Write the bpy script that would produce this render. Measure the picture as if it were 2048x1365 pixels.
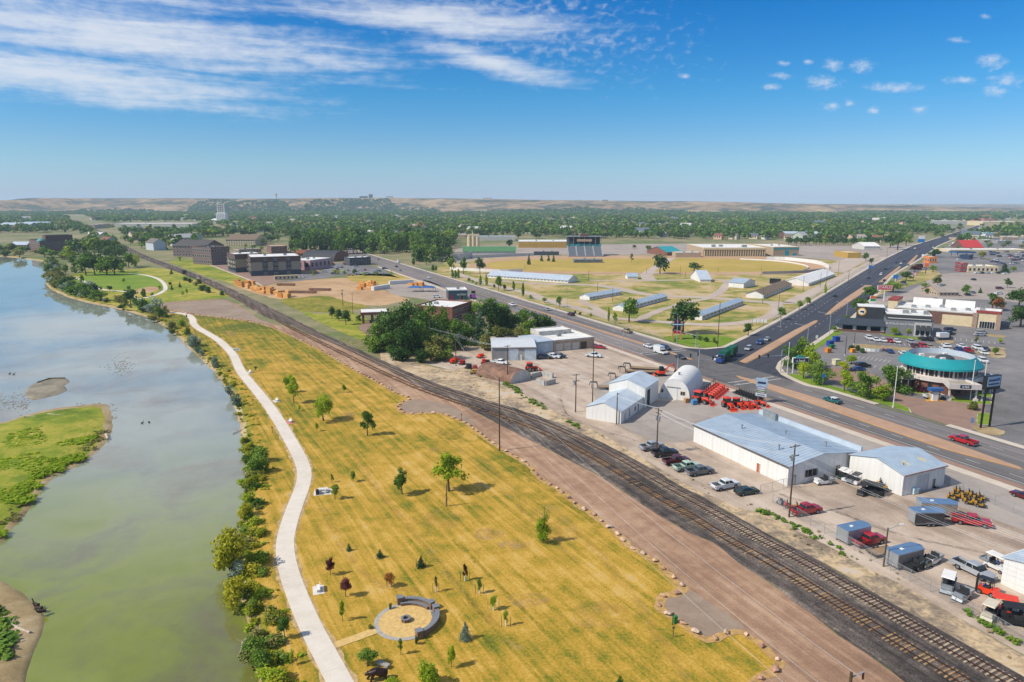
import bpy,bmesh,math,random
import numpy as np
from mathutils import Vector,Matrix
from mathutils.geometry import tessellate_polygon

for _o in list(bpy.data.objects):
 bpy.data.objects.remove(_o,do_unlink=True)
scene = bpy.context.scene
COL = scene.collection
rnd = random.Random(7)

# ------------------------------------------------------------------ camera
F_PX = 1365.33            # focal length in pixels of the 2048 px wide photograph
PITCH = math.radians(11.4)
CAM_H = 55.0
cam_data = bpy.data.cameras.new('camera')
cam_data.sensor_width = 36.0
cam_data.lens = F_PX / 2048 * 36.0
cam_data.clip_start = 0.5
cam_data.clip_end = 40000
cam = bpy.data.objects.new('camera',cam_data)
cam.location = (0,0,CAM_H)
cam.rotation_euler = (math.radians(90) - PITCH,0,0)
COL.objects.link(cam)
scene.camera = cam

# ------------------------------------------------------------------ light
SUN_EL = math.radians(44)
SUN_AZ = math.atan2(-0.95,-0.31)            # clockwise from +Y
TO_SUN = Vector((math.sin(SUN_AZ) * math.cos(SUN_EL),math.cos(SUN_AZ) * math.cos(SUN_EL),math.sin(SUN_EL)))
sd = bpy.data.lights.new('sun','SUN')
sd.energy = 4.8
sd.angle = math.radians(0.53)
sd.color = (1.0,0.93,0.82)
sun = bpy.data.objects.new('sun',sd)
sun.rotation_euler = (-TO_SUN).to_track_quat('-Z','Y').to_euler()
COL.objects.link(sun)

scene.view_settings.view_transform = 'Standard'
scene.view_settings.look = 'None'
scene.view_settings.exposure = 0.08
scene.view_settings.gamma = 1.0
scene.view_settings.use_curve_mapping = False
scene.cycles.max_bounces = 6
scene.cycles.volume_bounces = 1
scene.cycles.transparent_max_bounces = 6
scene.cycles.use_denoising = True


def px_dir(x,y):
 u = x - 1024
 v = y - 682.5
 c,s = math.cos(PITCH),math.sin(PITCH)
 return Vector((u,F_PX * c - v * s,-(F_PX * s + v * c))).normalized()


def G(x,y,z=0.0):
 """pixel of the photograph -> point on the level plane at height z"""
 d = px_dir(x,y)
 t = (z - CAM_H) / d.z
 return Vector((d.x * t,d.y * t,z))


def HT(bx,by,ty):
 """height of something whose foot is at pixel (bx,by) and whose top is in pixel row ty"""
 p = G(bx,by)
 d = px_dir(bx,ty)
 return CAM_H + d.z * p.y / d.y


# ------------------------------------------------------------------ world: sky with clouds
world = bpy.data.worlds.new('World')
scene.world = world
world.use_nodes = True
wt = world.node_tree
wt.nodes.clear()


class NT:
 """tiny helper for node trees"""
 def __init__(self,tree):
  self.t = tree

 def n(self,typ,**kw):
  nd = self.t.nodes.new(typ)
  for k,v in kw.items():
   if k.startswith('i_'):
    key = k[2:]
    key = int(key) if key.isdigit() else key
    if hasattr(v,'is_output'):
     self.t.links.new(v,nd.inputs[key])
    else:
     nd.inputs[key].default_value = v
   else:
    setattr(nd,k,v)
  return nd

 def math(self,op,a,b=None,c=None,clamp=False):
  nd = self.t.nodes.new('ShaderNodeMath')
  nd.operation = op
  nd.use_clamp = clamp
  for i,v in enumerate((a,b,c)):
   if v is None:
    continue
   if hasattr(v,'is_output'):
    self.t.links.new(v,nd.inputs[i])
   else:
    nd.inputs[i].default_value = v
  return nd.outputs[0]

 def mix(self,fac,a,b,mode='MIX'):
  nd = self.t.nodes.new('ShaderNodeMix')
  nd.data_type = 'RGBA'
  nd.blend_type = mode
  nd.clamp_factor = True
  for i,v in ((0,fac),(6,a),(7,b)):
   if hasattr(v,'is_output'):
    self.t.links.new(v,nd.inputs[i])
   elif isinstance(v,(tuple,list)):
    nd.inputs[i].default_value = (*v[:3],1)
   else:
    nd.inputs[i].default_value = v
  return nd.outputs[2]

 def smooth(self,v,lo,hi):
  nd = self.t.nodes.new('ShaderNodeMapRange')
  nd.interpolation_type = 'SMOOTHSTEP'
  nd.inputs['From Min'].default_value = lo
  nd.inputs['From Max'].default_value = hi
  self.t.links.new(v,nd.inputs['Value'])
  return nd.outputs[0]

 def noise(self,vec,scale,detail=4,rough=0.55,dist=0.0):
  nd = self.t.nodes.new('ShaderNodeTexNoise')
  nd.inputs['Scale'].default_value = scale
  nd.inputs['Detail'].default_value = detail
  nd.inputs['Roughness'].default_value = rough
  nd.inputs['Distortion'].default_value = dist
  if vec is not None:
   self.t.links.new(vec,nd.inputs['Vector'])
  return nd.outputs[0]

 def mapping(self,vec,loc=(0,0,0),rot=(0,0,0),scale=(1,1,1),typ='POINT'):
  nd = self.t.nodes.new('ShaderNodeMapping')
  nd.vector_type = typ
  nd.inputs['Location'].default_value = loc
  nd.inputs['Rotation'].default_value = rot
  nd.inputs['Scale'].default_value = scale
  self.t.links.new(vec,nd.inputs['Vector'])
  return nd.outputs[0]

 def ramp(self,fac,stops,interp='LINEAR'):
  nd = self.t.nodes.new('ShaderNodeValToRGB')
  cr = nd.color_ramp
  cr.interpolation = interp
  while len(cr.elements) > 1:
   cr.elements.remove(cr.elements[-1])
  for i,(p,c) in enumerate(stops):
   e = cr.elements[0] if i == 0 else cr.elements.new(p)
   e.position = p
   e.color = (*c[:3],1)
  self.t.links.new(fac,nd.inputs[0])
  return nd.outputs[0]


w = NT(wt)
SKY_K = 0.1
tc = w.n('ShaderNodeTexCoord')
sky = w.n('ShaderNodeTexSky')
sky.sky_type = 'NISHITA'
sky.sun_disc = False
sky.sun_elevation = SUN_EL
sky.sun_rotation = SUN_AZ
sky.altitude = 1000
sky.air_density = 1.15
sky.dust_density = 0.7
sky.ozone_density = 3.0
hs = w.n('ShaderNodeHueSaturation',i_Color=sky.outputs[0])
hs.inputs['Saturation'].default_value = 1.28
hs.inputs['Value'].default_value = 1.0
sep = w.n('ShaderNodeSeparateXYZ',i_0=tc.outputs['Generated'])
az = w.math('ARCTAN2',sep.outputs[0],sep.outputs[1])
el = w.math('ARCSINE',sep.outputs[2])
ae = w.n('ShaderNodeCombineXYZ',i_0=az,i_1=el).outputs[0]


def azel(x,y):
 d = px_dir(x,y)
 return math.atan2(d.x,d.y),math.asin(d.z)


def cloud_ellipse(x0,y0,x1,y1,hw):
 a = azel(x0,y0)
 b = azel(x1,y1)
 c = ((a[0] + b[0]) / 2,(a[1] + b[1]) / 2,0)
 L = math.hypot(b[0] - a[0],b[1] - a[1]) / 2
 ang = math.atan2(b[1] - a[1],b[0] - a[0])
 m = w.mapping(ae,c,(0,0,ang),(L,hw / F_PX,1),'TEXTURE')
 ln = w.n('ShaderNodeVectorMath',operation='LENGTH',i_0=m)
 return w.math('SUBTRACT',1.0,ln.outputs['Value'])


# layer 1: long wind-drawn cirrus banks, going on above and left of what the photograph shows
band = None
for x0,y0,x1,y1,hw in ((-620,40,720,216,52),(-700,-90,930,136,62),(760,65,1190,176,30),
       (-1000,-330,700,-80,190),(-1300,-720,900,-300,330),(430,-20,1290,62,40)):
 e = cloud_ellipse(x0,y0,x1,y1,hw)
 band = e if band is None else w.math('MAXIMUM',band,e)
st = w.mapping(ae,(0,0,0),(0,0,math.radians(9)),(6,75,1))
n_st = w.noise(st,1.0,6,0.62,0.4)
st2 = w.mapping(ae,(3,1,0),(0,0,math.radians(7)),(22,55,1))
n_ce = w.noise(st2,1.7,5,0.6,0.2)
nn = w.math('ADD',w.math('MULTIPLY',n_st,0.62),w.math('MULTIPLY',n_ce,0.38))
b1 = w.math('ADD',band,w.math('MULTIPLY',w.math('SUBTRACT',nn,0.5),1.9))
a1 = w.math('MULTIPLY',w.smooth(b1,0.0,1.0),0.86)
# layer 2: mackerel cells thinning to the right of the banks
mk = cloud_ellipse(600,-70,1420,110,105)
cells = w.noise(w.mapping(ae,(0,0,0),(0,0,0.2),(70,120,1)),1.0,3,0.5,0.3)
mk2 = w.math('ADD',mk,w.math('MULTIPLY',w.math('SUBTRACT',cells,0.55),3.2))
a2 = w.math('MULTIPLY',w.smooth(mk2,0.0,1.8),0.5)
# layer 3: small fair-weather puffs
puff = None
for x,y,rx,ry in ((1568,126,16,6),(1562,150,30,7),(1543,173,30,8),(1645,164,48,16),(1667,129,27,14),
      (1723,131,33,15),(1790,174,80,11),(1663,212,26,10),(1985,122,40,15),(2010,160,44,14),
      (1925,160,45,8),(1995,181,36,11),(1915,80,30,6),(1970,30,17,5),(1212,78,26,8),
      (1746,219,20,8),(1370,152,17,6),(1618,123,18,6),(1840,218,25,9),(1700,205,14,7),
      (2130,140,60,16),(2220,90,50,14),(2300,190,70,16)):
 e = cloud_ellipse(x - rx,y,x + rx,y + 3,ry)
 puff = e if puff is None else w.math('MAXIMUM',puff,e)
n_pf = w.noise(w.mapping(ae,(0,0,0),(0,0,0),(95,150,1)),1.0,6,0.65)
p1 = w.math('ADD',puff,w.math('MULTIPLY',w.math('SUBTRACT',n_pf,0.52),2.2))
a3 = w.math('MULTIPLY',w.smooth(p1,0.0,1.3),0.62)
# layer 4: the same broken high cloud overhead, all round, above the band of clear air near the horizon
n_up = w.noise(w.mapping(ae,(0,0,0),(0,0,0.2),(2.2,6.5,1)),1.4,5,0.6,0.6)
a4 = w.math('MULTIPLY',w.math('MULTIPLY',w.smooth(n_up,0.38,0.62),w.smooth(el,0.28,0.46)),0.75)
alpha = w.math('MAXIMUM',w.math('MAXIMUM',a1,a2),w.math('MAXIMUM',a3,a4))
ck = 0.80 / SKY_K
grade = w.ramp(el,[(0.0,(.66,.82,1.0)),(0.03,(.58,.78,1.0)),(0.08,(.50,.74,1.0)),(0.15,(.26,.74,1.0)),(0.25,(.05,.64,1.0)),(1.0,(.1,.64,1.0))])
bluer = w.math('MULTIPLY_ADD',w.math('SUBTRACT',1.0,w.smooth(el,-0.01,0.07)),0.45,1.14)
graded = w.n('ShaderNodeVectorMath',operation='SCALE',i_0=w.mix(1.0,hs.outputs[0],grade,'MULTIPLY'),i_Scale=bluer).outputs[0]
red_fix = w.mix(w.math('SUBTRACT',1.0,w.smooth(el,-0.01,0.07)),(1,1,1),(.62,.62,1.0))
graded = w.mix(1.0,graded,red_fix,'MULTIPLY')
skyc = w.mix(alpha,graded,(ck * 0.90,ck * 0.95,ck * 1.04))
bg = w.n('ShaderNodeBackground',i_Color=skyc)
bg.inputs['Strength'].default_value = SKY_K
out = w.n('ShaderNodeOutputWorld',i_Surface=bg.outputs[0])


# ------------------------------------------------------------------ materials
def C(h):
 h = h.lstrip('#')
 r = []
 for i in (0,2,4):
  v = int(h[i:i + 2],16) / 255
  r.append(v / 12.92 if v <= 0.04045 else ((v + 0.055) / 1.055) ** 2.4)
 return tuple(r)


MATS = {}


def M(name,col=None,rough=0.75,var=0.16,scale=0.8,metal=0.0,bump=0.0,spec=0.4,streak=None,coat=0.0,island=0.0):
 """plain surface: one colour worn by noise (and, for leaves, by piece)"""
 if name in MATS:
  return MATS[name]
 m = bpy.data.materials.new(name)
 m.use_nodes = True
 t = NT(m.node_tree)
 bs = m.node_tree.nodes['Principled BSDF']
 if isinstance(col,str):
  col = C(col)
 geo = t.n('ShaderNodeNewGeometry')
 pos = geo.outputs['Position']
 if streak:
  pos = t.mapping(pos,(0,0,0),(0,0,0),streak)
 nz = t.noise(pos,scale,5,0.6)
 dark = tuple(c * (1 - 1.6 * var) for c in col)
 lite = tuple(min(1,c * (1 + 1.4 * var)) for c in col)
 c = t.ramp(nz,[(0.3,dark),(0.5,col),(0.72,lite)])
 if island:
  r = geo.outputs['Random Per Island']
  c = t.mix(1.0,c,t.ramp(r,[(0,(1 - island,) * 3),(1,(1 + island,) * 3)]),'MULTIPLY')
 m.node_tree.links.new(c,bs.inputs['Base Color'])
 bs.inputs['Roughness'].default_value = rough
 bs.inputs['Metallic'].default_value = metal
 bs.inputs['Specular IOR Level'].default_value = spec
 if coat:
  bs.inputs['Coat Weight'].default_value = coat
  bs.inputs['Coat Roughness'].default_value = 0.08
 if bump:
  b = t.n('ShaderNodeBump',i_Height=nz)
  b.inputs['Strength'].default_value = bump
  b.inputs['Distance'].default_value = 0.05
  m.node_tree.links.new(b.outputs[0],bs.inputs['Normal'])
 MATS[name] = m
 return m


def leafmat(name,dark,mid,lite,trans=0.25):
 if name in MATS:
  return MATS[name]
 m = bpy.data.materials.new(name)
 m.use_nodes = True
 t = NT(m.node_tree)
 bs = m.node_tree.nodes['Principled BSDF']
 geo = t.n('ShaderNodeNewGeometry')
 oi = t.n('ShaderNodeObjectInfo')
 nz = t.noise(geo.outputs['Position'],0.22,3)
 f = t.math('ADD',t.math('MULTIPLY',geo.outputs['Random Per Island'],0.5),
    t.math('ADD',t.math('MULTIPLY',t.math('SUBTRACT',nz,0.5),0.9),
      t.math('MULTIPLY',oi.outputs['Random'],0.5)))
 c = t.ramp(f,[(0.05,C(dark)),(0.5,C(mid)),(0.98,C(lite))])
 m.node_tree.links.new(c,bs.inputs['Base Color'])
 bs.inputs['Roughness'].default_value = 0.6
 bs.inputs['Specular IOR Level'].default_value = 0.2
 tr = t.n('ShaderNodeBsdfTranslucent',i_Color=c)
 mx = t.n('ShaderNodeMixShader',i_0=trans,i_1=bs.outputs[0],i_2=tr.outputs[0])
 m.node_tree.links.new(mx.outputs[0],m.node_tree.nodes['Material Output'].inputs['Surface'])
 MATS[name] = m
 return m


def groundmat(name,stops,big=0.03,mid=0.25,fine=2.0,wts=(0.4,0.35,0.25),streak=None,sw=0.0,rough=0.9,bump=0.25,contrast=1.0,spec=0.2,far_green=None):
 """loose ground: noise at three sizes (and streaks along a direction) through a colour ramp"""
 if name in MATS:
  return MATS[name]
 m = bpy.data.materials.new(name)
 m.use_nodes = True
 t = NT(m.node_tree)
 bs = m.node_tree.nodes['Principled BSDF']
 pos = t.n('ShaderNodeNewGeometry').outputs['Position']
 n1 = t.noise(pos,big,3,0.5,0.4)
 n2 = t.noise(pos,mid,4,0.6,0.3)
 n3 = t.noise(pos,fine,5,0.7)
 f = t.math('ADD',t.math('MULTIPLY',n1,wts[0]),t.math('ADD',t.math('MULTIPLY',n2,wts[1]),t.math('MULTIPLY',n3,wts[2])))
 if streak is not None:
  ang,sx,sy = streak
  sp = t.mapping(t.mapping(pos,(0,0,0),(0,0,-ang),(1,1,1)),(0,0,0),(0,0,0),(sx,sy,1))
  ns = t.noise(sp,1.0,4,0.65,0.3)
  f = t.math('ADD',t.math('MULTIPLY',f,1 - sw),t.math('MULTIPLY',ns,sw))
 f = t.math('ADD',t.math('MULTIPLY',t.math('SUBTRACT',f,0.5),2.4 * contrast),0.5)
 if far_green:      # watered end of the lawn
  yv = t.n('ShaderNodeSeparateXYZ',i_0=pos).outputs[1]
  f = t.math('SUBTRACT',f,t.math('MULTIPLY',t.smooth(yv,far_green[0],far_green[1]),far_green[2]))
 c = t.ramp(f,[(p,C(h) if isinstance(h,str) else h) for p,h in stops])
 m.node_tree.links.new(c,bs.inputs['Base Color'])
 bs.inputs['Roughness'].default_value = rough
 bs.inputs['Specular IOR Level'].default_value = spec
 if bump:
  b = t.n('ShaderNodeBump',i_Height=n3)
  b.inputs['Strength'].default_value = bump
  b.inputs['Distance'].default_value = 0.08
  m.node_tree.links.new(b.outputs[0],bs.inputs['Normal'])
 MATS[name] = m
 return m


# ------------------------------------------------------------------ geometry helpers
class MB:
 def __init__(self):
  self.v,self.f,self.m = [],[],[]

 def poly(self,pts,mi=0):
  b = len(self.v)
  self.v += [tuple(p) for p in pts]
  self.f.append(tuple(range(b,b + len(pts))))
  self.m.append(mi)

 def box(self,x0,x1,y0,y1,z0,z1,mi=0,top=None):
  b = len(self.v)
  self.v += [(x0,y0,z0),(x1,y0,z0),(x1,y1,z0),(x0,y1,z0),(x0,y0,z1),(x1,y0,z1),(x1,y1,z1),(x0,y1,z1)]
  for k,q in enumerate(((3,2,1,0),(4,5,6,7),(0,1,5,4),(1,2,6,5),(2,3,7,6),(3,0,4,7))):
   self.f.append(tuple(b + i for i in q))
   self.m.append(top if (k == 1 and top is not None) else mi)
  return self

 def obox(self,cx,cy,cz,sx,sy,sz,rz=0.0,mi=0):
  b = len(self.v)
  c,s = math.cos(rz),math.sin(rz)
  for dz in (-.5,.5):
   for dx,dy in ((-.5,-.5),(.5,-.5),(.5,.5),(-.5,.5)):
    x,y = dx * sx,dy * sy
    self.v.append((cx + c * x - s * y,cy + s * x + c * y,cz + dz * sz))
  for q in ((3,2,1,0),(4,5,6,7),(0,1,5,4),(1,2,6,5),(2,3,7,6),(3,0,4,7)):
   self.f.append(tuple(b + i for i in q))
   self.m.append(mi)
  return self

 def prism(self,poly,z0,z1,mi=0,top=None):
  n = len(poly)
  b = len(self.v)
  self.v += [(p[0],p[1],z0) for p in poly] + [(p[0],p[1],z1) for p in poly]
  for i in range(n):
   j = (i + 1) % n
   self.f.append((b + i,b + j,b + n + j,b + n + i))
   self.m.append(mi)
  for tri in tessellate_polygon([[Vector((p[0],p[1],0)) for p in poly]]):
   self.f.append(tuple(b + n + i for i in tri))
   self.m.append(mi if top is None else top)
  return self

 def extr(self,prof,y0,y1,mi=0):
  """profile in x,z pushed along y"""
  n = len(prof)
  b = len(self.v)
  self.v += [(p[0],y0,p[1]) for p in prof] + [(p[0],y1,p[1]) for p in prof]
  for i in range(n):
   j = (i + 1) % n
   self.f.append((b + i,b + j,b + n + j,b + n + i))
   self.m.append(mi)
  self.f.append(tuple(range(b + n - 1,b - 1,-1)))
  self.f.append(tuple(range(b + n,b + 2 * n)))
  self.m += [mi,mi]
  return self

 def tube(self,p,q,r,r2=None,n=6,mi=0,caps=True):
  p,q = Vector(p),Vector(q)
  r2 = r if r2 is None else r2
  d = (q - p).normalized()
  a = d.orthogonal().normalized()
  c = d.cross(a)
  b = len(self.v)
  for pt,rr in ((p,r),(q,r2)):
   for i in range(n):
    t = 2 * math.pi * i / n
    self.v.append(tuple(pt + (a * math.cos(t) + c * math.sin(t)) * rr))
  for i in range(n):
   j = (i + 1) % n
   self.f.append((b + i,b + j,b + n + j,b + n + i))
   self.m.append(mi)
  if caps:
   self.f.append(tuple(range(b + n - 1,b - 1,-1)))
   self.f.append(tuple(range(b + n,b + 2 * n)))
   self.m += [mi,mi]
  return self

 def path(self,pts,radii,n=6,mi=0):
  for i in range(len(pts) - 1):
   self.tube(pts[i],pts[i + 1],radii[i],radii[i + 1],n,mi)
  return self

 def ell(self,c,r,n=8,k=5,mi=0,jit=0.0,rn=None):
  b = len(self.v)
  for i in range(k + 1):
   ph = -math.pi / 2 + math.pi * i / k
   for j in range(n):
    th = 2 * math.pi * j / n
    s = 1 + (rn.uniform(-jit,jit) if rn else 0)
    self.v.append((c[0] + r[0] * s * math.cos(ph) * math.cos(th),c[1] + r[1] * s * math.cos(ph) * math.sin(th),c[2] + r[2] * s * math.sin(ph)))
  for i in range(k):
   for j in range(n):
    self.f.append((b + i * n + j,b + i * n + (j + 1) % n,b + (i + 1) * n + (j + 1) % n,b + (i + 1) * n + j))
    self.m.append(mi)
  return self

 def mesh(self,name,mats,smooth=False):
  me = bpy.data.meshes.new(name)
  me.from_pydata(self.v,[],self.f)
  for x in (mats if isinstance(mats,(list,tuple)) else [mats]):
   me.materials.append(x)
  if any(self.m):
   me.polygons.foreach_set('material_index',self.m)
  if smooth:
   me.polygons.foreach_set('use_smooth',[True] * len(self.f))
  me.update()
  return me

 def obj(self,name,mats,parent=None,loc=None,rz=0.0,smooth=False):
  return link(name,self.mesh(name,mats,smooth),parent,loc,rz)


def link(name,data,parent=None,loc=None,rz=0.0,scale=None):
 o = bpy.data.objects.new(name,data)
 COL.objects.link(o)
 if parent is not None:
  o.parent = parent
 if loc is not None:
  o.location = loc
 if rz:
  o.rotation_euler = (0,0,rz)
 if scale is not None:
  o.scale = scale if isinstance(scale,(tuple,list)) else (scale,) * 3
 return o


def tag(o,label,cat,group=None,kind=None):
 o['label'] = label
 o['category'] = cat
 if group:
  o['group'] = group
 if kind:
  o['kind'] = kind
 return o


def thing(name,label,cat,loc=(0,0,0),rz=0.0,group=None,scale=None):
 return tag(link(name,None,None,loc,rz,scale),label,cat,group)


def struct(o,label=None):
 o['kind'] = 'structure'
 if label:
  o['label'] = label
 return o


def smooth_line(pts,step=3.0,closed=False):
 """Catmull-Rom through points, resampled"""
 P = [Vector((p[0],p[1])) for p in pts]
 n = len(P)
 res = []
 rng = range(n) if closed else range(n - 1)
 for i in rng:
  if closed:
   a,b,c,d = P[i - 1],P[i],P[(i + 1) % n],P[(i + 2) % n]
  else:
   a,b,c,d = P[max(0,i - 1)],P[i],P[i + 1],P[min(n - 1,i + 2)]
  m = max(1,min(60,int((c - b).length / step)))
  for k in range(m):
   t = k / m
   res.append(0.5 * ((2 * b) + (c - a) * t + (2 * a - 5 * b + 4 * c - d) * t * t + (3 * b - a - 3 * c + d) * t ** 3))
 if not closed:
  res.append(P[-1])
 return res


def offset_line(pts,d):
 """shift a polyline to its left by d"""
 res = []
 n = len(pts)
 for i in range(n):
  t = (pts[min(n - 1,i + 1)] - pts[max(0,i - 1)])
  t = t.normalized() if t.length > 1e-6 else Vector((1,0))
  res.append(pts[i] + Vector((-t.y,t.x)) * d)
 return res


def px(pts,z=0.0):
 return [G(p[0],p[1],z).to_2d() for p in pts]


def patch(name,pts,z,mat,step=None,jit=0.0,closed_smooth=True,seed=1,parent=None,label=None,thick=0.0):
 """flat sheet of ground with an uneven edge (pts in world xy)"""
 r = random.Random(seed)
 if step:
  pts = smooth_line(pts,step,True) if closed_smooth else pts
 q = []
 for p in pts:
  q.append((p[0] + r.uniform(-jit,jit),p[1] + r.uniform(-jit,jit)))
 mb = MB()
 if thick:
  mb.prism(q,z - thick,z)
 else:
  b = [Vector((x,y,0)) for x,y in q]
  mb.v = [(x,y,z) for x,y in q]
  for tri in tessellate_polygon([b]):
   a,bb,c = (q[i] for i in tri)
   if (bb[0] - a[0]) * (c[1] - a[1]) - (bb[1] - a[1]) * (c[0] - a[0]) < 0:
    tri = tri[::-1]
   mb.f.append(tuple(tri))
   mb.m.append(0)
 o = mb.obj(name,mat,parent)
 if parent is None:
  struct(o,label)
 return o


def ribbon(name,line,w,z,mat,parent=None,jit=0.0,seed=1,w2=None):
 r = random.Random(seed)
 mb = MB()
 n = len(line)
 L = offset_line(line,w / 2)
 R = offset_line(line,-w / 2)
 mb.v = [(p.x + r.uniform(-jit,jit),p.y + r.uniform(-jit,jit),z) for p in L] + [(p.x + r.uniform(-jit,jit),p.y + r.uniform(-jit,jit),z) for p in R]
 for i in range(n - 1):
  mb.f.append((n + i,n + i + 1,i + 1,i))
  mb.m.append(0)
 o = mb.obj(name,mat,parent)
 if parent is None:
  struct(o)
 return o


def one(name,mat,parent,shape,*a,**k):
 """a part made of a single shape"""
 mb = MB()
 getattr(mb,shape)(*a,**k)
 return mb.obj(name,mat,parent)
# ================================================================== SETTING
U = Vector((0.412,-0.911))
V = Vector((0.911,0.412))
ANG_U = math.atan2(U.y,U.x)
ANG_V = math.atan2(V.y,V.x)


def AP(s,c):
 return U * s + V * c


# ---- materials of the ground
lawn = groundmat('park_lawn_grass',[(0.0,'585e16'),(0.18,'72721e'),(0.36,'967f28'),(0.55,'b08c34'),(0.72,'be9844'),(0.88,'c3a35c'),(1.0,'b49a74')],
     big=0.03,mid=0.25,fine=2.6,wts=(0.36,0.32,0.32),streak=(ANG_U + .08,0.03,0.9),sw=0.27,contrast=2.0,bump=0.9,far_green=(120,300,.22))
lawn_green = groundmat('irrigated_lawn_grass',[(0.0,'556a16'),(0.35,'788422'),(0.65,'969032'),(1.0,'b09c50')],big=0.03,mid=0.2,fine=1.5,contrast=2.0)
lawn_bright = groundmat('watered_green_grass',[(0.0,'4f6c14'),(0.5,'6c8420'),(1.0,'8c9434')],big=0.05,mid=0.4,fine=2.0)
bank_grass = groundmat('rough_bank_grass',[(0.0,'4a5416'),(0.35,'6c701e'),(0.6,'8f8230'),(0.85,'a88f4c'),(1.0,'b09a70')],big=0.06,mid=0.35,fine=1.8,contrast=1.3)
dry_field = groundmat('dry_field_grass',[(0.0,'6f7428'),(0.3,'8f8636'),(0.55,'aa9146'),(0.8,'b89c5e'),(1.0,'b3a07c')],big=0.02,mid=0.1,fine=0.9,contrast=1.3)
fair_grass = groundmat('fairground_grass',[(0.0,'66742a'),(0.3,'868440'),(0.5,'a08e50'),(0.7,'b49c6a'),(1.0,'b7a288')],big=0.03,mid=0.12,fine=0.9,contrast=2.2)
infield = groundmat('racetrack_infield_grass',[(0.0,'8a8434'),(0.4,'a48f42'),(0.7,'b4984e'),(1.0,'bea264')],big=0.02,mid=0.1,fine=0.8)
town_ground = groundmat('town_ground',[(0.0,'4f5c2c'),(0.3,'667040'),(0.55,'807a56'),(0.8,'978868'),(1.0,'a49278')],big=0.008,mid=0.05,fine=0.4,contrast=1.4)
gravel_road = groundmat('gravel_road_surface',[(0.0,'7c604c'),(0.4,'94755d'),(0.65,'a6866b'),(1.0,'b89c82')],big=0.05,mid=0.4,fine=3.0,
      streak=(ANG_U,0.012,0.7),sw=0.34,contrast=1.7)
gravel_lot = groundmat('gravel_pullout_surface',[(0.0,'7a695a'),(0.5,'927f6c'),(1.0,'a69582')],big=0.06,mid=0.4,fine=3.0)
ballast = groundmat('railway_ballast',[(0.0,'302c29'),(0.3,'463f3a'),(0.55,'5e554e'),(0.75,'7c7064'),(1.0,'a3937e')],big=0.05,mid=0.5,fine=5.0,
     wts=(0.25,0.3,0.45),streak=(ANG_U,0.02,0.6),sw=0.35,contrast=2.0,bump=0.8)
weeds = groundmat('dry_weedy_bank',[(0.0,'76695a'),(0.3,'94836c'),(0.55,'b09a7a'),(0.75,'c4aa82'),(1.0,'b9ad9e')],big=0.08,mid=0.5,fine=2.0,contrast=2.2,bump=0.8)
yard = groundmat('gravel_yard_surface',[(0.0,'8d7c6c'),(0.35,'a49280'),(0.6,'b3a18e'),(1.0,'c2b2a0')],big=0.03,mid=0.2,fine=2.0,streak=(ANG_U,0.03,0.25),sw=0.3,contrast=2.0)
yard_pave = groundmat('worn_yard_asphalt',[(0.0,'857c74'),(0.5,'9c9288'),(1.0,'aba196')],big=0.05,mid=0.3,fine=2.0)
asphalt_a = groundmat('worn_road_asphalt',[(0.0,'55524f'),(0.4,'6d6966'),(0.65,'807874'),(1.0,'94877e')],big=0.01,mid=0.1,fine=1.5,
      streak=(ANG_U,0.006,0.55),sw=0.62,contrast=1.25,rough=0.8)
asphalt_b = groundmat('fresh_road_asphalt',[(0.0,'33343a'),(0.5,'3f4046'),(1.0,'4e4e53')],big=0.02,mid=0.15,fine=1.5,
      streak=(math.atan2(0.825,0.565),0.008,0.5),sw=0.5,rough=0.75)
lot = groundmat('parking_lot_asphalt',[(0.0,'56534f'),(0.35,'6d6a68'),(0.65,'7d7976'),(1.0,'958e88')],big=0.02,mid=0.15,fine=1.4,contrast=1.1)
lot_pale = groundmat('sun_bleached_lot_asphalt',[(0.0,'857a70'),(0.4,'978b80'),(0.7,'a4988c'),(1.0,'b2a599')],big=0.02,mid=0.12,fine=1.2)
lot_red = groundmat('chip_seal_lot',[(0.0,'7c6457'),(0.5,'8f7565'),(1.0,'9f8575')],big=0.04,mid=0.3,fine=2.5)
dirt = groundmat('building_site_dirt',[(0.0,'8a6d4c'),(0.4,'ab8a64'),(0.7,'bd9d77'),(1.0,'c9b08f')],big=0.03,mid=0.15,fine=1.2)
track_dirt = groundmat('racetrack_dirt',[(0.0,'9c7d5e'),(0.5,'b08f6d'),(1.0,'bda083')],big=0.02,mid=0.1,fine=1.0)
concrete = groundmat('path_concrete',[(0.0,'bfb4a3'),(0.5,'d0c6b6'),(1.0,'dbd3c5')],big=0.1,mid=0.6,fine=4.0,bump=0.1)
kerbm = groundmat('kerb_concrete',[(0.0,'aa9c8a'),(0.5,'bfb2a0'),(1.0,'ccc0b0')],big=0.1,mid=0.6,fine=4.0,bump=0.1)
median_m = groundmat('tan_median_paving',[(0.0,'967862'),(0.5,'aa8a70'),(1.0,'b99c82')],big=0.05,mid=0.4,fine=3.0)
sand = groundmat('river_gravel_shore',[(0.0,'7c6a4c'),(0.4,'98835c'),(0.7,'ab9670'),(1.0,'bdae92')],big=0.08,mid=0.5,fine=4.0,contrast=1.3,bump=0.6)
white_paint = M('white_road_paint','c9c7c0',0.7,0.18,0.6)
yellow_paint = M('yellow_road_paint','d09a28',0.7,0.16,0.6)

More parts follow.
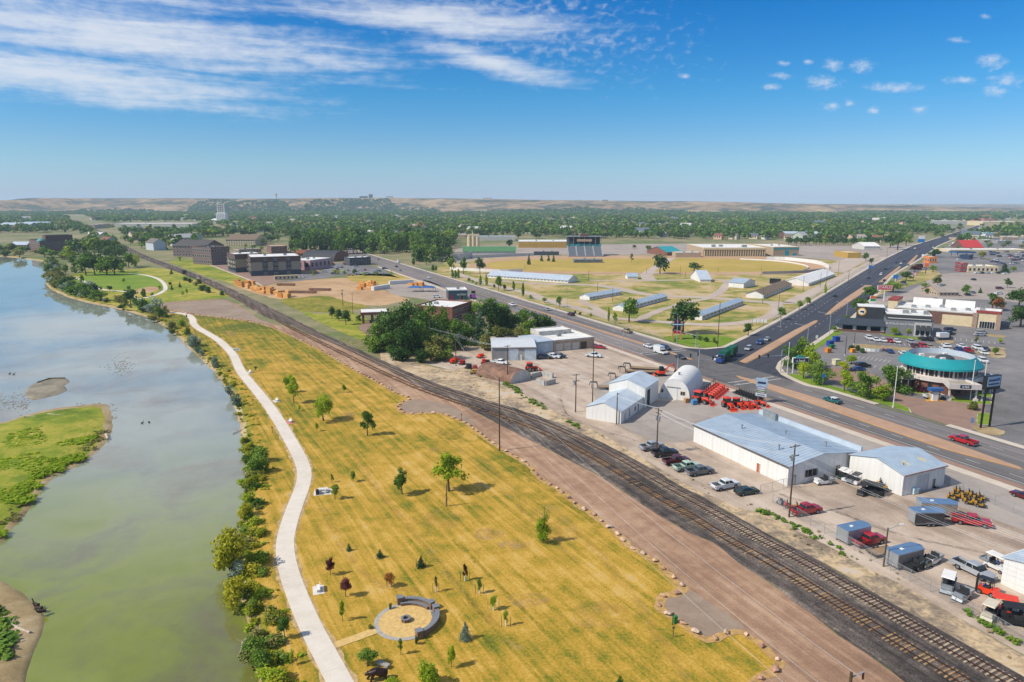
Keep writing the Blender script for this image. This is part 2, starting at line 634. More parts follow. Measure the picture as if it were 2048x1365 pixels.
# ---- the river
WATER_Z = -1.0
bank_px = [(560,1800),(535,1520),(520,1400),(512,1352),(502,1310),(497,1262),(486,1215),(474,1165),(470,1110),(474,1060),(480,1025),(491,990),
   (492,955),(489,912),(482,882),(478,850),(467,812),(455,780),(436,755),(410,725),(390,707),(372,692),(357,675),(332,655),
   (300,638),(275,629),(225,616),(155,601),(120,588),(96,574),(90,552),(92,533),(82,523),(40,517),(0,513),(-120,506),(-420,500)]
bank = smooth_line(px(bank_px,WATER_Z),4.0)
_r = random.Random(3)
bank = [p + Vector((_r.uniform(-.35,.35),_r.uniform(-.35,.35))) for p in bank]
bank_top = offset_line(bank,-2.6)          # land lies to the right of the bank line
bank_out = offset_line(bank,1.2)
mb = MB()
nb = len(bank)
for i in range(nb):
 mb.v.append((bank_out[i].x,bank_out[i].y,WATER_Z - 0.6))
 mb.v.append((bank[i].x,bank[i].y,WATER_Z + 0.02))
 m_ = (bank[i] + bank_top[i]) / 2
 mb.v.append((m_.x,m_.y,-0.35 + _r.uniform(-.15,.12)))
 mb.v.append((bank_top[i].x,bank_top[i].y,0.0))
for i in range(nb - 1):
 for k in range(3):
  a = i * 4 + k
  mb.f.append((a,a + 1,a + 5,a + 4))
  mb.m.append(0 if k < 2 else 1)
struct(mb.obj('riverbank',[sand,bank_grass]))

# ground sheet: everything on the land side of the bank, out to the horizon
outer = [Vector((-30000,3500)),Vector((-30000,30000)),Vector((30000,30000)),Vector((30000,-300)),Vector((bank_top[0].x,-300))]
patch('ground',list(bank_top) + outer,0.0,town_ground)

# water
wm = bpy.data.materials.new('river_water')
wm.use_nodes = True
t = NT(wm.node_tree)
bs = wm.node_tree.nodes['Principled BSDF']
pos = t.n('ShaderNodeNewGeometry').outputs['Position']
n1 = t.noise(pos,0.045,3,0.55,0.8)
n2 = t.noise(pos,0.5,5,0.7,0.3)
f = t.math('ADD',t.math('MULTIPLY',n1,0.8),t.math('MULTIPLY',n2,0.2))
shallow = t.ramp(f,[(0.3,C('939a90')),(0.5,C('8a9086')),(0.62,C('838275')),(0.75,C('787265'))])  # farther water: sky reflection put into the pale grey base, over a murky bed
deep = t.ramp(f,[(0.34,C('70791c')),(0.46,C('767e2a')),(0.55,C('6c7034')),(0.68,C('635e3c'))])
yy = t.n('ShaderNodeSeparateXYZ',i_0=pos).outputs[1]
bed = t.mix(t.smooth(t.math('ADD',yy,t.math('MULTIPLY',n1,60.0)),105.0,200.0),deep,shallow)  # mixed by distance, not by depth
wm.node_tree.links.new(bed,bs.inputs['Base Color'])
bs.inputs['Roughness'].default_value = 0.03
bs.inputs['IOR'].default_value = 1.5
bs.inputs['Specular IOR Level'].default_value = 0.7
n3 = t.noise(t.mapping(pos,(0,0,0),(0,0,0.5),(1.0,1.6,1)),0.9,4,0.6)
b = t.n('ShaderNodeBump',i_Height=n3)
b.inputs['Strength'].default_value = 0.022
b.inputs['Distance'].default_value = 0.08
wm.node_tree.links.new(b.outputs[0],bs.inputs['Normal'])
mb = MB()
mb.poly([(-2500,-300,WATER_Z),(60,-300,WATER_Z),(60,1500,WATER_Z),(-2500,1500,WATER_Z)])
struct(mb.obj('river',wm))


def mound(name,pts_px,top,mats,seed,label=None):
 """low island: shore ring under water, dry shore, flat crown"""
 r = random.Random(seed)
 o = smooth_line(px(pts_px,WATER_Z),2.5,True)
 c = sum(o,Vector((0,0))) / len(o)
 n = len(o)
 rings = [(1.0 + 0.03,WATER_Z - 0.35),(1.0,WATER_Z + 0.02),(0.93,WATER_Z + 0.28 * top),(0.82,WATER_Z + 0.8 * top),(0.5,WATER_Z + top)]
 mb = MB()
 for k,(sc,z) in enumerate(rings):
  for p in o:
   q = c + (p - c) * (sc + r.uniform(-.012,.012))
   mb.v.append((q.x,q.y,z + (r.uniform(-.04,.04) if k > 1 else 0)))
 for k in range(len(rings) - 1):
  for i in range(n):
   j = (i + 1) % n
   mb.f.append((k * n + i,k * n + j,(k + 1) * n + j,(k + 1) * n + i))
   mb.m.append(0 if k < 2 else 1)
 mb.v.append((c.x,c.y,WATER_Z + top))
 b0 = (len(rings) - 1) * n
 for i in range(n):
  mb.f.append((b0 + i,b0 + (i + 1) % n,len(mb.v) - 1))
  mb.m.append(1)
 ob = mb.obj(name,mats,smooth=True)
 # make faces point up
 bm = bmesh.new()
 bm.from_mesh(ob.data)
 bmesh.ops.recalc_face_normals(bm,faces=bm.faces)
 if sum(f.normal.z for f in bm.faces) < 0:
  bmesh.ops.reverse_faces(bm,faces=bm.faces)
 bm.to_mesh(ob.data)
 bm.free()
 return struct(ob,label)


island_px = [(-260,870),(-80,848),(0,846),(60,828),(120,816),(175,810),(212,810),(224,830),(222,858),(215,880),(190,908),(150,935),(110,952),(88,975),
    (70,1005),(40,1040),(12,1072),(-20,1110),(-80,1180),(-300,1200)]
mound('river_island',island_px,0.8,[sand,lawn_green],5)
mud = groundmat('wet_mud',[(0,'6a6250'),(.5,'857a62'),(1,'9c9078')],big=.2,mid=.8,fine=4,contrast=2.0,rough=.5)
mound('gravel_bar',[(50,790),(60,772),(88,760),(112,755),(132,757),(139,765),(128,772),(134,781),(116,790),(96,795),(68,801)],0.16,[mud,mud],6)
mound('river_spit',[(-200,1190),(-60,1150),(0,1160),(30,1178),(60,1200),(86,1225),(90,1245),(82,1270),(66,1305),(52,1345),(44,1400),(30,1500),(-200,1560)],
  0.7,[sand,sand],8)

# ---- park lawn and its path
boulder_px = [(305,613),(340,621),(380,629),(440,636),(500,644),(545,656),(600,681),(650,706),(700,736),(750,763),(790,786),(818,797),(806,805),(797,811),(796,818),
    (806,825),(822,829),(850,827),(880,828),(900,834),(930,847),(955,864),(980,884),(1005,901),(1032,916),(1057,932),(1077,955),(1100,970),(1130,990),
    (1152,1010),(1185,1030),(1212,1052),(1240,1075),(1266,1100),(1290,1112),(1320,1131),(1340,1151),(1366,1178),(1352,1187),(1330,1193),(1318,1204),(1320,1214),
    (1332,1228),(1362,1248),(1386,1267),(1408,1279),(1430,1278),(1452,1270),(1470,1264),(1489,1267),(1512,1284),(1535,1305),(1560,1328),(1553,1340),(1527,1353),(1516,1361),
    (1500,1380),(1490,1420)]
boulder_line = px(boulder_px)
near_edge = [Vector((30,-60)),Vector((bank_top[0].x + 2,-60))]
inner = offset_line(bank_top,0.25)
lawn_poly = [p for p in inner if p.y < 420] + px([(302,612)]) + boulder_line[0:] + near_edge
patch('park_lawn',[Vector(p) for p in lawn_poly],0.02,lawn)

path_px = [(735,1470),(680,1365),(655,1318),(622,1255),(596,1195),(577,1140),(570,1092),(577,1052),(591,1010),(604,976),(609,950),(605,930),(594,905),(577,875),(560,846),
   (540,816),(520,790),(500,766),(484,746),(475,729),(468,713),(455,697),(437,681),(418,669),(400,659),(388,649),(385,639),(377,631),(360,627),(335,624),(305,618),(282,611)]
path_line = smooth_line(px(path_px),1.5)
bare = M('bare_trodden_soil','b09468',0.95,0.3,0.8)
ribbon('path_verge',path_line,3.7,0.035,bare,jit=0.34,seed=4)


def slab_path(name,line,w,slab,z,mat):
 """concrete path laid in bays with recessed joints: each bay a child of the path"""
 root = struct(link(name,None))
 L = [0.0]
 for i in range(1,len(line)):
  L.append(L[-1] + (line[i] - line[i - 1]).length)

 def at(d):
  d = max(0,min(L[-1] - 1e-4,d))
  k = int(np.searchsorted(L,d)) - 1
  k = max(0,min(len(line) - 2,k))
  q = (d - L[k]) / max(1e-6,L[k + 1] - L[k])
  p = line[k].lerp(line[k + 1],q)
  tt = (line[min(len(line) - 1,k + 2)] - line[max(0,k - 1)]).normalized()
  return p,Vector((-tt.y,tt.x))
 d = 0.0
 while d < L[-1] - slab:
  mb = MB()
  a,na = at(d + 0.006)
  m,nm = at(d + slab / 2)
  e,ne = at(d + slab - 0.006)
  poly = [a + na * w / 2,m + nm * w / 2,e + ne * w / 2,e - ne * w / 2,m - nm * w / 2,a - na * w / 2]
  poly = poly[::-1]
  mb.prism(poly,0.03,z + rnd.uniform(-.004,.004))
  mb.obj('slab',mat,root)
  d += slab
 return root


slab_path('walking_path',path_line,2.85,3.0,0.07,concrete)
loop1 = smooth_line(px([(277,612),(275,602),(283,598),(300,594),(316,589),(328,582),(331,576),(327,567),(317,559),(300,553),(277,549),(258,548)]),2)
ribbon('park_path',loop1,2.6,0.10,concrete)
ribbon('shore_path',smooth_line(px([(277,606),(262,588),(250,584),(230,582),(207,580),(180,570),(150,556),(118,556)]),2),2.4,0.09,concrete)
patch('park_meadow',px([(125,584),(170,594),(225,610),(272,622),(305,613),(330,605),(380,601),(430,598),(462,592),(420,570),(380,553),(340,540),(300,536),(255,540),(190,540),(150,548),(120,560)]),0.03,lawn_green,6,0.8)
patch('green_park_lawn',px([(150,560),(190,546),(255,545),(300,552),(320,562),(322,575),(300,580),(258,580),(215,577),(180,568)]),0.05,lawn_bright,4,0.4)
patch('verge_lawn',px([(340,523),(400,520),(440,533),(480,548),(512,562),(520,572),(505,577),(475,575),(455,565),(420,556),(380,540)]),0.03,lawn_green,6,0.5)
patch('playground_sand',px([(270,583),(285,576),(310,574),(318,580),(300,586),(280,588)]),0.07,dirt,2,0.2)

# ---- gravel road, pull-outs, ballast, yard bank
ball_left = [(345,541),(420,572),(470,596),(500,618),(545,640),(580,650),(625,671),(700,703),(775,741),(850,778),(910,803),(1000,851),(1050,876),(1125,915),(1216,963),(1264,996),(1317,1031),(1370,1062),(1440,1092),(1475,1126),
    (1525,1158),(1585,1200),(1625,1230),(1675,1272),(1710,1291),(1810,1365),(1960,1480)]
grav = [Vector(p) for p in boulder_line] + px([(1600,1470),(1960,1480)]) + px(ball_left[::-1][1:-6]) + px([(520,640),(480,612),(455,601),(430,599),(380,602),(330,606)])
patch('gravel_road',grav,0.045,gravel_road,seed=2)
patch('gravel_pullout',px([(808,806),(829,799),(900,812),(955,850),(930,844),(900,831),(880,825),(850,824),(822,826),(808,821),(800,814)]),0.06,gravel_lot,2,0.15,seed=3)
patch('gravel_pullout',px([(1326,1203),(1372,1180),(1420,1205),(1490,1258),(1468,1260),(1430,1274),(1408,1272),(1370,1246),(1340,1226)]),0.06,gravel_lot,2,0.1,seed=3)
patch('gravel_pullout',px([(312,612),(335,607),(380,604),(430,601),(452,603),(480,616),(520,640),(545,652),(500,641),(440,634),(380,626)]),0.06,gravel_lot,3,0.3,seed=3)
earth = M('bare_sandy_soil','ad8a55',0.95,0.25,1.2)
_bl = smooth_line(boulder_line,0.8)
ribbon('boulder_verge',_bl,1.3,0.066,earth,jit=0.3,seed=9)

trackA_px = [(150,440),(195,461),(240,488),(290,513),(335,530),(395,553),(450,577),(500,601),(560,631),(620,662),(700,700),(780,737),(860,771),(945,800),(1030,826),(1125,862),(1238,917),(1326,969),(1414,1018),(1502,1070),(1603,1123),(1712,1187),(1841,1263),(2008,1359),(2200,1470)]
trackA = smooth_line(px(trackA_px),1.0)
for _ in range(12):
 trackA = [trackA[0]] + [(trackA[i - 1] + trackA[i] * 2 + trackA[i + 1]) / 4 for i in range(1,len(trackA) - 1)] + [trackA[-1]]
bal_r = offset_line(trackA,2.6)
bal_r_f = [p for k,p in enumerate(bal_r) if k % 4 == 0]
bl = px(ball_left)
far_l = offset_line([p for p in trackA if p.y > bl[0].y + 6],-7.0)
bpoly = bal_r_f + [G(2200,1500).to_2d()] + smooth_line(bl,2)[::-1] + far_l[::-6]
patch('railway_ballast',bpoly,0.075,ballast,jit=0.3,seed=11)

# weedy slope between rails and yard
yard_left = [(905,741),(935,733),(965,752),(1010,772),(1050,790),(1090,815),(1150,840),(1210,872),(1265,905),(1330,946),(1400,985),(1480,1017),(1540,1035),(1600,1065),(1660,1095),(1720,1130),(1790,1165),(1860,1205),(1930,1245),(2000,1285),(2100,1340)]
wpoly = px([(760,700),(830,728)]) + px(yard_left) + [p for p in bal_r_f if p.y < 238 and p.y > 40][::-1]
patch('weedy_slope',wpoly,0.055,weeds,jit=0.25,seed=13)

ypoly = px([(835,724),(880,722),(905,716)]) + [AP(-262,78),AP(-262,100),AP(-255,142.6),AP(-20,142.6),AP(-20,90)] + px(yard_left[::-1])
patch('gravel_yard',ypoly,0.03,yard,jit=0.2,seed=15)
patch('paved_yard',[AP(-170,104),AP(-140,93),AP(-123,98),AP(-124,124),AP(-95,124),AP(-70,124),AP(-40,128),AP(-40,140),AP(-172,140),AP(-184,128)],0.05,yard_pave,3,0.3)
patch('concrete_apron',[AP(-163,106),AP(-158,106),AP(-151,118.5),AP(-159.5,135),AP(-163,135),AP(-158,118)],0.07,kerbm)

# ---- road A
C_FAR,C_NEAR = 167.5,145.0
SA0,SA1 = -1500.0,10.0
r_a = patch('main_road',[AP(SA0,C_NEAR),AP(SA1,C_NEAR),AP(SA1,C_FAR),AP(SA0,C_FAR)],0.06,asphalt_a)
patch('road_shoulder',[AP(-600,142.6),AP(SA1,142.6),AP(SA1,C_NEAR),AP(-600,C_NEAR)],0.055,lot_red)


def kerb(name,line,w,z,mat=None):
 mb = MB()
 n = len(line)
 L = offset_line(line,w)
 for i in range(n):
  for p,zz in ((line[i],0.0),(line[i],z),(L[i],z),(L[i],0.0)):
   mb.v.append((p.x,p.y,zz))
 for i in range(n - 1):
  for k in range(3):
   a = i * 4 + k
   mb.f.append((a,a + 4,a + 5,a + 1))
   mb.m.append(0)
 return struct(mb.obj(name,mat or kerbm))


def stations(a,b,k):
 return [a + (b - a) * i / k for i in range(k + 1)]


kerb('pavement',[AP(s,140.4) for s in stations(-600,SA1,40)],2.2,0.14)
# ---- road B
b_left = [(1375,697),(1412,699.5),(1450,696),(1475,685),(1525,660),(1600,619),(1709,554),(1766,521),(1825,492.5),(1841,487.5),(1906,467),(1950,453),(1957,448),(1985,440)]
b_right = [(1611,772),(1585,762),(1562,750),(1551,737),(1556,726),(1575,712),(1621,688),(1683,647),(1698,638),(1750,588),(1786,549),(1830,523),(1862,502),(1884,488),(1950,461),(1968,449),(1995,440)]
bL = smooth_line(px(b_left),5)
bR = smooth_line(px(b_right),5)
r_b = patch('side_road',[AP(-207.6,C_FAR - 1),*bL,*bR[::-1],AP(-148,C_FAR - 1)],0.08,asphalt_b)
patch('crossing_asphalt',[AP(-205,146),AP(-160,146),AP(-150,152),AP(-152,166),AP(-160,172),AP(-175,178),AP(-200,178),AP(-206,166)],0.072,
  groundmat('crossing_worn_asphalt',[(0.0,'4f4d4c'),(0.5,'625f5d'),(1.0,'7c746f')],big=0.03,mid=0.2,fine=1.5),3,0.4)
kerb('pavement',[AP(s,C_FAR) for s in stations(-1300,-215,40)] + bL[:],2.0,0.14)
kerb('pavement',bR[::-1] + [AP(s,C_FAR) for s in stations(-142,-125,3)],2.0,0.14)
kerb('pavement',[AP(s,C_FAR) for s in stations(-105,SA1,6)],2.0,0.14)

# medians with yellow edging
def median(name,poly,parent=None):
 o = patch(name,poly,0.2,median_m,thick=0.18)
 c = sum(poly,Vector((0,0))) / len(poly)
 loopl = poly + [poly[0]]
 mb = MB()
 for i in range(len(poly)):
  a,b = loopl[i],loopl[i + 1]
  n = (b - a).normalized()
  n = Vector((-n.y,n.x)) * 0.22
  if (a - c).dot(n) < 0:
   n = -n
  mb.poly([(*(a + n),0.1),(*(b + n),0.1),(*b,0.1),(*a,0.1)])
 mb.obj('kerb_paint',yellow_paint,o)
 return o


median('road_median',[AP(-166,155.2),AP(-155,157.2),AP(-140,157.8),AP(-100,156.8),AP(-80.5,154.6),AP(-79.5,153.7),AP(-93,150.9),AP(-112,151.2),AP(-127,152.3),AP(-149,152.8),AP(-163,154.2)])
median('road_median',[AP(-345,156.6),AP(-300,157.6),AP(-222,158.2),AP(-191,157.6),AP(-191,156.8),AP(-222,156.7),AP(-300,156.2)])
for pl in ([(1480,724),(1536,691),(1590,661),(1630,642),(1635,642),(1632,646),(1590,672),(1536,705),(1492,727)],
   [(1650,631),(1676,608),(1700,591),(1731,571),(1742,571),(1742,574),(1715,594),(1683,614),(1660,629)],
   [(1757,565),(1775,551),(1799,533),(1801,535),(1785,549),(1765,565)],
   [(1813,530),(1825,518),(1834,510),(1835,512),(1828,522),(1817,532)]):
 median('road_median',px(pl))

# markings
def stripe(parent,c,s0,s1,mat,w=0.14,dash=None,z=0.085,fn=AP):
 mb = MB()
 s = s0
 while s < s1:
  e = min(s1,s + (dash[0] if dash else 60))
  a,b = fn(s,c),fn(e,c)
  d = (b - a).normalized()
  n = Vector((-d.y,d.x)) * (w / 2)
  mb.poly([(*(a + n),z),(*(a - n),z),(*(b - n),z),(*(b + n),z)])
  s = e + (dash[1] if dash else 0)
 return mb.obj('lane_marking',mat,parent)


for c_ in (149.0,162.2):
 stripe(r_a,c_,-160 if c_ < 155 else -145,0,white_paint,0.16,(3.0,6.0))
 stripe(r_a,c_,-900,-212,white_paint,0.16,(3.0,9.0))
stripe(r_a,146.1,-140,5,white_paint,0.16)
stripe(r_a,146.1,-420,-205,white_paint,0.16)
stripe(r_a,166.6,-420,-216,white_paint,0.14)
stripe(r_a,153.0,-300,-205,white_paint,0.2)
stripe(r_a,157.6,-78,5,yellow_paint,0.2)
stripe(r_a,153.0,-78,5,yellow_paint,0.2)
stripe(r_a,158.6,-1000,-345,yellow_paint,0.2)
stripe(r_a,155.2,-1000,-345,yellow_paint,0.2)
mbx = MB()
for s_ in (-160.5,-157.5,-207.5,-204.6):
 mbx.poly([(*AP(s_,146.2),0.085),(*AP(s_ + 0.35,146.2),0.085),(*AP(s_ + 0.35,165.5),0.085),(*AP(s_,165.5),0.085)])
mbx.obj('crosswalk_line',white_paint,r_a)
UB = (bL[-40] - bL[6]).normalized()


def along_b(fr,s0,s1,dash,mat,w=0.16):
 n = 400
 ls = [bL[int(3 + i * (len(bL) - 5) / n)] for i in range(n)]
 mb = MB()
 # offset a centre curve from the left kerb
 c = offset_line(bL[8:],-fr)
 d = 0.0
 on = True
 acc = 0.0
 i = 0
 while i < len(c) - 1:
  a,b = c[i],c[i + 1]
  sg = (b - a).length
  if sg < 0.01:
   i += 1
   continue
  k = max(1,int(sg / 1.0))
  for q in range(k):
   p = a.lerp(b,q / k)
   r_ = a.lerp(b,(q + 1) / k)
   d += sg / k
   if s0 < d < s1 and (dash is None or (d % (dash[0] + dash[1])) < dash[0]):
    nn_ = (r_ - p).normalized()
    nn_ = Vector((-nn_.y,nn_.x)) * w / 2
    mb.poly([(*(p + nn_),0.1),(*(p - nn_),0.1),(*(r_ - nn_),0.1),(*(r_ + nn_),0.1)])
  i += 1
 return mb.obj('lane_marking',mat,r_b)


along_b(3.6,12,700,(3,6),white_paint)
along_b(7.0,12,700,(3,6),white_paint)
along_b(17.5,30,700,(3,6),white_paint)
along_b(0.7,12,500,None,white_paint,0.12)
# ================================================================== VEGETATION AND FAR COUNTRY
bark = M('tree_bark','5a4a3a',0.9,0.25,2.0)
LEAF = {
 'green': leafmat('leaf_green','3a581c','628628','98a840',0.3),
 'dark': leafmat('leaf_dark_green','24401a','3f6024','668038',0.3),
 'lime': leafmat('leaf_yellow_green','68841a','9cb222','c2c43c',0.4),
 'olive': leafmat('leaf_olive','556022','7c803a','a09a56',0.3),
 'silver': leafmat('leaf_silver_green','62755e','869880','acb6a0',0.3),
 'willow': leafmat('leaf_willow','747f14','a3a422','c2b838',0.4),
 'spruce': leafmat('needle_dark','2c4628','4c6a40','74906a',0.25),
 'purple': leafmat('leaf_purple','3c181a','642e2e','8a4e46',0.3),
 'rust': leafmat('leaf_rust','7c4420','9d602e','b88c46',0.35),
 'straw': leafmat('leaf_straw','8a7a58','b09c74','c8b890',0.2),
 'reed': leafmat('leaf_reed','6a8a10','94b018','b6c02c',0.4),
}


def leaf_arrays(lobes,n,leaf,seed,up=0.35,shell=0.45):
 """n leaf sprays spread through the outer part of the lobes -> vertices (n*4,3)"""
 g = np.random.default_rng(seed)
 L = np.array(lobes,dtype=float)
 vol = L[:,3] * L[:,4] * L[:,5]
 k = g.choice(len(L),n,p=vol ** 0.8 / (vol ** 0.8).sum())
 d = g.normal(size=(n,3))
 d /= np.linalg.norm(d,axis=1)[:,None]
 r = 1 - shell * g.random(n) ** 1.6
 c = L[k,:3] + d * L[k,3:] * r[:,None]
 c = c + g.normal(size=(n,3)) * 0.03
 nrm = d + g.normal(size=(n,3)) * 0.7 + np.array([0,0,up])
 nrm /= np.linalg.norm(nrm,axis=1)[:,None]
 a = np.cross(nrm,g.normal(size=(n,3)))
 a /= np.linalg.norm(a,axis=1)[:,None] + 1e-9
 b = np.cross(nrm,a)
 s = leaf * g.uniform(0.55,1.35,n)[:,None]
 a *= s * 0.5
 b *= s * 0.42
 v = np.stack([c - a - b * .6,c + a * .35 - b,c + a + b * .6,c - a * .35 + b],axis=1)
 return v.reshape(-1,3)


def quads_mesh(name,v,mat):
 me = bpy.data.meshes.new(name)
 nq = len(v) // 4
 me.vertices.add(len(v))
 me.vertices.foreach_set('co',np.ascontiguousarray(v,dtype=np.float32).ravel())
 me.loops.add(nq * 4)
 me.loops.foreach_set('vertex_index',np.arange(nq * 4,dtype=np.int32))
 me.polygons.add(nq)
 me.polygons.foreach_set('loop_start',np.arange(0,nq * 4,4,dtype=np.int32))
 me.materials.append(mat)
 me.update(calc_edges=True)
 return me


def crown_lobes(kind,seed):
 r = random.Random(seed * 31 + 7)
 L = []
 if kind in ('round','spread'):
  for i in range(11):
   a = r.uniform(0,6.28)
   q = r.uniform(0.1,0.34)
   z = r.uniform(0.42,0.86)
   w_ = 1.0 if kind == 'spread' else 0.9
   s = r.uniform(0.11,0.19)
   L.append((math.cos(a) * q * w_,math.sin(a) * q * w_,z - 0.12 * (q > .28),s * 1.15,s * 1.15,s * 0.85))
  L.append((0,0,0.7,.22,.22,.24))
 elif kind == 'full':
  for i in range(15):
   a = r.uniform(0,6.28)
   z = r.uniform(0.14,0.86)
   q = r.uniform(0.05,0.4) * (1.1 - abs(z - .45))
   s = r.uniform(0.13,0.21)
   L.append((math.cos(a) * q,math.sin(a) * q,z,s,s,s * .8))
 elif kind == 'open':
  for i in range(18):
   a = r.uniform(0,6.28)
   z = r.uniform(0.34,0.92)
   q = r.uniform(0.06,0.4) * (1.25 - z * .8)
   s = r.uniform(0.07,0.12)
   L.append((math.cos(a) * q,math.sin(a) * q,z,s * 1.2,s * 1.2,s * .8))
  L.append((0,0,0.72,.14,.14,.2))
 elif kind == 'poplar':
  for i in range(9):
   z = 0.12 + 0.8 * i / 8
   q = 0.4 * (1 - abs(z - .42) * 1.1)
   L.append((r.uniform(-.08,.08),r.uniform(-.08,.08),z,q,q,.12))
 elif kind == 'spruce':
  for i in range(14):
   z = 0.06 + 0.9 * i / 13
   q = 0.5 * (1 - z) + 0.03
   for j in range(3):
    a = r.uniform(0,6.28)
    L.append((math.cos(a) * q * .45,math.sin(a) * q * .45,z,q * .6,q * .6,0.05))
 elif kind == 'bush':
  for i in range(9):
   a = r.uniform(0,6.28)
   q = r.uniform(0.0,0.34)
   z = r.uniform(0.2,0.72)
   s = r.uniform(0.16,0.28)
   L.append((math.cos(a) * q,math.sin(a) * q,z,s,s,s * 1.1))
 return L


PROTO = {}


def tree_proto(kind,leafk,var,n,leaf):
 key = (kind,leafk,var,n)
 if key in PROTO:
  return PROTO[key]
 r = random.Random(var * 17 + len(kind))
 lob = crown_lobes(kind,var)
 v = leaf_arrays(lob,n,leaf,var * 101 + n,shell=0.55 if kind != 'spruce' else 0.7)
 # a real outline: some leaves stray
 cm = quads_mesh(kind + '_crown',v,LEAF[leafk])
 tb = MB()
 if kind == 'bush':
  for i in range(5):
   a = r.uniform(0,6.28)
   tb.tube((0.04 * math.cos(a),0.04 * math.sin(a),-0.02),(0.25 * math.cos(a),0.25 * math.sin(a),0.45),0.018,0.008,4)
 elif kind in ('poplar','spruce'):
  tb.tube((0,0,-0.02),(0,0,0.9),0.03 if kind == 'spruce' else 0.05,0.006,5)
 else:
  lean = r.uniform(-.02,.02)
  tb.path([(0,0,-0.02),(lean,0.01,0.2),(lean * 2,0.0,0.42),(lean,.02,0.7)],[0.035,0.026,0.018,0.006],6)
  for q in lob[:7]:
   z0 = r.uniform(0.24,0.45)
   tb.tube((lean * 1.5,0,z0),(q[0] * .9,q[1] * .9,max(z0 + .05,q[2] - .04)),0.013,0.004,4)
 PROTO[key] = (tb.mesh(kind + '_trunk',bark),cm)
 return PROTO[key]


NAMES = {'full': 'leafy_tree','round': 'broadleaf_tree','spread': 'cottonwood_tree','open': 'young_tree','poplar': 'poplar_tree','spruce': 'spruce_tree','bush': 'bush'}
TREE_N = [0]


def tree_at(kind,leafk,pos,h,wid,label,group=None,lod=1,cat=None,parts=True):
 TREE_N[0] += 1
 n,lf = {0: (2600,0.05),1: (1100,0.07),2: (420,0.105),3: (170,0.16)}[lod]
 if kind == 'poplar':
  lf *= 1.6
 if kind in ('bush',):
  n,lf = int(n * .8),lf * 1.35
 var = TREE_N[0] % (5 if lod < 3 else 6)
 tm,cm = tree_proto(kind,leafk,var,n,lf)
 root = thing(NAMES[kind],label,cat or ('bush' if kind == 'bush' else 'tree'),pos,rnd.uniform(0,6.28),group)
 root.scale = (wid,wid,h)
 link('stem' if kind == 'bush' else 'trunk',tm,root)
 link('foliage' if kind == 'bush' else 'crown',cm,root)
 return root


def TR(kind,leafk,x,yb,yt,wpx,label,group=None,lod=1,z=0.0,cat=None):
 p = G(x,yb,z)
 h = max(0.5,HT(x,yb,yt))
 depth = p.y * math.cos(PITCH) + CAM_H * math.sin(PITCH)
 wd = max(0.3,wpx / F_PX * depth) / (0.9 if kind in ('round','spread','open','poplar') else 1.0)
 return tree_at(kind,leafk,p,h,wd,label,group,lod,cat)


# ---- bluffs on the skyline
ridge_px = [(-1400,399),(-300,400),(60,401),(100,400.5),(135,397),(300,396.2),(480,397),(620,397),(760,395.5),(840,396.5),(1000,398.5),(1100,400.5),(1200,401.5),(1400,403),(1500,405.5),(1600,407.5),(1800,410.5),(1880,413),
   (1960,415.5),(2100,418),(3400,421)]


def ridge_z(X,Y):
 ax = 1024 + F_PX * X / (Y * math.cos(PITCH))
 for (x0,y0),(x1,y1) in zip(ridge_px,ridge_px[1:]):
  if x0 <= ax <= x1:
   yy_ = y0 + (y1 - y0) * (ax - x0) / (x1 - x0)
   break
 else:
  yy_ = 400 if ax < 0 else 421
 d = px_dir(1024,yy_)
 return CAM_H + d.z / d.y * Y


from mathutils import noise as mnoise
NXB,NYB = 260,46
mb = MB()
xs = np.linspace(-5200,6800,NXB)
for j in range(NYB):
 q = j / (NYB - 1)
 Y = 3300 + 4200 * q
 for X in xs:
  gul = mnoise.fractal(Vector((X * 0.0021,Y * 0.0005,3.1)),1.0,2.0,4)
  top_y = 5000 + 500 * mnoise.noise(Vector((X * 0.0006,1.7,0)))
  base_y = 3900 + 350 * mnoise.noise(Vector((X * 0.0009,8.2,0)))
  k = (Y + gul * 420 - base_y) / max(200,top_y - base_y)
  k = max(0.0,min(1.0,k))
  k = k * k * (3 - 2 * k)
  zt = ridge_z(X,top_y)
  hill = max(8.0,zt - 1) * k + (8 if k <= 0 else 0) * 0
  if k > 0.02 and k < 0.98:
   hill += 15 * (1 - k) * mnoise.fractal(Vector((X * 0.008,Y * 0.003,0.4)),1.0,2.0,4)
  mb.v.append((X,Y,-0.5 if k <= 0 else max(-0.5,hill)))
for j in range(NYB - 1):
 for i in range(NXB - 1):
  a = j * NXB + i
  mb.f.append((a,a + 1,a + NXB + 1,a + NXB))
  mb.m.append(0)
bluff_m = groundmat('bluff_dry_grass',[(0.0,'353f2c'),(0.25,'5a543a'),(0.5,'82694a'),(0.75,'9c7e56'),(1.0,'a88e6a')],big=0.004,mid=0.016,fine=0.06,contrast=3.0,bump=0)
struct(mb.obj('bluffs',bluff_m,smooth=True))
# far plateau behind, to the horizon
mb = MB()
for k,(Y,z) in enumerate(((7400,20),(9000,48),(12000,52),(26000,40))):
 for X in np.linspace(-24000,24000,25):
  mb.v.append((X * (0.5 + 0.5 * k / 3),Y,z * (1.0 if X < 3000 else 0.8)))
for k in range(3):
 for i in range(24):
  a = k * 25 + i
  mb.f.append((a,a + 1,a + 26,a + 25))
  mb.m.append(0)
struct(mb.obj('plateau',bluff_m,smooth=True))


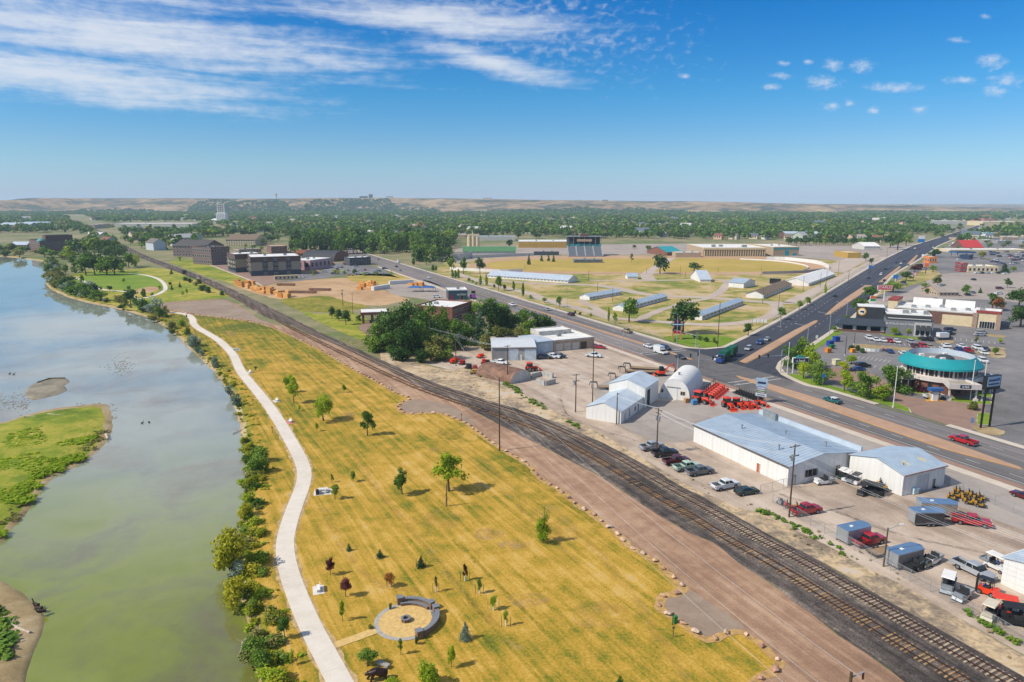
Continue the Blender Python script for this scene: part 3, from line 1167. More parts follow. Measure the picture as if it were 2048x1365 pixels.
# ---- the wooded town: one mass beyond the trees that can be told apart
def inside(x,y,poly):
 c = False
 n = len(poly)
 for i in range(n):
  x0,y0 = poly[i]
  x1,y1 = poly[i - 1]
  if (y0 > y) != (y1 > y) and x < (x1 - x0) * (y - y0) / (y1 - y0) + x0:
   c = not c
 return c


def to_px(X,Y,Z=0.0):
 dz = Z - CAM_H
 cy = Y * math.cos(PITCH) - dz * math.sin(PITCH)
 up = Y * math.sin(PITCH) + dz * math.cos(PITCH)
 return 1024 + F_PX * X / cy,682.5 - F_PX * up / cy


open_px = [
 [(895,545),(905,486),(960,474),(1140,478),(1330,478),(1560,482),(1770,484),(1860,476),(1935,456),(1950,444),(1990,444),(1975,462),(1900,490),(1960,480),(2060,478),(2300,480),(2300,700),(895,700)],
 [(120,430),(165,430),(262,478),(350,518),(330,530),(225,490),(170,462)],
 [(330,500),(420,486),(520,478),(640,492),(760,496),(900,520),(900,700),(350,700),(180,540),(260,512)],
 [(-200,476),(60,468),(150,464),(190,480),(170,500),(150,520),(-600,520)],
 [(400,480),(520,466),(640,490),(680,520),(400,540)],
 [(195,447),(395,443),(400,462),(250,468)],
 [(1840,456),(1880,446),(2060,440),(2060,452),(1990,462),(1960,470)],
]
g = np.random.default_rng(12)
tpl = [leaf_arrays(crown_lobes(k,i),34,0.3,900 + i,shell=0.4) for i,k in enumerate(['round','spread','round','spread','round','spruce'])]
chunks = {'green': [],'dark': [],'olive': []}


def scatter(n,y0,y1,hmin,hmax,wmul):
 for _ in range(n):
  Y = math.sqrt(g.uniform(y0 * y0,y1 * y1))
  X = g.uniform(-1.02,1.02) * Y * 0.83
  ppx = to_px(X,Y)
  if any(inside(ppx[0],ppx[1],o) for o in open_px):
   continue
  if mnoise.noise(Vector((X * 0.004,Y * 0.004,0.3))) < -0.34:
   continue
  k = int(g.integers(0,len(tpl)))
  if k == 5 and g.random() < 0.6:
   k = 0
  h = g.uniform(hmin,hmax)
  wd = h * g.uniform(0.8,1.15) * wmul * (0.5 if k == 5 else 1)
  a = g.uniform(0,6.28)
  v = tpl[k].copy()
  c,s = math.cos(a),math.sin(a)
  x = v[:,0] * wd
  y = v[:,1] * wd
  vv = np.stack([c * x - s * y + X,s * x + c * y + Y,v[:,2] * h],axis=1)
  lk = 'dark' if k == 5 else ('olive' if g.random() < 0.05 else ('green' if g.random() < 0.45 else 'dark'))
  chunks[lk].append(vv)


scatter(5200,820,1500,9,17,1.0)
scatter(8500,1500,3700,10,17,1.7)
lab = {'green': 'mid green broadleaf trees filling the town before the bluffs','dark': 'dark green trees massed through the distant town',
  'olive': 'few paler olive trees scattered through the distant town'}
for lk,vs in chunks.items():
 o = link('town_trees',quads_mesh('town_trees',np.concatenate(vs),LEAF[lk]))
 tag(o,lab[lk],'trees',None,'stuff')
# wooded folds and scrub on the bluffs
vs = []
tpl2 = [leaf_arrays(crown_lobes('round',i),14,.5,70 + i,shell=.4) for i in range(4)]
for _ in range(26000):
 X = g.uniform(-3600,4200)
 Y = g.uniform(3600,4900)
 gul = mnoise.fractal(Vector((X * 0.0021,Y * 0.0005,3.1)),1.0,2.0,4)
 top_y = 5000 + 500 * mnoise.noise(Vector((X * 0.0006,1.7,0)))
 base_y = 3900 + 350 * mnoise.noise(Vector((X * 0.0009,8.2,0)))
 k = max(0.0,min(1.0,(Y + gul * 420 - base_y) / max(200,top_y - base_y)))
 k = k * k * (3 - 2 * k)
 cov = float(np.interp(1024 + F_PX * X / Y,[0,100,380,420,560,600,640,780,800,1000,1150,1300,1600,2048],[.0,.05,.15,.8,.8,.2,.9,.9,.1,.1,.4,.1,-.05,-.1]))
 if k > cov + .35 * mnoise.noise(Vector((X * 0.003,Y * 0.0016,5.3))):
  continue
 Z = max(0,(ridge_z(X,top_y) - 1) * k) - 1
 v = tpl2[int(g.integers(0,4))]
 h = g.uniform(8,15)
 vs.append(v * np.array([h * 1.7,h * 1.7,h]) + np.array([X,Y,Z]))
o = link('bluff_scrub',quads_mesh('bluff_scrub',np.concatenate(vs),LEAF['dark']))
tag(o,'dark scrub and trees in the folds of the bluffs','scrub',None,'stuff')

# ---- haze: one closed box of even air round the whole scene
hz = bpy.data.materials.new('haze_air')
hz.use_nodes = True
hz.node_tree.nodes.clear()
t = NT(hz.node_tree)
pv = t.n('ShaderNodeVolumePrincipled')
pv.inputs['Color'].default_value = (0.64,0.83,1.0,1)
pv.inputs['Density'].default_value = 0.000082
pv.inputs['Anisotropy'].default_value = 0.0
ho = t.n('ShaderNodeOutputMaterial',i_Volume=pv.outputs[0])
mb = MB()
mb.box(-31000,31000,-400,31000,-3.0,190.0)
hazeo = mb.obj('haze',hz)
hazeo['kind'] = 'stuff'
hazeo['label'] = 'pale blue summer haze lying over the whole valley'
# ================================================================== BUILDINGS
wht = M('white_metal_siding','dad7d0',0.55,0.055,0.6,streak=(1.6,1.6,.12))
wht_roof = M('white_membrane_roof','d9d6cf',0.7,0.10,0.3)
grey_roof = M('galvanised_roof','a4b3be',0.45,0.08,0.4,metal=0.2)
pale_roof = M('pale_galvanised_roof','b9c3ca',0.45,0.08,0.35,metal=0.2)
tan_wall = M('tan_block_wall','a9937a',0.8,0.10,0.5)
grey_wall = M('grey_metal_siding','8f8d88',0.6,0.07,0.5)
dk_grey = M('charcoal_cladding','3c4248',0.6,0.10,0.5)
mid_grey = M('grey_stone_cladding','77777a',0.8,0.10,1.5)
brick = M('red_brown_brick','7a5040',0.85,0.14,2.0)
brown_wall = M('brown_cladding','6b4c40',0.8,0.12,1.0)
brn_roof = M('brown_shingle_roof','766451',0.9,0.14,0.8)
dark_roof = M('dark_shingle_roof','4c4744',0.85,0.12,0.8)
black_roof = M('black_membrane_roof','34363a',0.75,0.12,0.6)
teal = M('teal_metal_roof','1f8f92',0.4,0.06,0.4)
green_roof = M('green_metal_roof','4c7a4e',0.5,0.07,0.4)
red_roof = M('red_metal_roof','b8332e',0.5,0.08,0.4)
orange_roof = M('orange_roof_band','d8791e',0.5,0.06,0.4)
trim = M('brown_trim','5d5048',0.7,0.1,1.0)
white_trim = M('white_trim','d8d5ce',0.6,0.05,1.0)
glass_dk = M('dark_window_glass','20262b',0.15,0.2,0.7,spec=0.6)
door_m = M('grey_steel_door','b4b6b6',0.5,0.06,0.5)
rust = M('rusty_corrugated_iron','80604e',0.75,0.28,0.6,metal=0.15)
mat_pink = M('pink_stucco','b08a90',0.8,0.08,0.6)
blue_m = M('blue_panel','2f5f94',0.5,0.08,0.6)
yellow_w = M('ochre_metal_wall','b08d3c',0.6,0.08,0.5)
hvac_m = M('rooftop_unit_metal','8d9190',0.5,0.12,1.0,metal=0.3)
cream = M('cream_stucco','cbb994',0.8,0.08,0.6)
dirty_white = M('weathered_white_paint','bdb8ae',0.8,0.14,0.5)


class Bld:
 def __init__(self,name,label,A,B,depth=None,Cp=None,cat='building',group=None,rz=None,L=None):
  a = A if isinstance(A,Vector) else G(*A).to_2d()
  if rz is None:
   b = B if isinstance(B,Vector) else G(*B).to_2d()
   d = b - a
   rz = math.atan2(d.y,d.x)
   L = d.length if L is None else L
  self.L = L
  if Cp is not None:
   c = (Cp if isinstance(Cp,Vector) else G(*Cp).to_2d()) - a
   depth = abs(-math.sin(rz) * c.x + math.cos(rz) * c.y)
  self.D = depth
  self.a = a
  self.root = thing(name,label,cat,(a.x,a.y,0.0),rz,group)

 def part(self,name,mb,mats,parent=None):
  return mb.obj(name,mats,parent or self.root)

 def walls(self,h,mat,x0=0.0,x1=None,y0=0.0,y1=None,z0=-0.1,name='wall'):
  x1 = self.L if x1 is None else x1
  y1 = self.D if y1 is None else y1
  mb = MB()
  mb.box(x0,x1,y0,y1,z0,h)
  o = self.part(name,mb,mat)
  if mat is wht and h < 8:
   rb = MB()
   for x in np.arange(x0 + .6,x1,1.2):
    rb.box(x - .03,x + .03,y0 - .03,y1 + .03,max(0,z0),h - .05)
   for y in np.arange(y0 + .6,y1,1.2):
    rb.box(x0 - .03,x1 + .03,y - .03,y + .03,max(0,z0),h - .05)
   rb.obj('wall_rib',mat,o)['kind'] = 'stuff'
  return o

 def flat(self,h,mat,par=0.5,pmat=None,x0=0.0,x1=None,y0=0.0,y1=None,th=0.3):
  """flat roof sunk behind a parapet"""
  x1 = self.L if x1 is None else x1
  y1 = self.D if y1 is None else y1
  mb = MB()
  mb.box(x0 + th,x1 - th,y0 + th,y1 - th,h,h + 0.06)
  r = self.part('roof',mb,mat)
  if par:
   mb = MB()
   e = 0.03
   mb.box(x0 - e,x1 + e,y0 - e,y0 + th,h - 0.02,h + par)
   mb.box(x0 - e,x1 + e,y1 - th,y1 + e,h - 0.02,h + par)
   mb.box(x0 - e,x0 + th,y0 + th,y1 - th,h - 0.02,h + par)
   mb.box(x1 - th,x1 + e,y0 + th,y1 - th,h - 0.02,h + par)
   self.part('parapet',mb,pmat or mat)
  return r

 def gable(self,h,rise,mat,wallm,axis='x',ov=0.3,ribs=0.0,x0=0.0,x1=None,y0=0.0,y1=None,trimm=None,ridge=0.5):
  x1 = self.L if x1 is None else x1
  y1 = self.D if y1 is None else y1
  mb = MB()
  th = 0.12
  if axis == 'x':
   ym = y0 + (y1 - y0) * ridge
   sl1,sl2 = rise / (ym - y0),rise / (y1 - ym)
   prof = [(y0 - ov,h - ov * sl1),(ym,h + rise),(y1 + ov,h - ov * sl2)]
   for (ya,za),(yb,zb) in zip(prof,prof[1:]):
    b = len(mb.v)
    mb.v += [(x0 - ov,ya,za),(x1 + ov,ya,za),(x1 + ov,yb,zb),(x0 - ov,yb,zb),(x0 - ov,ya,za + th),(x1 + ov,ya,za + th),(x1 + ov,yb,zb + th),(x0 - ov,yb,zb + th)]
    for q in ((3,2,1,0),(4,5,6,7),(0,1,5,4),(1,2,6,5),(2,3,7,6),(3,0,4,7)):
     mb.f.append(tuple(b + i for i in q))
     mb.m.append(0)
   gbs = []
   for xx in (x0 + 0.01,x1 - 0.01):
    gb = MB()
    gb.poly([(xx,y0,h - .05),(xx,y1,h - .05),(xx,ym,h + rise - .02)])
    gbs.append(gb)
  else:
   xm = x0 + (x1 - x0) * ridge
   sl1,sl2 = rise / (xm - x0),rise / (x1 - xm)
   prof = [(x0 - ov,h - ov * sl1),(xm,h + rise),(x1 + ov,h - ov * sl2)]
   for (xa,za),(xb,zb) in zip(prof,prof[1:]):
    b = len(mb.v)
    mb.v += [(xa,y0 - ov,za),(xb,y0 - ov,zb),(xb,y1 + ov,zb),(xa,y1 + ov,za),(xa,y0 - ov,za + th),(xb,y0 - ov,zb + th),(xb,y1 + ov,zb + th),(xa,y1 + ov,za + th)]
    for q in ((3,2,1,0),(4,5,6,7),(0,1,5,4),(1,2,6,5),(2,3,7,6),(3,0,4,7)):
     mb.f.append(tuple(b + i for i in q))
     mb.m.append(0)
   gbs = []
   for yy_ in (y0 + 0.01,y1 - 0.01):
    gb = MB()
    gb.poly([(x0,yy_,h - .05),(x1,yy_,h - .05),(xm,yy_,h + rise - .02)])
    gbs.append(gb)
  r = self.part('roof',mb,mat)
  for gb in gbs:
   self.part('gable',gb,wallm)
  if ribs:
   rb = MB()
   if axis == 'x':
    x = x0
    while x <= x1:
     for (ya,za),(yb,zb) in zip(prof,prof[1:]):
      rb.poly([(x - .04,ya,za + th + .05),(x + .04,ya,za + th + .05),(x + .04,yb,zb + th + .05),(x - .04,yb,zb + th + .05)])
      rb.poly([(x + .04,ya,za + th),(x + .04,ya,za + th + .05),(x + .04,yb,zb + th + .05),(x + .04,yb,zb + th)])
      rb.poly([(x - .04,ya,za + th),(x - .04,ya,za + th + .05),(x - .04,yb,zb + th + .05),(x - .04,yb,zb + th)])
     x += ribs
   else:
    y = y0
    while y <= y1:
     for (xa,za),(xb,zb) in zip(prof,prof[1:]):
      rb.poly([(xa,y - .04,za + th + .05),(xa,y + .04,za + th + .05),(xb,y + .04,zb + th + .05),(xb,y - .04,zb + th + .05)])
      rb.poly([(xa,y + .04,za + th),(xa,y + .04,za + th + .05),(xb,y + .04,zb + th + .05),(xb,y + .04,zb + th)])
      rb.poly([(xa,y - .04,za + th),(xa,y - .04,za + th + .05),(xb,y - .04,zb + th + .05),(xb,y - .04,zb + th)])
     y += ribs
   rb.obj('roof_seam',mat,r)['kind'] = 'stuff'
  if trimm:
   tb = MB()
   if axis == 'x':
    tb.box(x0 - ov - .03,x1 + ov + .03,y0 - ov - .1,y0 - ov + .02,h - ov * sl1 - .12,h - ov * sl1 + .14)
   else:
    tb.box(x0 - ov - .1,x0 - ov + .02,y0 - ov - .03,y1 + ov + .03,h - ov * sl1 - .12,h - ov * sl1 + .14)
    tb.obj('eave_trim',trimm,r)
    tb = MB()
    tb.box(x1 + ov - .02,x1 + ov + .1,y0 - ov - .03,y1 + ov + .03,h - ov * sl2 - .12,h - ov * sl2 + .14)
   tb.obj('eave_trim',trimm,r)
  return r

 def opening(self,face,u0,u1,z0,z1,kind='window',glass=None,frame=None,d=0.06,x=None,y=None,panes=1):
  """window or door on a face: frame proud of the wall, pane set inside it"""
  fr = MB()
  pn = MB()
  w_ = 0.09

  def bx(mb,a,b,zz0,zz1,q0,q1):
   if face == 'f':
    yy_ = 0.0 if y is None else y
    mb.box(a,b,yy_ - q1,yy_ - q0,zz0,zz1)
   elif face == 'b':
    yy_ = self.D if y is None else y
    mb.box(a,b,yy_ + q0,yy_ + q1,zz0,zz1)
   elif face == 'l':
    xx = 0.0 if x is None else x
    mb.box(xx - q1,xx - q0,a,b,zz0,zz1)
   else:
    xx = self.L if x is None else x
    mb.box(xx + q0,xx + q1,a,b,zz0,zz1)
  bx(fr,u0,u1,z1 - w_,z1,0.0,d)
  if kind == 'window':
   bx(fr,u0,u1,z0,z0 + w_,0.0,d)
  bx(fr,u0,u0 + w_,z0 + w_,z1 - w_,0.0,d)
  bx(fr,u1 - w_,u1,z0 + w_,z1 - w_,0.0,d)
  for k in range(1,panes):
   q = u0 + (u1 - u0) * k / panes
   bx(fr,q - .04,q + .04,z0 + w_,z1 - w_,0.0,d)
  o = fr.obj(kind,frame or white_trim,self.root)
  bx(pn,u0 + w_ * .5,u1 - w_ * .5,z0 + w_ * .5,z1 - w_ * .5,0.004,d * .45)
  pn.obj('pane' if kind == 'window' else 'door_panel',glass or glass_dk,o)
  return o

 def units(self,spots,z):
  for (x,y,sx,sy,sz) in spots:
   mb = MB()
   mb.box(x,x + sx,y,y + sy,z,z + sz)
   mb.box(x + .15,x + sx - .15,y + .15,y + sy - .15,z + sz,z + sz + .12)
   self.part('rooftop_unit',mb,hvac_m)


def text_mesh(body,size,mat,name='lettering',ext=0.03):
 cu = bpy.data.curves.new('txt','FONT')
 cu.body = body
 cu.size = size
 cu.extrude = ext
 cu.align_x = 'CENTER'
 cu.align_y = 'CENTER'
 o = bpy.data.objects.new('txt',cu)
 COL.objects.link(o)
 dg = bpy.context.evaluated_depsgraph_get()
 me = bpy.data.meshes.new_from_object(o.evaluated_get(dg))
 bpy.data.objects.remove(o)
 bpy.data.curves.remove(cu)
 me.materials.clear()
 me.materials.append(mat)
 return me


def letter(root,body,size,mat,loc,rz=0.0,sx=1.0,tilt=math.pi / 2):
 o = link('lettering',text_mesh(body,size,mat),root,loc)
 o.rotation_euler = (tilt,0,rz)
 o.scale = (sx,1,1)
 return o


# ---- the long low shop with the blue-grey roof
b = Bld('metal_shop','long white metal shop with blue-grey low gable roof beside parked pickups',AP(-121.8,102.0),None,20.2,rz=ANG_U,L=28.6)
b.walls(4.1,wht)
b.gable(4.1,1.35,grey_roof,wht,'x',0.25,0.9,trimm=trim,ridge=0.46)
one('parapet',pale_roof,b.root,'box',-0.2,28.8,19.9,20.35,3.6,5.3)
one('sign_back',hvac_m,b.root,'box',2.0,6.0,19.0,19.85,4.3,5.9)
b.opening('f',20.2,21.3,0.0,2.1,'door',M('rusty_red_door','a3623c',0.7,0.2,1.5))
b.opening('r',1.2,2.1,0.0,2.1,'door',door_m,trim)
b.opening('r',4.6,8.0,1.1,2.6,'window',glass_dk,trim,panes=4)
b.opening('r',13.2,14.3,0.0,2.2,'door',glass_dk,trim)
for xx,yy_ in ((9,6.0),(16,12),(22,4),(25,14)):
 mb = MB(); mb.tube((xx,yy_,4.4),(xx,yy_,5.9),.16,n=8); mb.tube((xx,yy_,5.9),(xx,yy_,6.05),.28,n=8); b.part('roof_vent',mb,hvac_m)
# ---- the white gabled building beside it
pA = G(1697,949).to_2d()
b = Bld('metal_shop','white metal building with grey gable roof and skylights by yellow mowers',AP(U.dot(pA),V.dot(pA)),None,12.2,rz=ANG_U,L=11.9)
b.walls(4.3,wht)
b.gable(4.3,1.5,grey_roof,wht,'y',0.25,0.9,trimm=M('pinkish_trim','b08d80',0.6))
b.opening('r',4.0,7.4,0.0,3.4,'door',door_m,dirty_white)
b.opening('r',8.6,9.6,0.0,2.1,'door',glass_dk,white_trim)
for yy_ in (3.4,8.2):
 mb = MB(); mb.poly([(8.4,yy_,5.32),(9.9,yy_,4.94),(9.9,yy_ + 1.3,4.94),(8.4,yy_ + 1.3,5.32)]); b.part('skylight',mb,M('yellowed_skylight','c2b894',0.5))
# ---- white shop at the frame edge
b = Bld('metal_shop','small white metal shop wall behind the orange forklift',G(2001,1168).to_2d(),None,14,rz=ANG_U,L=13)
b.walls(4.2,wht)
b.gable(4.2,1.4,pale_roof,wht,'y',0.25,0.9,trimm=white_trim)
b.opening('f',8,9,0,2.1,'door',door_m)
# ---- stepped white shop and quonset, set to the side street
b = Bld('stepped_shop','white stepped gable shop, low front and taller back, beside arched hut',(1172,837),(1241.5,849),16.0)
b.walls(3.2,wht)
b.gable(3.2,1.75,pale_roof,wht,'y',0.15,0.9)
x1 = b.L + 0.5
b.walls(5.7,wht,-0.4,x1,16.01,27.0,name='tall_wall')
b.gable(5.7,1.9,pale_roof,wht,'y',0.15,0.9,x0=-0.4,x1=x1,y0=16.01,y1=27.0)
b.opening('r',17.4,20.0,0.0,4.9,'door',M('open_doorway_shade','0c0c0e',0.9),wht,x=x1)  # black panel painted as the shade inside the open doorway
b.opening('r',2.2,3.2,0.0,2.2,'door',door_m,dirty_white)
b.opening('r',5.6,6.2,0.4,2.6,'window',glass_dk,dirty_white)
b.opening('r',9.5,10.6,0.9,2.2,'window',glass_dk,dirty_white)
b.opening('r',12.0,12.7,0.0,2.4,'door',glass_dk,dirty_white)


def quonset(name,label,A,B,depth,h,skin,endm,ribs=1.2,bands=None):
 b = Bld(name,label,A,B,depth)
 L = b.L
 n = 22
 prof = []
 for i in range(n + 1):
  a = math.pi * i / n
  ca,sa = math.cos(a),math.sin(a)
  prof.append((L / 2 - L / 2 * math.copysign(abs(ca) ** 0.86,ca),h * abs(sa) ** 0.86))
 mb = MB()
 ny = max(2,int(depth / ribs))
 for j in range(ny + 1):
  for (x,z) in prof:
   mb.v.append((x,depth * j / ny,z))
 for j in range(ny):
  for i in range(n):
   a = j * (n + 1) + i
   mb.f.append((a,a + 1,a + n + 2,a + n + 1))
   mb.m.append(0)
 b.part('arched_roof',mb,skin)
 for p in b.root.children[-1].data.polygons:
  p.use_smooth = True
 rb = MB()
 for j in range(ny + 1):
  y = depth * j / ny
  for i in range(n):
   (xa,za),(xb,zb) = prof[i],prof[i + 1]
   k = 1.012
   f2 = lambda x,z: (L / 2 + (x - L / 2) * k,z * k)
   a1_,b1_ = f2(xa,za),f2(xb,zb)
   rb.poly([(a1_[0],y - .05,a1_[1]),(b1_[0],y - .05,b1_[1]),(b1_[0],y + .05,b1_[1]),(a1_[0],y + .05,a1_[1])])
 rb.obj('roof_seam',skin,b.root.children[0])['kind'] = 'stuff'
 e = MB()
 e.v = [(x,0.04,z) for x,z in prof]
 e.f = [tuple(range(len(prof)))]
 e.m = [0]
 b.part('end_wall',e,endm)
 e = MB()
 e.v = [(x,depth - 0.04,z) for x,z in prof]
 e.f = [tuple(range(len(prof)))]
 e.m = [0]
 b.part('end_wall',e,endm)
 return b


b = quonset('arched_hut','white arched metal hut with sliding door behind orange tractors',(1318,796),(1379,803.5),19.7,5.9,wht,wht,1.3)
b.opening('f',2.2,5.2,0.0,3.5,'door',wht,dirty_white,y=0.04)
b.opening('f',6.0,7.4,1.5,2.7,'window',glass_dk,cream,y=0.04,panes=2)
b.opening('f',0.5,1.2,1.7,2.8,'window',glass_dk,cream,y=0.04)
one('door_rail',hvac_m,b.root,'box',2.1,6.0,-.16,-.02,3.6,3.72)
mb = MB(); mb.tube((4.2,6,5.85),(4.2,6,6.5),.25,n=8); mb.tube((4.2,6,6.5),(4.2,6,6.7),.4,n=8); b.part('roof_vent',mb,hvac_m)
b = quonset('arched_hut','rusty corrugated arched hut near the concrete block bins',(1022,769),(1062,758),15.5,3.7,rust,dirty_white,1.1)
# ---- grey workshop and the older block behind it
b = Bld('workshop','grey metal workshop with white roof and tall pale doors',(984,722),(1071,721),Cp=(949,715))
b.D = 17
b.walls(4.9,grey_wall)
b.gable(4.9,0.9,M('light_metal_roof','c3c6c6',0.5,0.06),grey_wall,'x',0.25,1.2,trimm=white_trim)
b.opening('f',6.0,9.4,0.0,4.2,'door',M('pale_blue_door','b8c3c9',0.5),dirty_white)
b.opening('f',9.9,10.8,0.0,2.2,'door',white_trim,dirty_white)
b.opening('f',11.6,15.8,0.0,4.2,'door',M('pale_blue_door','b8c3c9',0.5),dirty_white)
b.opening('l',5,6.2,2.8,3.5,'window',glass_dk,dirty_white)
b2 = Bld('workshop_annex','pale blue lean-to annex joined to the grey workshop',(1072,708),(1106,704),14)
b2.walls(4.3,M('pale_blue_siding','a8b4bc',0.6,0.05))
b2.flat(4.3,pale_roof,0.12)
b2.opening('f',0.6,5.6,0.0,3.6,'door',M('pale_blue_door','b8c3c9',0.5),dirty_white)
b3 = Bld('garage_block','old tan garage block with flat white roof by the main road',(1107,704),(1188,696),20)
b3.walls(3.9,tan_wall)
b3.flat(3.9,wht_roof,0.5,dirty_white)
for k in range(4):
 b3.opening('f',1.0 + 3.5 * k,4.0 + 3.5 * k,0.0,3.0,'door',dirty_white if k < 3 else glass_dk,tan_wall)
b3.units([(6,8,1.6,1.2,1.0),(11,12,1.2,1.2,.8)],3.96)
b3.walls(5.3,dirty_white,0.0,b3.L * 0.8,12.0,20.02,3.8,'upper_wall')
b3.flat(5.3,wht_roof,0.4,dirty_white,0.0,b3.L * 0.8,12.0,20.02)
# ---- brick drive-up bank behind the grove
b = Bld('brick_bank','brick building with white flat roof behind the dense grove',(832,640),(905,645),22)
b.walls(6.6,brick)
b.flat(6.6,wht_roof,0.6,brick)
for k in range(7):
 b.opening('r',1.5 + 2.9 * k,3.2 + 2.9 * k,1.0,2.6)
 b.opening('r',1.5 + 2.9 * k,3.2 + 2.9 * k,4.0,5.6)
b.units([(5,9,2,1.5,1.0)],6.66)
b = Bld('drive_up_canopy','brick drive-up canopy on square piers beside the grove',(724,648),(775,646),9)
one('canopy',brick,b.root,'box',-.5,b.L + .5,-.5,9.5,4.0,5.3)
one('roof',wht_roof,b.root,'box',-.2,b.L + .2,-.2,9.2,5.3,5.4)
for x in (.2,4.4,9):
 for y in (.3,7.5):
  one('pier',brick,b.root,'box',x,x + 1.0,y,y + 1.0,-.1,4.0)
patch('bank_drive',px([(718,655),(740,672),(760,665),(800,650),(850,648),(900,650),(960,640),(985,630),(960,622),(900,612),(860,620),(800,628),(760,640),(735,645)]),0.07,lot_red,3)
patch('bank_lawn',px([(600,622),(640,628),(690,622),(720,632),(735,642),(715,655),(735,672),(725,680),(690,668),(640,645)]),0.05,lawn_green,3,.4)
patch('bank_lawn',px([(892,614),(930,607),(968,608),(985,614),(950,620),(900,623)]),0.09,lawn_bright,2,.2)
# ---- dark phone shop and its pylon sign
b = Bld('phone_shop','dark blue-grey box shop with white roof and red door panels',(897,601),(935,600),Cp=(882,597))
b.D = 13
hh = HT(897,601,582)
b.walls(hh,M('dark_teal_cladding','35505a',0.6,0.08))
b.flat(hh,wht_roof,0.5,white_trim)
b.opening('f',0.8,2.8,0.0,3.4,'door',M('maroon_panel','8c3440',0.6),dk_grey)
b.opening('f',6.8,9.0,0.0,3.6,'door',glass_dk,cream)
b.opening('f',12.4,14.2,0.4,3.2,'window')
for k in range(3):
 b.opening('l',1.0 + 3.6 * k,2.2 + 3.6 * k,0.2,3.6,'window',M('maroon_panel','8c3440',0.6),grey_wall)
letter(b.root,'verizon',1.9,M('white_sign_letter','e8e6e0',0.5),(b.L - 3.4,-0.06,hh - 2.3))
b.units([(b.L * .5,6,1.6,1.6,1.3)],hh + .06)


def pylon(name,label,x,yb,yt,ym,wpx,mats,poles=1,rz=0.0,pole_m=None,band=None,text=None,tm=None,tsize=1.0,group=None,thick=0.5,sx=1.0):
 """board on posts: foot pixel (x,yb), top row yt, underside row ym"""
 p = G(x,yb)
 depth = p.y * math.cos(PITCH) + CAM_H * math.sin(PITCH)
 W = wpx / F_PX * depth
 z1,z0 = HT(x,yb,yt),HT(x,yb,ym)
 r = thing(name,label,'sign',p,rz,group)
 for k in range(poles):
  q = 0 if poles == 1 else (-0.32 + 0.64 * k) * W
  one('post',pole_m or white_trim,r,'box',q - .2,q + .2,-.2,.2,-.1,z0 + .05)
 bo = one('board',mats[0],r,'box',-W / 2,W / 2,-thick / 2,thick / 2,z0,z1)
 if len(mats) > 1:
  k = len(mats) - 1
  for i,m in enumerate(mats[1:]):
   za = z1 - (z1 - z0) * (i + 1) / k + .08
   zb_ = z1 - (z1 - z0) * i / k - .08
   one('face',m,bo,'box',-W / 2 + .12,W / 2 - .12,-thick / 2 - .04,thick / 2 + .04,za,zb_)
 if text:
  for i,tx in enumerate(text):
   if not tx:
    continue
   k = max(1,len(mats) - 1)
   zc = z1 - (z1 - z0) * (i + .5) / k
   o = link('lettering',text_mesh(tx,tsize,tm or white_trim),bo,(0,-thick / 2 - .07,zc))
   o.rotation_euler = (math.pi / 2,0,0)
   o.scale = (sx,1,1)
 return r


sgn_white = M('white_sign_face','dcdad4',0.4,0.04)
sgn_red = M('red_sign_face','b81c2e',0.4,0.04)
sgn_blue = M('blue_sign_face','1d6fb4',0.4,0.04)
sgn_navy = M('navy_sign_face','22304f',0.4,0.05)
sgn_black = M('black_sign_face','1c1e22',0.4,0.05)
sgn_mag = M('magenta_sign_face','a41ab0',0.4,0.04)
pylon('pylon_sign','black and magenta pylon sign beside the dark phone shop',947,601,582,594.5,8,[sgn_black,sgn_black,sgn_black,sgn_mag],1,-.3,sgn_black,text=['','verizon',''],tsize=.8,tm=sgn_white)
# ---- apartments and offices by the railway park
taupe = M('taupe_panel','968c7a',0.7,0.07,0.6)
slate = M('slate_blue_brick','3f4a55',0.8,0.10,1.0)
brn_panel = M('brown_metal_panel','5d4740',0.6,0.08,0.8)


def apartment(label,A,B,Cp,ytop,bays):
 b = Bld('apartment_block',label,A,B,Cp=Cp)
 h = HT(A[0],A[1],ytop)
 b.D = max(b.D,18)
 L,D = b.L,b.D
 b.walls(h * .28,slate,name='base_wall')
 b.walls(h * .74,taupe,.05,L - .05,.05,D - .05,h * .28,'wall')
 b.walls(h,brn_panel,-.05,L + .05,-.05,D + .05,h * .74,'top_wall')
 b.flat(h,wht_roof,.5,brn_panel)
 st = h / 4.0
 for u0,u1 in bays:
  one('bay',dk_grey,b.root,'box',u0 * L,u1 * L,-.35,.2,.3,h * .93)
  for k in range(4):
   um = (u0 + u1) / 2 * L
   w_ = (u1 - u0) * L * .33
   for q in (um - w_ * 1.15,um + w_ * .15):
    b.opening('f',q,q + w_,k * st + .9,k * st + 2.4,y=-.35)
 for k in range(1,4):       # balconies on the left end
  bo = one('balcony',brn_panel,b.root,'box',-1.6,-.06,.5,D * .9,k * st - .15,k * st)
  mb = MB()
  for zz in (.35,.7,1.05):
   mb.box(-1.62,-1.55,.5,D * .9,k * st + zz - .06,k * st + zz)
  for q in np.linspace(.5,D * .9,7):
   mb.box(-1.63,-1.54,q - .05,q + .05,k * st,k * st + 1.1)
  mb.obj('railing',hvac_m,bo)
  for q in range(3):
   b.opening('l',1.0 + D * .28 * q,3.2 + D * .28 * q,k * st + .1,k * st + 2.3)
 b.units([(L * .3,D * .5,2,1.6,1.1),(L * .7,D * .4,2.4,2,1.3)],h + .06)
 return b


apartment('four storey brown and taupe apartment block with three dark window bays',(503,553),(603,549),(486,545),516,[(.235,.335),(.44,.54),(.70,.80)])
apartment('four storey brown and taupe apartment wing behind the front block',(472,546),(526,543),(459,541),510,[(.6,.75)])


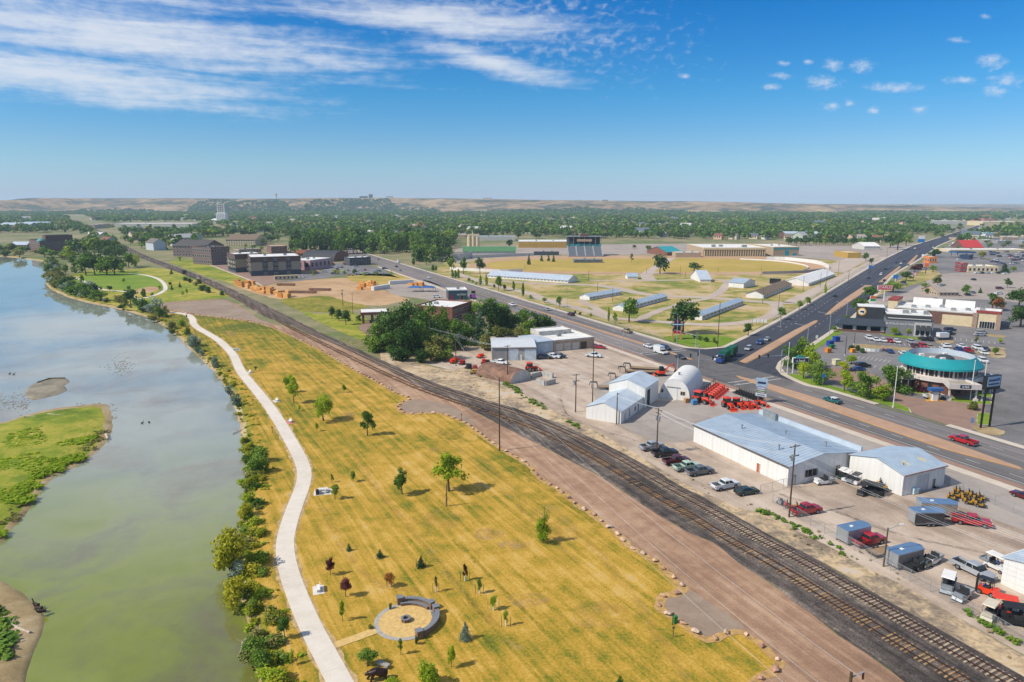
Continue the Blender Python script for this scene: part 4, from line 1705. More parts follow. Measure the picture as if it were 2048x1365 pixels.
def office(name,label,A,B,Cp,ytop,wallm,roofm,floors,cols,par=.5,kind='flat',rise=4,dmin=10,side=True,ratio=.55,parm=None,axis='x'):
 b = Bld(name,label,A,B,Cp=Cp) if Cp else Bld(name,label,A,B,dmin)
 b.D = max(b.D,dmin)
 h = max(2.4,HT(A[0],A[1],ytop))
 b.h = h
 b.walls(h,wallm)
 if kind == 'flat':
  b.flat(h,roofm,par,parm or wallm)
  if b.L > 18:
   b.units([(b.L * .35,b.D * .45,2,1.6,1.2),(b.L * .7,b.D * .5,1.6,1.6,1.0)],h + .06)
 else:
  b.gable(h,rise,roofm,wallm,axis,.5)
 if floors:
  st = h / floors
  for k in range(floors):
   cw = b.L / cols
   for i in range(cols):
    b.opening('f',(i + .5 - ratio / 2) * cw,(i + .5 + ratio / 2) * cw,k * st + st * .28,k * st + st * .78)
   if side:
    nc = max(1,int(b.D / cw))
    for i in range(nc):
     dw = b.D / nc
     b.opening('l',(i + .5 - ratio / 2) * dw,(i + .5 + ratio / 2) * dw,k * st + st * .28,k * st + st * .78)
     b.opening('r',(i + .5 - ratio / 2) * dw,(i + .5 + ratio / 2) * dw,k * st + st * .28,k * st + st * .78)
 return b


purple_b = M('plum_brick','6c5a56',0.8,0.1,1.0)
office('office_block','dark plum brick office with glazed corner near the apartments',(424,531),(461,528),(411,526),497,purple_b,black_roof,3,6,.8)
hb = office('hotel','dark three storey hotel with brown hipped roofs beyond the railway park',(347,513),(412,515),(338,508),492,purple_b,dark_roof,3,11,kind='gable',rise=6,dmin=20)
office('hotel','cream gabled hotel with grey-brown roof among the trees',(452,493),(511,493),(436,489),480,cream,brn_roof,3,12,kind='gable',rise=6,dmin=24)
o = office('brick_office','long dark brick riverside office with set-back top storey',(82,509),(152,506),(80,503),484,brown_wall,black_roof,3,14,.6,dmin=26)
o.walls(o.h + 6,brown_wall,o.L * .22,o.L,7,24,o.h,'upper_wall')
o.flat(o.h + 6,black_roof,.4,brown_wall,o.L * .22,o.L,7,24)
mb = MB(); mb.ell((4,10,o.h - 1),(5,5,4.5),16,8); dm = mb.obj('dome',M('green_copper_dome','4d8c86',0.6,.08),o.root,smooth=True)
office('park_hall','low tan hall with curved pale roof by the far riverbank',(22,497),(54,497),None,490,tan_wall,pale_roof,1,5,kind='gable',rise=3.5,dmin=14)
office('white_store','white roofed store with pink front beside the parking lot',(621,541),(662,535),(603,536),522,mat_pink,wht_roof,1,5,.5,parm=white_trim,dmin=16)
quonset('barrel_hall','brick hall with black barrel roof beside the main road',(668,524),(699,520.5),40,9.5,black_roof,brick,3.0)
office('flat_store','low dark store with white flat roof at the main road kerb',(700,532),(742,530),None,517,dk_grey,wht_roof,1,6,.5,dmin=16)
office('brick_store','two storey brick and slate store behind the apartments',(543,508),(575,507),(523,504),494,brick,tan_wall,2,6,.5,dmin=24)
office('restaurant','small restaurant with rust coloured gable roofs behind white store',(594,513),(631,512),None,507,M('orange_stucco','a8683c',.8,.1),M('rust_tile_roof','8a5034',.8,.12),1,5,kind='gable',rise=3,dmin=12)
office('shop_row','long tan shop row with grey roof behind the apartments',(478,507),(523,505),None,500,tan_wall,lot_pale,1,8,.4,dmin=18)
patch('retail_lot',px([(600,549),(640,545),(668,527),(745,533),(790,553),(800,557),(772,553),(690,551),(640,558),(560,565),(600,556)]),0.05,lot,4)
patch('apartment_court',px([(400,523),(430,533),(470,550),(520,571),(560,563),(605,553),(640,541),(600,530),(500,520),(430,516)]),0.04,lot_red,4)
kerb('kerb',smooth_line(px([(395,522),(420,531),(450,543),(480,554),(505,564),(522,572)]),4),1.4,0.12)
patch('building_site',px([(470,570),(520,574),(560,566),(640,559),(700,556),(730,563),(790,590),(820,600),(790,606),(760,612),(700,608),(640,604),(585,602),(540,595),(500,583)]),0.04,dirt,5,.8)
patch('dry_mound',px([(560,600),(600,596),(650,592),(700,605),(735,612),(700,622),(640,625),(590,618)]),0.06,bank_grass,4,.6)
patch('site_verge',px([(700,552),(745,548),(800,551),(880,572),(900,582),(860,582),(810,578),(740,570),(700,562)]),0.05,dry_field,5,.4)
patch('storage_yard',px([(770,575),(810,565),(850,561),(880,572),(900,584),(930,605),(880,605),(830,596),(790,590)]),0.06,lot_pale,4,.3)
office('site_trailer','long tan office trailer at the edge of the building site',(549,561),(597,559),None,552.5,cream,cream,1,6,.1,dmin=3.2,side=False)
ws = M('white_wrapped_goods','d0cfcb',.5,.06)
office('storage_container','white box trailer near the blue canopies',(748,582),(780,577),None,574,ws,ws,0,0,.1,dmin=2.6)
office('storage_container','long white wrapped stack in the storage yard',(780,570),(827,567),None,563,ws,ws,0,0,.08,dmin=2.6)
for xx,lab in ((816,'blue'),(842,'deep blue')):
 p = G(xx,584)
 r = thing('shade_canopy',lab + ' fabric shade canopy in the storage yard','canopy',p,-.2)
 for q in ((0,0),(8,0),(0,5),(8,5)):
  one('post',hvac_m,r,'box',q[0] - .08,q[0] + .08,q[1] - .08,q[1] + .08,0,2.6)
 mb = MB()
 mb.poly([(-.4,-.4,2.6),(8.4,-.4,2.6),(6,2.5,3.7),(2,2.5,3.7)]); mb.poly([(8.4,5.4,2.6),(-.4,5.4,2.6),(2,2.5,3.7),(6,2.5,3.7)])
 mb.poly([(8.4,-.4,2.6),(8.4,5.4,2.6),(6,2.5,3.7)]); mb.poly([(-.4,5.4,2.6),(-.4,-.4,2.6),(2,2.5,3.7)])
 mb.obj('cover',blue_m if lab == 'blue' else M('deep_blue_fabric','24508c',.7),r)

# ---- lumber stacks
wood_m = [M('raw_lumber_%d' % k,c,.8,.16,2.5) for k,c in enumerate(('c58a48','b87a38','d09c5c'))]
rl = random.Random(5)


def lumber(p,place,tall):
 r = thing('lumber_stack',('tall' if tall > 3 else 'low') + ' stack of yellow lumber bundles ' + place,'lumber',p,rl.uniform(-.9,-.5),'lumber stacks ' + place)
 for k in range(tall):
  mb = MB()
  mb.box(-2.4 + rl.uniform(-.2,.2),2.4 + rl.uniform(-.2,.2),-.9,.9,.15 + k * .95,1.0 + k * .95)
  mb.obj('bundle',wood_m[rl.randrange(3)],r)
  mb = MB()
  for q in (-1.6,0,1.6):
   mb.box(q - .08,q + .08,-.9,.9,k * .95,.15 + k * .95)
  mb.obj('spacer',wood_m[1],r)


for i in range(34):
 t_ = i / 33
 lumber(G(474 + 102 * t_ + rl.uniform(-4,4),569 + 28 * t_ + rl.uniform(-3.5,3.5)),'along the railway at the building site',rl.choice((2,3,4)))
for i in range(15):
 lumber(G(rl.uniform(715,770),rl.uniform(570,580)),'in the fenced storage yard',rl.choice((2,3,4)))
for i in range(5):
 lumber(G(rl.uniform(822,850),rl.uniform(571,576)),'beside the white wrapped stack',rl.choice((2,3)))
for xx,yy_,ll in ((598,587,22),(640,582,14),(572,572,12)):
 r = thing('steel_frame',{22: 'long rust brown steel beams on blocks at the building site',14: 'short stack of dark beams at the building site',12: 'low dark formwork panels at the building site'}[ll],'steel beams',G(xx,yy_),-.1)
 for k in range(3):
  one('beam',rust,r,'box',-ll / 2,ll / 2,-1.5 + k * 1.4,-1.1 + k * 1.4,.4,1.5)
 for q in (-.4,.4):
  one('block',wood_m[1],r,'box',q * ll - .3,q * ll + .3,-1.8,2.2,0,.4)

# ---- fairground
patch('fairground',px([(868,548),(905,520),(1000,508),(1140,512),(1400,512),(1700,522),(1762,519),(1700,553),(1600,612),(1520,655),(1470,683),(1430,692),(1375,690),(1200,640),(1000,586),(900,559)]),0.02,fair_grass,8,.5)
patch('racetrack',px([(940,538),(948,526),(1000,517),(1100,513),(1350,511),(1530,514),(1630,524),(1662,540),(1640,547),(1500,550),(1300,549),(1100,548),(985,546)]),0.05,track_dirt,6)
patch('racetrack_infield',px([(985,537),(970,530),(1000,523),(1100,519),(1350,517),(1500,520),(1590,528),(1616,537),(1600,541),(1500,544),(1300,545),(1100,543),(1010,541)]),0.08,infield,6)
patch('fair_lot',px([(905,512),(930,494),(1040,492),(1300,488),(1540,488),(1750,492),(1845,487),(1815,497),(1770,516),(1730,527),(1660,520),(1530,512),(1350,510),(1100,512),(960,519),(920,530)]),0.04,lot_pale,8)
drive_m = groundmat('fairground_drive',[(0,'9c8b7c'),(.5,'b0a090'),(1,'bfb1a2')],big=.04,mid=.3,fine=1.5)
for k,ln in enumerate(([(905,545),(985,570),(1050,585),(1105,605),(1160,618),(1225,637)],[(990,562),(1090,568),(1200,572),(1300,590),(1420,596),(1560,606),(1600,597),(1700,548),(1770,514)],
      [(1420,596),(1450,575),(1440,560),(1300,562),(1180,561)],[(1290,550),(1320,530),(1345,516)],[(1225,637),(1330,645),(1430,650),(1520,640),(1555,622),(1545,607),(1500,603)],[(1280,640),(1310,625),(1370,607),(1420,597)],[(1300,562),(1295,548),(1330,545)],
      [(1160,600),(1225,637)],[(1660,545),(1700,525),(1740,510)])):
 ribbon('fairground_drive',smooth_line(px(ln),4),(7,9,6,8,7,5,10,5,22)[k],0.06 + 0.012 * k,drive_m,jit=.5,seed=k)
patch('corner_lawn',px([(1325,677),(1345,672),(1400,670),(1450,674),(1476,680),(1468,687),(1450,693),(1412,696),(1375,692)]),0.07,lawn_bright,3,.2)


def barn(name,label,A,B,Cp,ytop,roofm,wallm=wht,rise=None,axis='x',doors=0,ribs=0.0,group=None):
 b = Bld(name,label,A,B,Cp=Cp,group=group)
 h = max(2.0,HT(A[0],A[1],ytop))
 rise = rise or b.D * .2
 b.walls(h,wallm)
 b.gable(h,rise,roofm,wallm,axis,.4,ribs)
 for k in range(doors):
  w_ = b.L / doors
  b.opening('f',(k + .2) * w_,(k + .8) * w_,.9,h * .72,'window',glass_dk,dirty_white)
 return b


barn('horse_barn','long white barn with pale roof and stall windows beside the racetrack',(975,556),(1136,567),(1147,562.5),551,pale_roof,doors=24,ribs=2.0)
barn('horse_barn','shortest white stable with blue-grey roof on the fairground',(1179,601),(1242.5,590),(1157.5,599),594.5,grey_roof,doors=10,ribs=2.0)
barn('horse_barn','white stable with blue-grey roof behind a round green tree',(1248,623.5),(1334,600),(1222,622),615,grey_roof,doors=12,ribs=2.0)
barn('horse_barn','white stable with blue-grey roof behind the great cottonwood',(1404,641),(1486,609.5),(1383,638),631.5,grey_roof,doors=12,ribs=2.0)
b = barn('exhibit_barn','white barn with brown shingle roof and open arcade side',(1527,598),(1583,575),(1490,596),590,brn_roof,doors=12)
b = barn('exhibit_barn','wide low barn with white roof beside the side road',(1617,573),(1669,553),(1571,567.5),566.5,wht_roof,rise=3.0)
b.opening('l',18,26,0,4,'door',glass_dk,dirty_white)
barn('judging_shed','small white gabled shed with pale roof near the infield',(1400,565),(1422,565),(1384,557),560,pale_roof)
barn('judging_shed','white cottage with blue-grey roof near the brown barn',(1487,577),(1510,572),(1469,572),567,grey_roof,axis='y')
barn('ticket_booth','tiny white booth on the fairground drive',(1255,559),(1276,559),(1254,556),554.5,grey_roof)
b = Bld('exhibition_hall','long exhibition hall with white roof and row of pale fins',(1406,513),(1531,513),Cp=(1376,504))
b.D = max(b.D,45)
h = HT(1406,513,496.5)
b.walls(h,tan_wall)
b.flat(h,wht_roof,.5,cream)
for k in range(26):
 mb = MB(); x = (k + .5) * b.L / 26; mb.extr([(x - .3,0),(x + .3,0),(x + .3,h),(x - .3,h)],-1.6,0); b.part('fin',mb,cream)
one('fascia',cream,b.root,'box',-.3,b.L + .3,-1.9,.1,h - 1.6,h + .3)
b.units([(b.L * .2,15,4,3,2.5),(b.L * .35,22,4,3,2),(b.L * .68,12,5,3,2.5)],h)
b = office('exhibition_annex','tan annex with teal bands and white roof by exhibition hall',(1546,512.5),(1597,512),(1523,505),495,tan_wall,wht_roof,0,0,.5,parm=cream,dmin=24)
one('teal_band',teal,b.root,'box',-.1,b.L + .1,-.2,.02,b.h - 2.2,b.h - .8)
b.opening('f',b.L * .45,b.L * .62,0,6,'door',teal,cream)
b.opening('f',b.L * .75,b.L * .92,0,3,'door',teal,cream)
b = barn('entry_pavilion','low brick entry pavilion with bright teal hipped roof',(1334,512),(1364,511),(1331,506),505,teal,brick,rise=5)
office('entry_wing','low tan wing with white roof between pavilion and hall',(1351,515),(1402,515),None,506,tan_wall,wht_roof,0,0,.4,dmin=16)
# grandstand
p = G(1137,514)
W = (G(1206,514) - p).length
r = thing('grandstand','tall dark grandstand with teal rail above the racetrack','grandstand',p,0.0)
st_m = M('bleacher_metal','85898d',.5,.1,.8,metal=.2)
for k in range(14):
 one('seat_row',st_m,r,'box',0,W,k * 1.2,k * 1.2 + 1.2,0,1.2 + k * .68)
for q in np.linspace(0,W,5):
 mb = MB()
 for k in range(14):
  mb.box(q - .5,q + .5,k * 1.2,k * 1.2 + 1.2,1.21 + k * .68,1.5 + k * .68)
 mb.obj('stair',white_trim,r)
one('teal_rail',teal,r,'box',-.2,W + .2,16.8,17.1,10,12.2)
one('back_wall',slate,r,'box',0,W,28,28.5,10,20)
one('roof',hvac_m,r,'box',-1,W + 1,15,29,20,20.5)
one('upper_deck',slate,r,'box',0,W,17.2,28,9,10.5)
for q in np.linspace(.5,W - .5,7):
 one('column',hvac_m,r,'box',q - .25,q + .25,16,16.5,9,20)
one('press_box',tan_wall,r,'box',W * .28,W * .72,15.4,17,15,17.5)
one('roof_box',brown_wall,r,'box',W * .38,W * .62,18,24,20.5,23)
b = Bld('green_shed','long white shed with green metal roof near the grandstand',(926,512.5),(1031,512.5),18)
b.walls(5,dirty_white); b.gable(5,4.5,green_roof,dirty_white,'x',.6,2.5)
office('yellow_hall','ochre hall with white roof behind the grandstand',(1037,496),(1137,496),None,484,yellow_w,wht_roof,0,0,.6,parm=white_trim,dmin=40)
r = thing('grain_silo','pale concrete silo cluster behind the green roofed shed','silo',G(947,499))
for q in range(3):
 mb = MB(); mb.tube((q * 5 - 5,0,0),(q * 5 - 5,0,17 - q),2.6,n=12); mb.obj('silo',cream,r,smooth=False)
one('head_house',cream,r,'box',-7,7,-2,2,16,18.5)
# boundary walls of the racetrack
def wall_line(name,label,pts,h,mat,th=.25):
 ln = smooth_line(px(pts),6)
 o_ = offset_line(ln,th)
 mb = MB()
 n = len(ln)
 for i in range(n):
  for q,z in ((ln[i],0),(ln[i],h),(o_[i],h),(o_[i],0)):
   mb.v.append((q.x,q.y,z))
 for i in range(n - 1):
  for k in range(3):
   a = i * 4 + k
   mb.f.append((a,a + 4,a + 5,a + 1)); mb.m.append(0)
 return tag(mb.obj(name,mat),label,'wall')


wall_line('track_wall','white curved wall round the far bend of the racetrack',[(1533,520),(1570,521),(1610,525),(1640,530),(1658,538)],3.2,wht)
wall_line('track_wall','grey-white wall along the racetrack straight behind the barns',[(1525,549),(1600,547),(1650,542)],2.2,grey_wall)
wall_line('track_wall','tall white boundary wall at the fairground corner by poplars',[(864,521),(895,520),(930,519),(945,514)],6,dirty_white)
wall_line('track_wall','long white wall below the green roofed shed',[(945,517),(985,515),(1030,513),(1068,512)],3,dirty_white)
wall_line('track_wall','low white wall behind the long barn',[(900,540),(950,543),(1000,545),(1046,544)],2.4,wht)
wall_line('track_wall','white inner rail of the racetrack bend',[(1480,519.5),(1560,524),(1605,531),(1617,537),(1608,541)],1.1,wht)
office('stage_deck','low blue and grey stage deck on the infield',(1148,526),(1205,526),None,520,slate,hvac_m,1,12,.1,dmin=10)
office('bleacher_block','long dark covered bleacher beside the dark pines',(1068,511),(1118,511),None,504.5,dk_grey,black_roof,0,0,.1,dmin=8)

# ---- retail along the side road
patch('retail_lot',px([(1560,752),(1572,730),(1625,696),(1690,651),(1705,640),(1760,592),(1800,552),(1850,520),(1890,495),(1960,478),(2300,470),(2400,900),(2048,898),(1893,850),(1821,828),(1711,796),(1611,771)]),0.035,lot,8)
patch('pale_lot',px([(1700,625),(1760,596),(1800,590),(1850,566),(1880,548),(2100,548),(2100,605),(1980,600),(1830,600),(1760,615)]),0.05,lot_pale,6)
patch('bank_drive',px([(1625,748),(1660,736),(1700,735),(1745,748),(1775,765),(1800,790),(1850,800),(1960,805),(1965,840),(1940,862),(1880,846),(1830,828),(1790,815),(1760,795),(1690,770)]),0.05,lot_red,4)
for k,pl in enumerate(([(1573,752),(1611,768),(1711,793),(1821,826),(1817,818),(1780,803),(1700,782),(1640,766),(1600,750)],[(1628,690),(1690,648),(1705,652),(1680,668),(1640,694),(1622,702)],
      [(1700,645),(1706,636),(1722,640),(1712,650)],[(1958,826),(1978,828),(1980,850),(1956,850)],[(1780,770),(1860,783),(1850,790),(1790,778)],[(1895,795),(1980,803),(1982,809),(1940,808),(1895,801)],
      [(1950,781),(1984,790),(1982,796),(1950,790)],[(1770,668),(1862,680),(1862,683),(1772,672)],[(1700,640),(1745,590),(1800,560),(1835,545),(1850,540),(1880,545),(1860,560),(1820,572),(1760,590),(1720,630)])):
 patch('verge_lawn',px(pl),0.12 if k < 8 else 0.08,lawn_bright if k < 8 else fair_grass,2,.1)
 if k < 8:
  kb = px(pl); patch('kerb',[Vector(p) + (Vector(p) - sum(kb,Vector((0,0))) / len(kb)).normalized() * .35 for p in kb],0.105,kerbm,2)
for k,pl in enumerate(([(1712,690),(1740,690),(1830,698),(1885,703),(1890,708),(1830,704),(1740,697),(1715,697)],[(1885,700),(1960,708),(1985,715),(2010,716),(2008,702),(1978,700),(1960,704),(1900,698)],[(1942,692),(2010,697),(2010,700),(1942,695)],
      [(1968,668),(2008,672),(2008,676),(1968,672)],[(1945,853),(1985,856),(2010,864),(2000,872),(1960,866)],[(1870,684),(1905,682),(1908,686),(1890,690)])):
 patch('rock_bed',px(pl),0.14,sand,2,.1,thick=.13)
# round bank
ctr = G(1881,721,8.4)
b = thing('round_bank','round two storey bank with broad teal ring roof','building',(ctr.x,ctr.y,0),0.0,None,(.8,.8,1.15))
R = 13.4


def ring(r0,z0,r1,z1,n=64,a0=0.0,a1=2 * math.pi,cx=0,cy=0,mb=None,mi=0):
 mb = mb or MB()
 for i in range(n):
  t0 = a0 + (a1 - a0) * i / n
  t1 = a0 + (a1 - a0) * (i + 1) / n
  mb.poly([(cx + r0 * math.cos(t0),cy + r0 * math.sin(t0),z0),(cx + r0 * math.cos(t1),cy + r0 * math.sin(t1),z0),(cx + r1 * math.cos(t1),cy + r1 * math.sin(t1),z1),(cx + r1 * math.cos(t0),cy + r1 * math.sin(t0),z1)],mi)
 return mb


cr_ = M('bank_white_stucco','c9bfb6',.7,.05,.6)
ring(12.2,-0.1,12.2,3.4).obj('lower_wall',brick,b)
mb = ring(13.2,3.3,13.2,4.3); ring(13.2,3.3,12.1,3.3,mb=mb); ring(13.2,4.3,12.1,4.3,mb=mb); mb.obj('ledge',cr_,b)
ring(12.1,4.2,12.1,7.2).obj('upper_wall',cr_,b)
mb = ring(R + .6,6.5,R + .5,7.0); ring(R + .5,7.0,R - 2.6,9.1,mb=mb); ring(R + .6,6.5,12.0,6.5,mb=mb); rf = mb.obj('ring_roof',teal,b)
rb = MB()
for i in range(110):
 a = 2 * math.pi * i / 110
 p0,p1 = Vector((math.cos(a),math.sin(a),0)),Vector((-math.sin(a),math.cos(a),0)) * .05
 q0,q1 = p0 * (R + .52) + Vector((0,0,7.08)),p0 * (R - 2.6) + Vector((0,0,9.18))
 rb.poly([q0 - p1,q0 + p1,q1 + p1,q1 - p1])
rb.obj('roof_seam',teal,rf)
mb = ring(R - 2.6,9.1,R - 2.75,7.6); mb.obj('inner_parapet',pale_roof,b)
mb = MB(); mb.poly([((R - 2.7) * math.cos(2 * math.pi * i / 48),(R - 2.7) * math.sin(2 * math.pi * i / 48),7.65) for i in range(48)]); mb.obj('roof',M('grey_gravel_roof','7e7a76',.9,.12,.6),b)
one('skylight_dome',dk_grey,b,'ell',(1.5,0,7.7),(3.4,3.0,1.2),12,6)
for q in ((-5,-2),(-2.2,-4),(4,4.5),(-6,3)):
 one('rooftop_unit',white_trim,b,'box',q[0],q[0] + 1.6,q[1],q[1] + 1.1,7.6,8.6)
for i in range(26):
 a = math.radians(-178 + i * 7.4)
 wide = 0.8 if i % 3 else 1.6
 for z0,z1,rr in ((4.6,6.5,12.12),(.6,3.0,12.22)):
  if z0 < 2 and i % 2:
   continue
  wn = one('window',brown_wall,b,'obox',rr * math.cos(a),rr * math.sin(a),(z0 + z1) / 2,.14,wide,z1 - z0,a)
  one('pane',glass_dk,wn,'obox',(rr + .05) * math.cos(a),(rr + .05) * math.sin(a),(z0 + z1) / 2,.1,wide - .24,z1 - z0 - .24,a)
for sx,a_ in ((1,-.35),(-1,math.pi + .05)):
 cx,cy = 13.6 * math.cos(a_),13.6 * math.sin(a_)
 mb = ring(4.4,2.9,4.4,4.3,28,cx=cx,cy=cy); ring(4.4,4.3,3.7,4.3,28,cx=cx,cy=cy,mb=mb); ring(3.7,4.3,3.7,3.3,28,cx=cx,cy=cy,mb=mb); mb.obj('wing_parapet',cr_,b)
 mb = MB(); mb.poly([(cx + 3.75 * math.cos(2 * math.pi * i / 28),cy + 3.75 * math.sin(2 * math.pi * i / 28),3.35) for i in range(28)]); mb.obj('wing_roof',slate,b)
 ring(3.2,-.1,3.2,3.0,28,cx=cx,cy=cy).obj('wing_wall',brick,b)
 for k in range(6):
  t_ = a_ - 1.4 + k * .56
  one('column',white_trim,b,'tube',(cx + 4.1 * math.cos(t_),cy + 4.1 * math.sin(t_),0),(cx + 4.1 * math.cos(t_),cy + 4.1 * math.sin(t_),2.9),.22,n=8)
# entrance canopy
ca = math.radians(-98)
dx,dy = math.cos(ca),math.sin(ca)
nx_,ny_ = -dy,dx
def cp(d,w_):
 return (dx * d + nx_ * w_,dy * d + ny_ * w_)
one('canopy',M('canopy_gravel_roof','9c9482',.9),b,'prism',[cp(11,-3.2),cp(20,-5.2),cp(20,5.2),cp(11,3.2)],3.3,3.9)
mb = MB()
for (a0_,b0_) in ((cp(11,-3.2),cp(20,-5.2)),(cp(20,-5.2),cp(20,5.2)),(cp(20,5.2),cp(11,3.2))):
 d_ = Vector(b0_) - Vector(a0_); mb.obox((a0_[0] + b0_[0]) / 2,(a0_[1] + b0_[1]) / 2,3.8,d_.length + .4,.4,1.3,math.atan2(d_.y,d_.x))
fas = mb.obj('canopy_fascia',cr_,b)
for w_ in (-4.4,4.4):
 mb = MB(); q = cp(18.8,w_); mb.obox(q[0],q[1],.3,1.3,1.3,.8,ca); mb.obox(q[0],q[1],1.9,.5,.5,2.9,ca); mb.obj('column',cr_,b)
q = cp(20.23,0)
sp_ = one('sign_panel',sgn_navy,b,'obox',q[0],q[1],3.85,.06,3.6,.8,ca)
lo = link('lettering',text_mesh('us bank',.75,sgn_white),sp_,(q[0] + dx * .06,q[1] + dy * .06,3.85))
lo.rotation_euler = (math.pi / 2,0,ca + math.pi / 2)
# wing restaurant
b = Bld('wing_restaurant','grey and black sports restaurant with yellow round sign and patio',(1771,669),(1864,675),20)
h = HT(1864,675,645)
b.walls(h,mid_grey)
b.flat(h,wht_roof,.7,dk_grey)
b.walls(h + 1.6,black_roof,b.L * .02,b.L + .03,6,20.03,h - .3,'upper_wall')
b.flat(h + 1.6,wht_roof,.5,wht,b.L * .02,b.L + .03,6,20.03)
tx_ = 'BUFFALO WILD WINGS'
letter(b.root,tx_,1.15,sgn_white,(b.L * .33,-.1,h - 1.6))
one('pale_bay',M('pale_stone','b3b0aa',.8,.06),b.root,'box',b.L * .6,b.L * .96,-.25,.02,0,h - .6)
for k in range(3):
 u = b.L * (.63 + .11 * k)
 b.opening('f',u,u + b.L * .09,.3,3.6,'window',y=-.25)
 mb = MB(); mb.poly([(u,-.3,h * .75),(u + b.L * .09,-.3,h * .75),(u + b.L * .09,-1.4,h * .42),(u,-1.4,h * .42)]); b.part('awning',mb,black_roof)
b.walls(h + 3.4,black_roof,-10.5,-.02,12,20,0,'sign_wall')
one('sign_wall_cap',white_trim,b.root,'box',-10.6,.1,11.9,20.1,h + 3.4,h + 3.7)
ds = one('round_sign',M('yellow_sign_disc','e0a41c',.4),b.root,'tube',(-8.9,11.98,h + 1.2),(-8.9,11.86,h + 1.2),1.7,n=24)
one('sign_rim',sgn_white,ds,'tube',(-8.9,11.85,h + 1.2),(-8.9,11.8,h + 1.2),1.25,n=20)
mb = MB(); mb.obox(-8.9,11.78,h + 1.2,1.5,.04,.7); mb.obox(-8.3,11.77,h + 1.0,.5,.04,.9); mb.obj('sign_mark',sgn_black,ds)
# patio
for x in (-17.5,-12,-6.5,-1.2):
 one('patio_pier',M('pale_stone','b3b0aa',.8,.06),b.root,'box',x - .7,x + .7,1.0,2.2,0,3.4)
mb = MB()
mb.poly([(-19.5,-.2,3.2),(.4,-.2,3.2),(-.8,6,5.4),(-17,6,5.4)]); mb.poly([(-19.5,12,3.2),(-19.5,-.2,3.2),(-17,6,5.4)]); mb.poly([(-17,6,5.4),(-.8,6,5.4),(.4,12,3.2),(-19.5,12,3.2)]); mb.poly([(-19.5,-.2,3.0),(.4,-.2,3.0),(.4,-.2,3.3),(-19.5,-.2,3.3)])
b.part('patio_roof',mb,M('charcoal_seam_roof','343b42',.5,.08,.6))
one('patio_back_wall',dk_grey,b.root,'box',-18.5,-.5,10,10.3,0,3.3)
one('patio_rail',brown_wall,b.root,'box',-18.6,-.3,.6,.8,0,1.0)
b.units([(b.L * .4,10,2.4,1.6,1.2),(b.L * .6,13,2,1.6,1),(b.L * .85,9,1.8,1.6,1.4)],h + 1.7)
# strip mall behind
b = Bld('strip_mall','long brown strip mall with white roof and stone corner entries',(1786,640),(1996,659),22)
h = HT(1996,659,633)
b.walls(h,brown_wall)
b.flat(h,wht_roof,.5,dirty_white)
one('cream_front',cream,b.root,'box',b.L * .48,b.L * .8,-.3,.02,0,h - 1.2)
e_ = one('entry_front',cream,b.root,'box',b.L * .8,b.L + .2,-1.4,.03,0,h + 1.4)
one('entry_cornice',M('red_brown_cornice','8c3a30',.7),e_,'box',b.L * .79,b.L + .3,-1.7,.3,h + 1.0,h + 2.0)
b.opening('f',b.L * .83,b.L * .97,0,3.2,'window',y=-1.4,panes=6)
for u in (.785,.995):
 one('stone_pier',M('ledge_stone','9a8270',.9,.2,2.0),b.root,'box',b.L * u - .9,b.L * u + .9,-2.0,-1.42,0,h + .9)
for u0,u1 in ((.12,.42),(.45,.74)):
 one('false_front',wht,b.root,'box',b.L * u0,b.L * u1,21,22.5,h,h + 3.2)
one('corner_tower',cream,b.root,'box',-4,0,8,22,0,h + 2.4)
one('tower_cornice',M('red_brown_cornice','8c3a30',.7),b.root,'box',-4.2,.2,7.8,22.2,h + 2.4,h + 3.2)
b.units([(b.L * (.15 + .13 * k),6 + (k % 3) * 4,2,1.6,1.1) for k in range(6)],h + .06)
# smaller retail
b = office('grill_house','tan grill house with grey hipped roof and rooftop units',(1878,593),(1917,593),None,585,tan_wall,lot_pale,1,5,kind='gable',rise=3.2,dmin=18)
b.units([(b.L * .35,7,2,2,1.6),(b.L * .55,8,2,2,1.4)],b.h + 2.6)
office('burger_restaurant','tan burger restaurant with dark red corner tower',(1935,545),(1996,545.5),None,534,cream,wht_roof,1,7,.6,dmin=18)
office('corner_tower_shop','dark red and grey corner tower of the burger restaurant',(1920,544.5),(1934,544.7),None,528,M('dark_red_panel','8c2f33',.6),wht_roof,2,2,.5,dmin=10)
office('orange_kiosk','small kiosk with bright orange fascia by the side road',(1858,527),(1873,527),None,515,orange_roof,white_trim,1,3,.3,dmin=10)
office('fuel_station','dark blue fuel station shop in the large lot',(1918,519),(1938,520),None,511,M('deep_blue_wall','1f3352',.6),black_roof,0,0,.4,dmin=14)
r = thing('fuel_canopy','blue edged flat fuel canopy beside the fuel station','canopy',G(1914,516))
for q in ((0,0),(16,0),(0,10),(16,10)):
 one('post',hvac_m,r,'box',q[0] - .3,q[0] + .3,q[1] - .3,q[1] + .3,0,5)
one('fascia',blue_m,r,'box',-2,18,-2,12,5,6.2)
one('roof',black_roof,r,'box',-1.8,17.8,-1.8,11.8,6.2,6.35)
b = office('red_restaurant','restaurant with broad red hipped roof and red gables',(1928,500),(1966,500),None,495,brown_wall,red_roof,1,8,kind='gable',rise=8,dmin=26)
